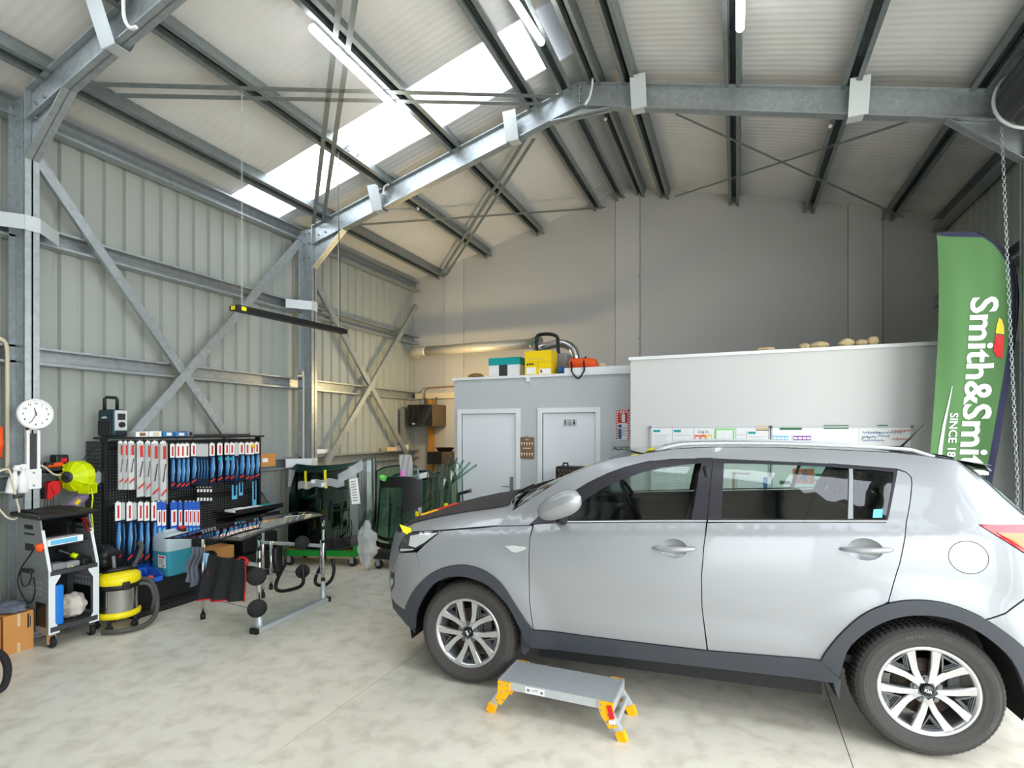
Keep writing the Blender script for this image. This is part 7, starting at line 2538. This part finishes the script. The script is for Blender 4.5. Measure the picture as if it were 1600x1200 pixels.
def flag_row(z):
    for (l0, r0, z0_), (l1, r1, z1_) in zip(RW[:-1], RW[1:]):
        if z <= z0_ and z >= z1_:
            k = (z0_ - z) / max(1e-6, z0_ - z1_)
            return l0 + (l1 - l0) * k, r0 + (r1 - r0) * k
    return (RW[0][:2] if z > RW[0][2] else RW[-1][:2])


def flag_pt(x, z, d=0.0):
    l, r = flag_row(z)
    u = (x - l) / max(0.05, r - l)
    q = max(0, 3.5 - z)
    return Vector((x, YFL - 0.03 * math.sin(5.0 * u + 0.9 * q) * min(1, q) - 0.012 * math.sin(11 * u - 1.5 * q) * min(1, q) + d, z))


fl_ = thing('feather_flag', 'tall green feather flag with white lettering standing behind the car tail', 'flag', (2.0, YFL, 0))
zs = [r[2] for r in RW]
ZS = []
for z0_, z1_ in zip(zs[:-1], zs[1:]):
    n = max(1, int((z0_ - z1_) / 0.04))
    ZS += [z0_ + (z1_ - z0_) * k / n for k in range(n)]
ZS.append(zs[-1])
vs, fs = [], []
NU = 22
BW = 0.045
for z in ZS:
    l, r = flag_row(z)
    lim = max(l + 0.001, r - BW)
    if z > RW[3][2]:
        lim = max(l + 0.001, l + (r - l) * 0.6 * sstep(RW[0][2], RW[3][2] - 0.02, z) if z < RW[0][2] - 0.04 else l + 0.001)
    for k in range(NU + 1):
        vs.append(flag_pt(l + (lim - l) * k / NU, z))
for i in range(len(ZS) - 1):
    for k in range(NU):
        fs.append((i * (NU + 1) + k, i * (NU + 1) + k + 1, (i + 1) * (NU + 1) + k + 1, (i + 1) * (NU + 1) + k))
MB().add(vs, fs, True).build('flag_cloth', 'flaggreen', fl_, fix=False)
vs2, fs2 = [], []
for i, z in enumerate(ZS):
    l, r = flag_row(z)
    a_ = vs[i * (NU + 1) + NU]
    for k in range(5):
        x = a_.x + (r - a_.x) * k / 4
        vs2.append(flag_pt(x, z, -0.001))
for i in range(len(ZS) - 1):
    for k in range(4):
        fs2.append((i * 5 + k, i * 5 + k + 1, (i + 1) * 5 + k + 1, (i + 1) * 5 + k))
MB().add(vs2, fs2, True).build('pole_sleeve', 'flagnavy', fl_, fix=False)
pole = [Vector((flag_row(z)[1] - 0.012, YFL + 0.012, z)) for z in ZS[2:]]
pole += [Vector((pole[-1].x - 0.08, YFL + 0.012, 0.45)), Vector((pole[-1].x - 0.12, YFL + 0.012, 0.03))]
MB().tube(pole, 0.012, 8).build('flag_pole', 'black', fl_)
MB().obox((pole[-1].x, YFL, 0.016), (0.45, 0.06, 0.03), bev=0.005).obox((pole[-1].x, YFL, 0.016), (0.06, 0.45, 0.03), bev=0.005).build('cross_base', 'black', fl_)


def flag_text(s, size, px, py, m, bold, tilt, wide=1.16):
    o = atY(px, py, YFL)

    def f(v):
        x, z = o.x + v.y - tilt * v.x, o.z - v.x * wide
        return flag_pt(x, z, -0.006 - v.z)
    vs_, fs_ = text_geo(s, size, bold=bold, align='LEFT', res=3)
    # split long faces so that the letters follow the cloth
    bm = bmesh.new()
    bv = [bm.verts.new(v) for v in vs_]
    for f_ in fs_:
        try:
            bm.faces.new([bv[i] for i in f_])
        except ValueError:
            pass
    bmesh.ops.triangulate(bm, faces=bm.faces[:])
    long_ = [e for e in bm.edges if e.calc_length() > 0.06]
    bmesh.ops.subdivide_edges(bm, edges=long_, cuts=2, use_grid_fill=False)
    bm.verts.index_update()
    mb = MB().add([f(v.co) for v in bm.verts], [tuple(q.index for q in g.verts) for g in bm.faces])
    bm.free()
    mb.build('lettering', m, fl_, fix=False)


flag_text('Smith&Smith', 0.275, 1536, 463, 'text_white', 0.006, 0.06)
flag_text('SINCE 18', 0.085, 1489, 645, 'text_white', 0.0015, 0.05)


def patch(pxs, m, name, d=-0.006):
    pts = [atY(*p, YFL) for p in pxs]
    mb = MB()
    c_ = sum(pts, Vector()) / len(pts)
    V = [flag_pt(c_.x, c_.z, d)] + [flag_pt(p.x, p.z, d) for p in pts]
    mb.add(V, [(0, i + 1, (i + 1) % len(pts) + 1) for i in range(len(pts))])
    mb.build(name, m, fl_, fix=False)


patch([(1562, 496), (1566, 499), (1569.5, 510), (1570, 522), (1557, 520), (1558.5, 508)], 'yellow', 'emblem_top')
patch([(1557, 522), (1570, 524), (1569, 545), (1566.5, 560), (1558, 556), (1554, 548), (1555.5, 534)], 'red', 'emblem_lower')
sw = [atY(p[0], p[1], YFL) for p in ((1486, 604), (1481, 630), (1474, 665), (1469, 700), (1467, 730))]
vs, fs = [], []
for k, p in enumerate(sw):
    h = (0.002, 0.006, 0.010, 0.014, 0.018)[k]
    vs += [flag_pt(p.x - h, p.z, -0.006), flag_pt(p.x + h, p.z, -0.006)]
    if k:
        fs.append((2 * k - 2, 2 * k - 1, 2 * k + 1, 2 * k))
MB().add(vs, fs).build('swoosh', 'text_white', fl_, fix=False)


# ---- chains
def chain(mb, a, b, link=0.034, r=0.003, w=0.009):
    a, b = Vector(a), Vector(b)
    L = (b - a).length
    n = max(2, int(L / (link * 0.78)))
    ax = (b - a).normalized()
    x = ax.cross(Vector((0, 1, 0)))
    if x.length < 0.1:
        x = ax.cross(Vector((1, 0, 0)))
    x.normalize()
    y = ax.cross(x)
    for k in range(n):
        c_ = a + (b - a) * ((k + 0.5) / n)
        s = x if k % 2 else y
        h = link / 2
        pts = [c_ + ax * (h - w) + s * w * 0.9, c_ + ax * h, c_ + ax * (h - w) - s * w * 0.9, c_ - ax * (h - w) - s * w * 0.9, c_ - ax * h, c_ - ax * (h - w) + s * w * 0.9]
        mb.tube(pts, r, 4, closed=True)
    return mb


# roller door curtain rolled up over the side doorway
RX, RZ_, RR = 2.19, 4.40, 0.24
t = thing('roller_door', 'dark ribbed roller door rolled up over the side doorway at the top right', 'roller door', (RX, 4.1, RZ_ - RR))
vs, fs = [], []
K = 120
for k in range(K):
    a = 2 * PI * k / K
    r = RR + 0.012 * (1 if (k % 8) < 5 else 0)
    for y in (2.66, 5.52):
        vs.append((RX + r * math.cos(a), y, RZ_ + r * math.sin(a)))
for k in range(K):
    fs.append((2 * k, 2 * k + 1, 2 * ((k + 1) % K) + 1, 2 * ((k + 1) % K)))
fs.append(tuple(2 * k + 1 for k in range(K)))
MB().add(vs, fs).build('curtain_roll', 'darkgrey', t)
ring_ = [Vector((RX + (RR + 0.02) * math.cos(2 * PI * k / 40), 5.54, RZ_ + (RR + 0.02) * math.sin(2 * PI * k / 40))) for k in range(40)]
MB().tube(ring_, 0.014, 8, closed=True).build('drum_hoop', 'lightgrey', t)
MB().cyl((RX, 5.52, RZ_), (RX, 5.70, RZ_), 0.035, 12).build('axle', 'grey', t)
cA, cB, cC = atY(1565, 196, 5.60), atY(1577, 480, 5.60), atY(1590, 760, 5.60)
t = thing('hand_chain', 'steel hand chain hanging from the rolled door at the right edge', 'chain', tuple(cC))
mb = chain(MB(), cA, cB, 0.04, 0.0035, 0.011)
chain(mb, cB, cC, 0.04, 0.0035, 0.011)
chain(mb, cC, Vector((cC.x - 0.01, cC.y, 0.5)), 0.04, 0.0035, 0.011)
mb.build('chain', 'galv', t)

# ---- black radiant heater on chains
e0, e1 = on_roof(378, 140, -0.16), on_roof(529, 238, -0.16)
b0 = Vector((e0.x, e0.y, 0))
ze0 = CAMH + (HZ - 478) / (HZ - 140) * (e0.z - CAMH)
ze1 = CAMH + (HZ - 512) / (HZ - 238) * (e1.z - CAMH)
h0, h1 = Vector((e0.x, e0.y, ze0)), Vector((e1.x, e1.y, ze1))
ht = thing('radiant_heater', 'long black radiant heater bar hung on two chains from the roof', 'heater', tuple((h0 + h1) / 2 - Vector((0, 0, 0.1))))
d = (h1 - h0).normalized()
off = Vector((0, 0, -0.035))
p, q = h0 - d * 0.07 + off, h1 + d * 0.07 + off
MB().beam(p, q, 0.10, 0.045, bev=0.008).build('casing', 'black', ht)
for s in (-0.032, 0, 0.032):
    sd = d.cross(Vector((0, 0, 1))).normalized()
    MB().beam(p + sd * s + Vector((0, 0, 0.026)), q + sd * s + Vector((0, 0, 0.026)), 0.008, 0.012).build('fin', 'black', ht)
MB().beam(p - d * 0.02, p, 0.105, 0.05, bev=0.006).build('end_cap', 'black', ht)
MB().beam(q, q + d * 0.02, 0.105, 0.05, bev=0.006).build('end_cap', 'black', ht)
sd = d.cross(Vector((0, 0, 1))).normalized()
MB().obox(p + d * 0.05 + sd * 0.052, (0.05, 0.004, 0.035), rz=math.atan2(d.y, d.x)).obox(p - d * 0.022 + sd * 0.0, (0.004, 0.05, 0.035), rz=math.atan2(d.y, d.x)).build('warning_label', 'tapeyellow', ht)
chain(MB(), h0, e0, 0.03, 0.0022, 0.008).build('chain', 'lightgrey', ht)
chain(MB(), h1, e1, 0.03, 0.0022, 0.008).build('chain', 'lightgrey', ht)
c_ = e1 + Vector((0, 0, 0.02))
pts = spline([h1 + Vector((0.02, 0, 0)), h1 + (e1 - h1) * 0.3 + Vector((0.02, 0, 0)), h1 + (e1 - h1) * 0.7 + Vector((0.0, 0, 0)), e1 + Vector((0.01, 0, -0.1)), on_roof(540, 232, -0.12), on_roof(553, 246, -0.10), on_roof(561, 238, -0.10), on_roof(545, 228, -0.1), on_roof(536, 236, -0.08)], 6)
MB().tube(pts, 0.004, 6).build('cable', 'black', ht)

# ---- LED batten lights
for k, (pa, pb, side, lb_) in enumerate((((488, 44), (640, 190), -1, 'lit white LED batten under the left roof slope, nearest the left wall'), ((798, -8), (846, 66), -1, 'lit white LED batten just left of the roof ridge'), ((1157, -60), (1157, 44), 1, 'lit white LED batten under the right roof slope'))):
    a, b = on_roof(*pa, -0.225, side), on_roof(*pb, -0.225, side)
    xm = (a.x + b.x) / 2
    if side > 0:
        a.x = b.x = xm
    t = thing('batten_light', lb_, 'light', tuple((a + b) / 2), 0, 'LED battens under the roof')
    n = Vector((PITCH * side, 0, 1)).normalized()
    MB().beam(a + n * 0.025, b + n * 0.025, 0.05, 0.03, up=n, bev=0.004).build('housing', 'white', t)
    dd = (b - a).normalized()
    MB().tube([a - dd * 0.022, a - dd * 0.015, a, b, b + dd * 0.015, b + dd * 0.022], [0.010, 0.026, 0.034, 0.034, 0.026, 0.010], 12).build('diffuser', 'tube', t)

# ---- small white fixings and cables on the steel
for k, (px, py, side) in enumerate(((653, 326, -1), (946, 186, 1), (1297, 197, 1))):
    c_ = on_roof(px, py, -0.19, side)
    MB().blob(c_, (0.022, 0.022, 0.022), 2, 0).build('sensor_knob', 'white', ceil)
Yc = 5.68
pts = [atY(p[0], p[1], Yc) for p in ((926, 122), (925, 135), (921, 152), (914, 164))]
MB().tube(spline(pts, 4), 0.013, 8).build('white_conduit', 'white', ceil)
pts = [atY(p[0], p[1], Yc) for p in ((600, 304), (599, 296), (602, 290), (607, 288))]
MB().tube(spline(pts, 4), 0.012, 8).build('white_conduit', 'white', ceil)
pts = [atY(p[0], p[1], 2.46) for p in ((193, -30), (193, 15), (196, 33), (204, 44), (213, 42))]
MB().tube(spline(pts, 5), 0.013, 8).build('white_conduit', 'white', ceil)
for px, py, q in ((893, 36, (912, 35)), (907, 69, (925, 66)), (913, 104, (922, 100))):
    a, b = on_roof(px, py, -0.03, 1), on_roof(q[0], q[1], -0.03, 1)
    MB().quadbox([a + Vector((0, -0.03, 0)), b, a + Vector((0, 0.05, 0))], (0, 0, -0.004)).build('torn_flap', 'midgrey', ceil)
# ================================================================== STEP STOOL AND SMALL ITEMS ON THE CAR
sx0, sx1, sy0, sy1, sz = -1.335, -0.640, 2.975, 3.275, 0.205
st = thing('step_stool', 'low aluminium step platform with yellow hinges and feet beside the car', 'step stool', ((sx0 + sx1) / 2, (sy0 + sy1) / 2, 0))
MB().box((sx0, sy0, sz - 0.05), (sx1, sy0 + 0.012, sz - 0.002)).build('side_rail', 'alu', st)
MB().box((sx0, sy1 - 0.012, sz - 0.05), (sx1, sy1, sz - 0.002)).build('side_rail', 'alu', st)
for x in (sx0, sx1):
    MB().box((x - 0.008, sy0, sz - 0.05), (x + 0.008, sy1, sz + 0.001)).build('end_rail', 'alu', st)
n = 4
w = (sy1 - sy0 - 0.024) / n
for k in range(n):
    y = sy0 + 0.012 + w * k
    mb = MB().box((sx0 + 0.008, y + 0.003, sz - 0.02), (sx1 - 0.008, y + w - 0.003, sz - 0.007))
    for j in range(6):
        yy = y + 0.006 + (w - 0.012) * j / 5
        mb.box((sx0 + 0.010, yy - 0.0035, sz - 0.007), (sx1 - 0.010, yy + 0.0035, sz))
    mb.build('tread_plank', 'alu', st)
for sx, s in ((sx0, -1), (sx1, 1)):
    for y in (sy0, sy1):
        yo = -1 if y == sy0 else 1
        xt, xb = sx - s * 0.045, sx + s * 0.055
        a, b = Vector((xt, y, sz - 0.03)), Vector((xb, y, 0.03))
        leg = MB().beam(a, b, 0.022, 0.045, up=(1, 0, 0), bev=0.003)
        for g in (-0.012, 0, 0.012):
            leg.beam(a + Vector((g, yo * 0.012, 0)), b + Vector((g, yo * 0.012, 0)), 0.003, 0.004, up=(1, 0, 0))
        leg = leg.build('leg', 'alu', st)
        dd = (b - a).normalized()
        f_ = MB().beam(b - dd * 0.03, Vector((xb + s * 0.006, y, 0.0)) , 0.034, 0.055, up=(1, 0, 0), bev=0.004)
        for g in (-0.016, -0.006, 0.004, 0.014):
            f_.beam(b - dd * 0.026 + Vector((g, yo * 0.018, 0)), b + dd * 0.02 + Vector((g, yo * 0.018, 0)), 0.004, 0.005, up=(1, 0, 0))
        f_.build('rubber_foot', 'steporange', leg)
        P_ = [(sx - s * 0.075, sz - 0.002), (sx + s * 0.004, sz - 0.002), (sx + s * 0.006, sz - 0.075), (sx + s * 0.028, sz - 0.13), (sx - s * 0.018, sz - 0.145), (sx - s * 0.06, sz - 0.085), (sx - s * 0.075, sz - 0.05)]
        hg = MB().prism(P_, 0.012, 'xz', y - 0.015 if yo < 0 else y + 0.003).build('hinge_plate', 'steporange', st)
        mb = MB()
        for bx, bz in ((-0.062, -0.018), (-0.015, -0.018), (-0.062, -0.05), (-0.02, -0.065), (-0.03, -0.11), (0.008, -0.12)):
            mb = MB().cyl((sx + s * bx, y + yo * 0.013, sz + bz), (sx + s * bx, y + yo * 0.019, sz + bz), 0.006, 8)
            mb.build('rivet', 'grey', hg)
    # rung between the legs of each end
    MB().beam((sx + s * 0.02, sy0, 0.085), (sx + s * 0.02, sy1, 0.085), 0.012, 0.05).build('cross_rung', 'alu', st)
MB().prism([(sx1 - 0.03, sz - 0.015), (sx1 - 0.004, sz - 0.01), (sx1 + 0.016, sz - 0.075), (sx1 - 0.012, sz - 0.085), (sx1 - 0.02, sz - 0.045)], 0.008, 'xz', sy0 - 0.028).build('release_latch', 'red', st)
MB().obox((sx1 + 0.0, sy0 - 0.022, sz - 0.10), (0.035, 0.012, 0.022), ry=-0.2, bev=0.003).build('latch_button', 'white', st)
lb_ = MB().box((sx0 + 0.17, sy0 - 0.0015, sz - 0.046), (sx0 + 0.29, sy0, sz - 0.010)).build('safety_label', 'paper', st)
mb = MB().box((sx0 + 0.18, sy0 - 0.0025, sz - 0.036), (sx0 + 0.20, sy0 - 0.0012, sz - 0.020)).box((sx0 + 0.265, sy0 - 0.0025, sz - 0.038), (sx0 + 0.282, sy0 - 0.0012, sz - 0.022)).box((sx0 + 0.21, sy0 - 0.0025, sz - 0.022), (sx0 + 0.255, sy0 - 0.0012, sz - 0.018)).box((sx0 + 0.21, sy0 - 0.0025, sz - 0.032), (sx0 + 0.25, sy0 - 0.0012, sz - 0.028))
mb.build('print', 'midgrey', lb_, kind='stuff')
MB().cyl((sx0 + 0.06, sy0 + 0.02, sz - 0.07), (sx0 + 0.06, sy0 + 0.045, sz - 0.07), 0.018, 12).build('latch_knob', 'steporange', st)


# ---- tape and cloth on the car
def hood_w(s, t, up):
    return CM @ Vector(hood_pt(s, t, 0.0)) + Vector((0, 0, up))


a = CM @ Vector((-0.475, ysurf(-0.475, 1.0) - 0.006, 1.005))
single('masking_tape', MB().grid(lambda u, v: CM @ Vector((-0.50 + 0.075 * u - 0.03 * v, ysurf(-0.47, 1.0) - 0.012 + 0.03 * u * v, 1.0 + 0.055 * v - 0.03 * u)), 3, 3), 'tapeyellow', 'square of yellow tape on the corner above the car headlamp', 'tape', fix=False)
t = thing('marker_strip', 'red and orange strip lying on the black bonnet mat', 'strip', tuple(hood_w(0.25, 0.2, 0.02)))
P_, Q_ = hood_w(0.20, 0.22, 0.022), hood_w(0.46, 0.34, 0.022)
m_ = P_ + (Q_ - P_) * 0.45
MB().beam(P_, m_, 0.05, 0.006).build('orange_half', 'steporange', t)
MB().beam(m_, Q_, 0.045, 0.006).build('red_half', 'red', t)


def cloth_pt(u, v):
    y = 0.30 + 0.22 * v
    uu = 1.06 + 0.15 * u
    e = roof_pt(max(0, (uu - 1.159) / 1.7), y / 1.8)
    z = e[2] if uu > 1.159 else wsc_pt(max(0, min(1, (uu - 0.285) / 0.9)), y / 1.8)[2]
    return CM @ Vector((uu, y, z + 0.012 + 0.012 * math.sin(7 * u + 4 * v) * math.sin(5 * v)))


yc = single('yellow_cloth', MB().grid(cloth_pt, 10, 10), 'tapeyellow', 'folded yellow cloth on the front edge of the car roof', 'cloth', fix=False)
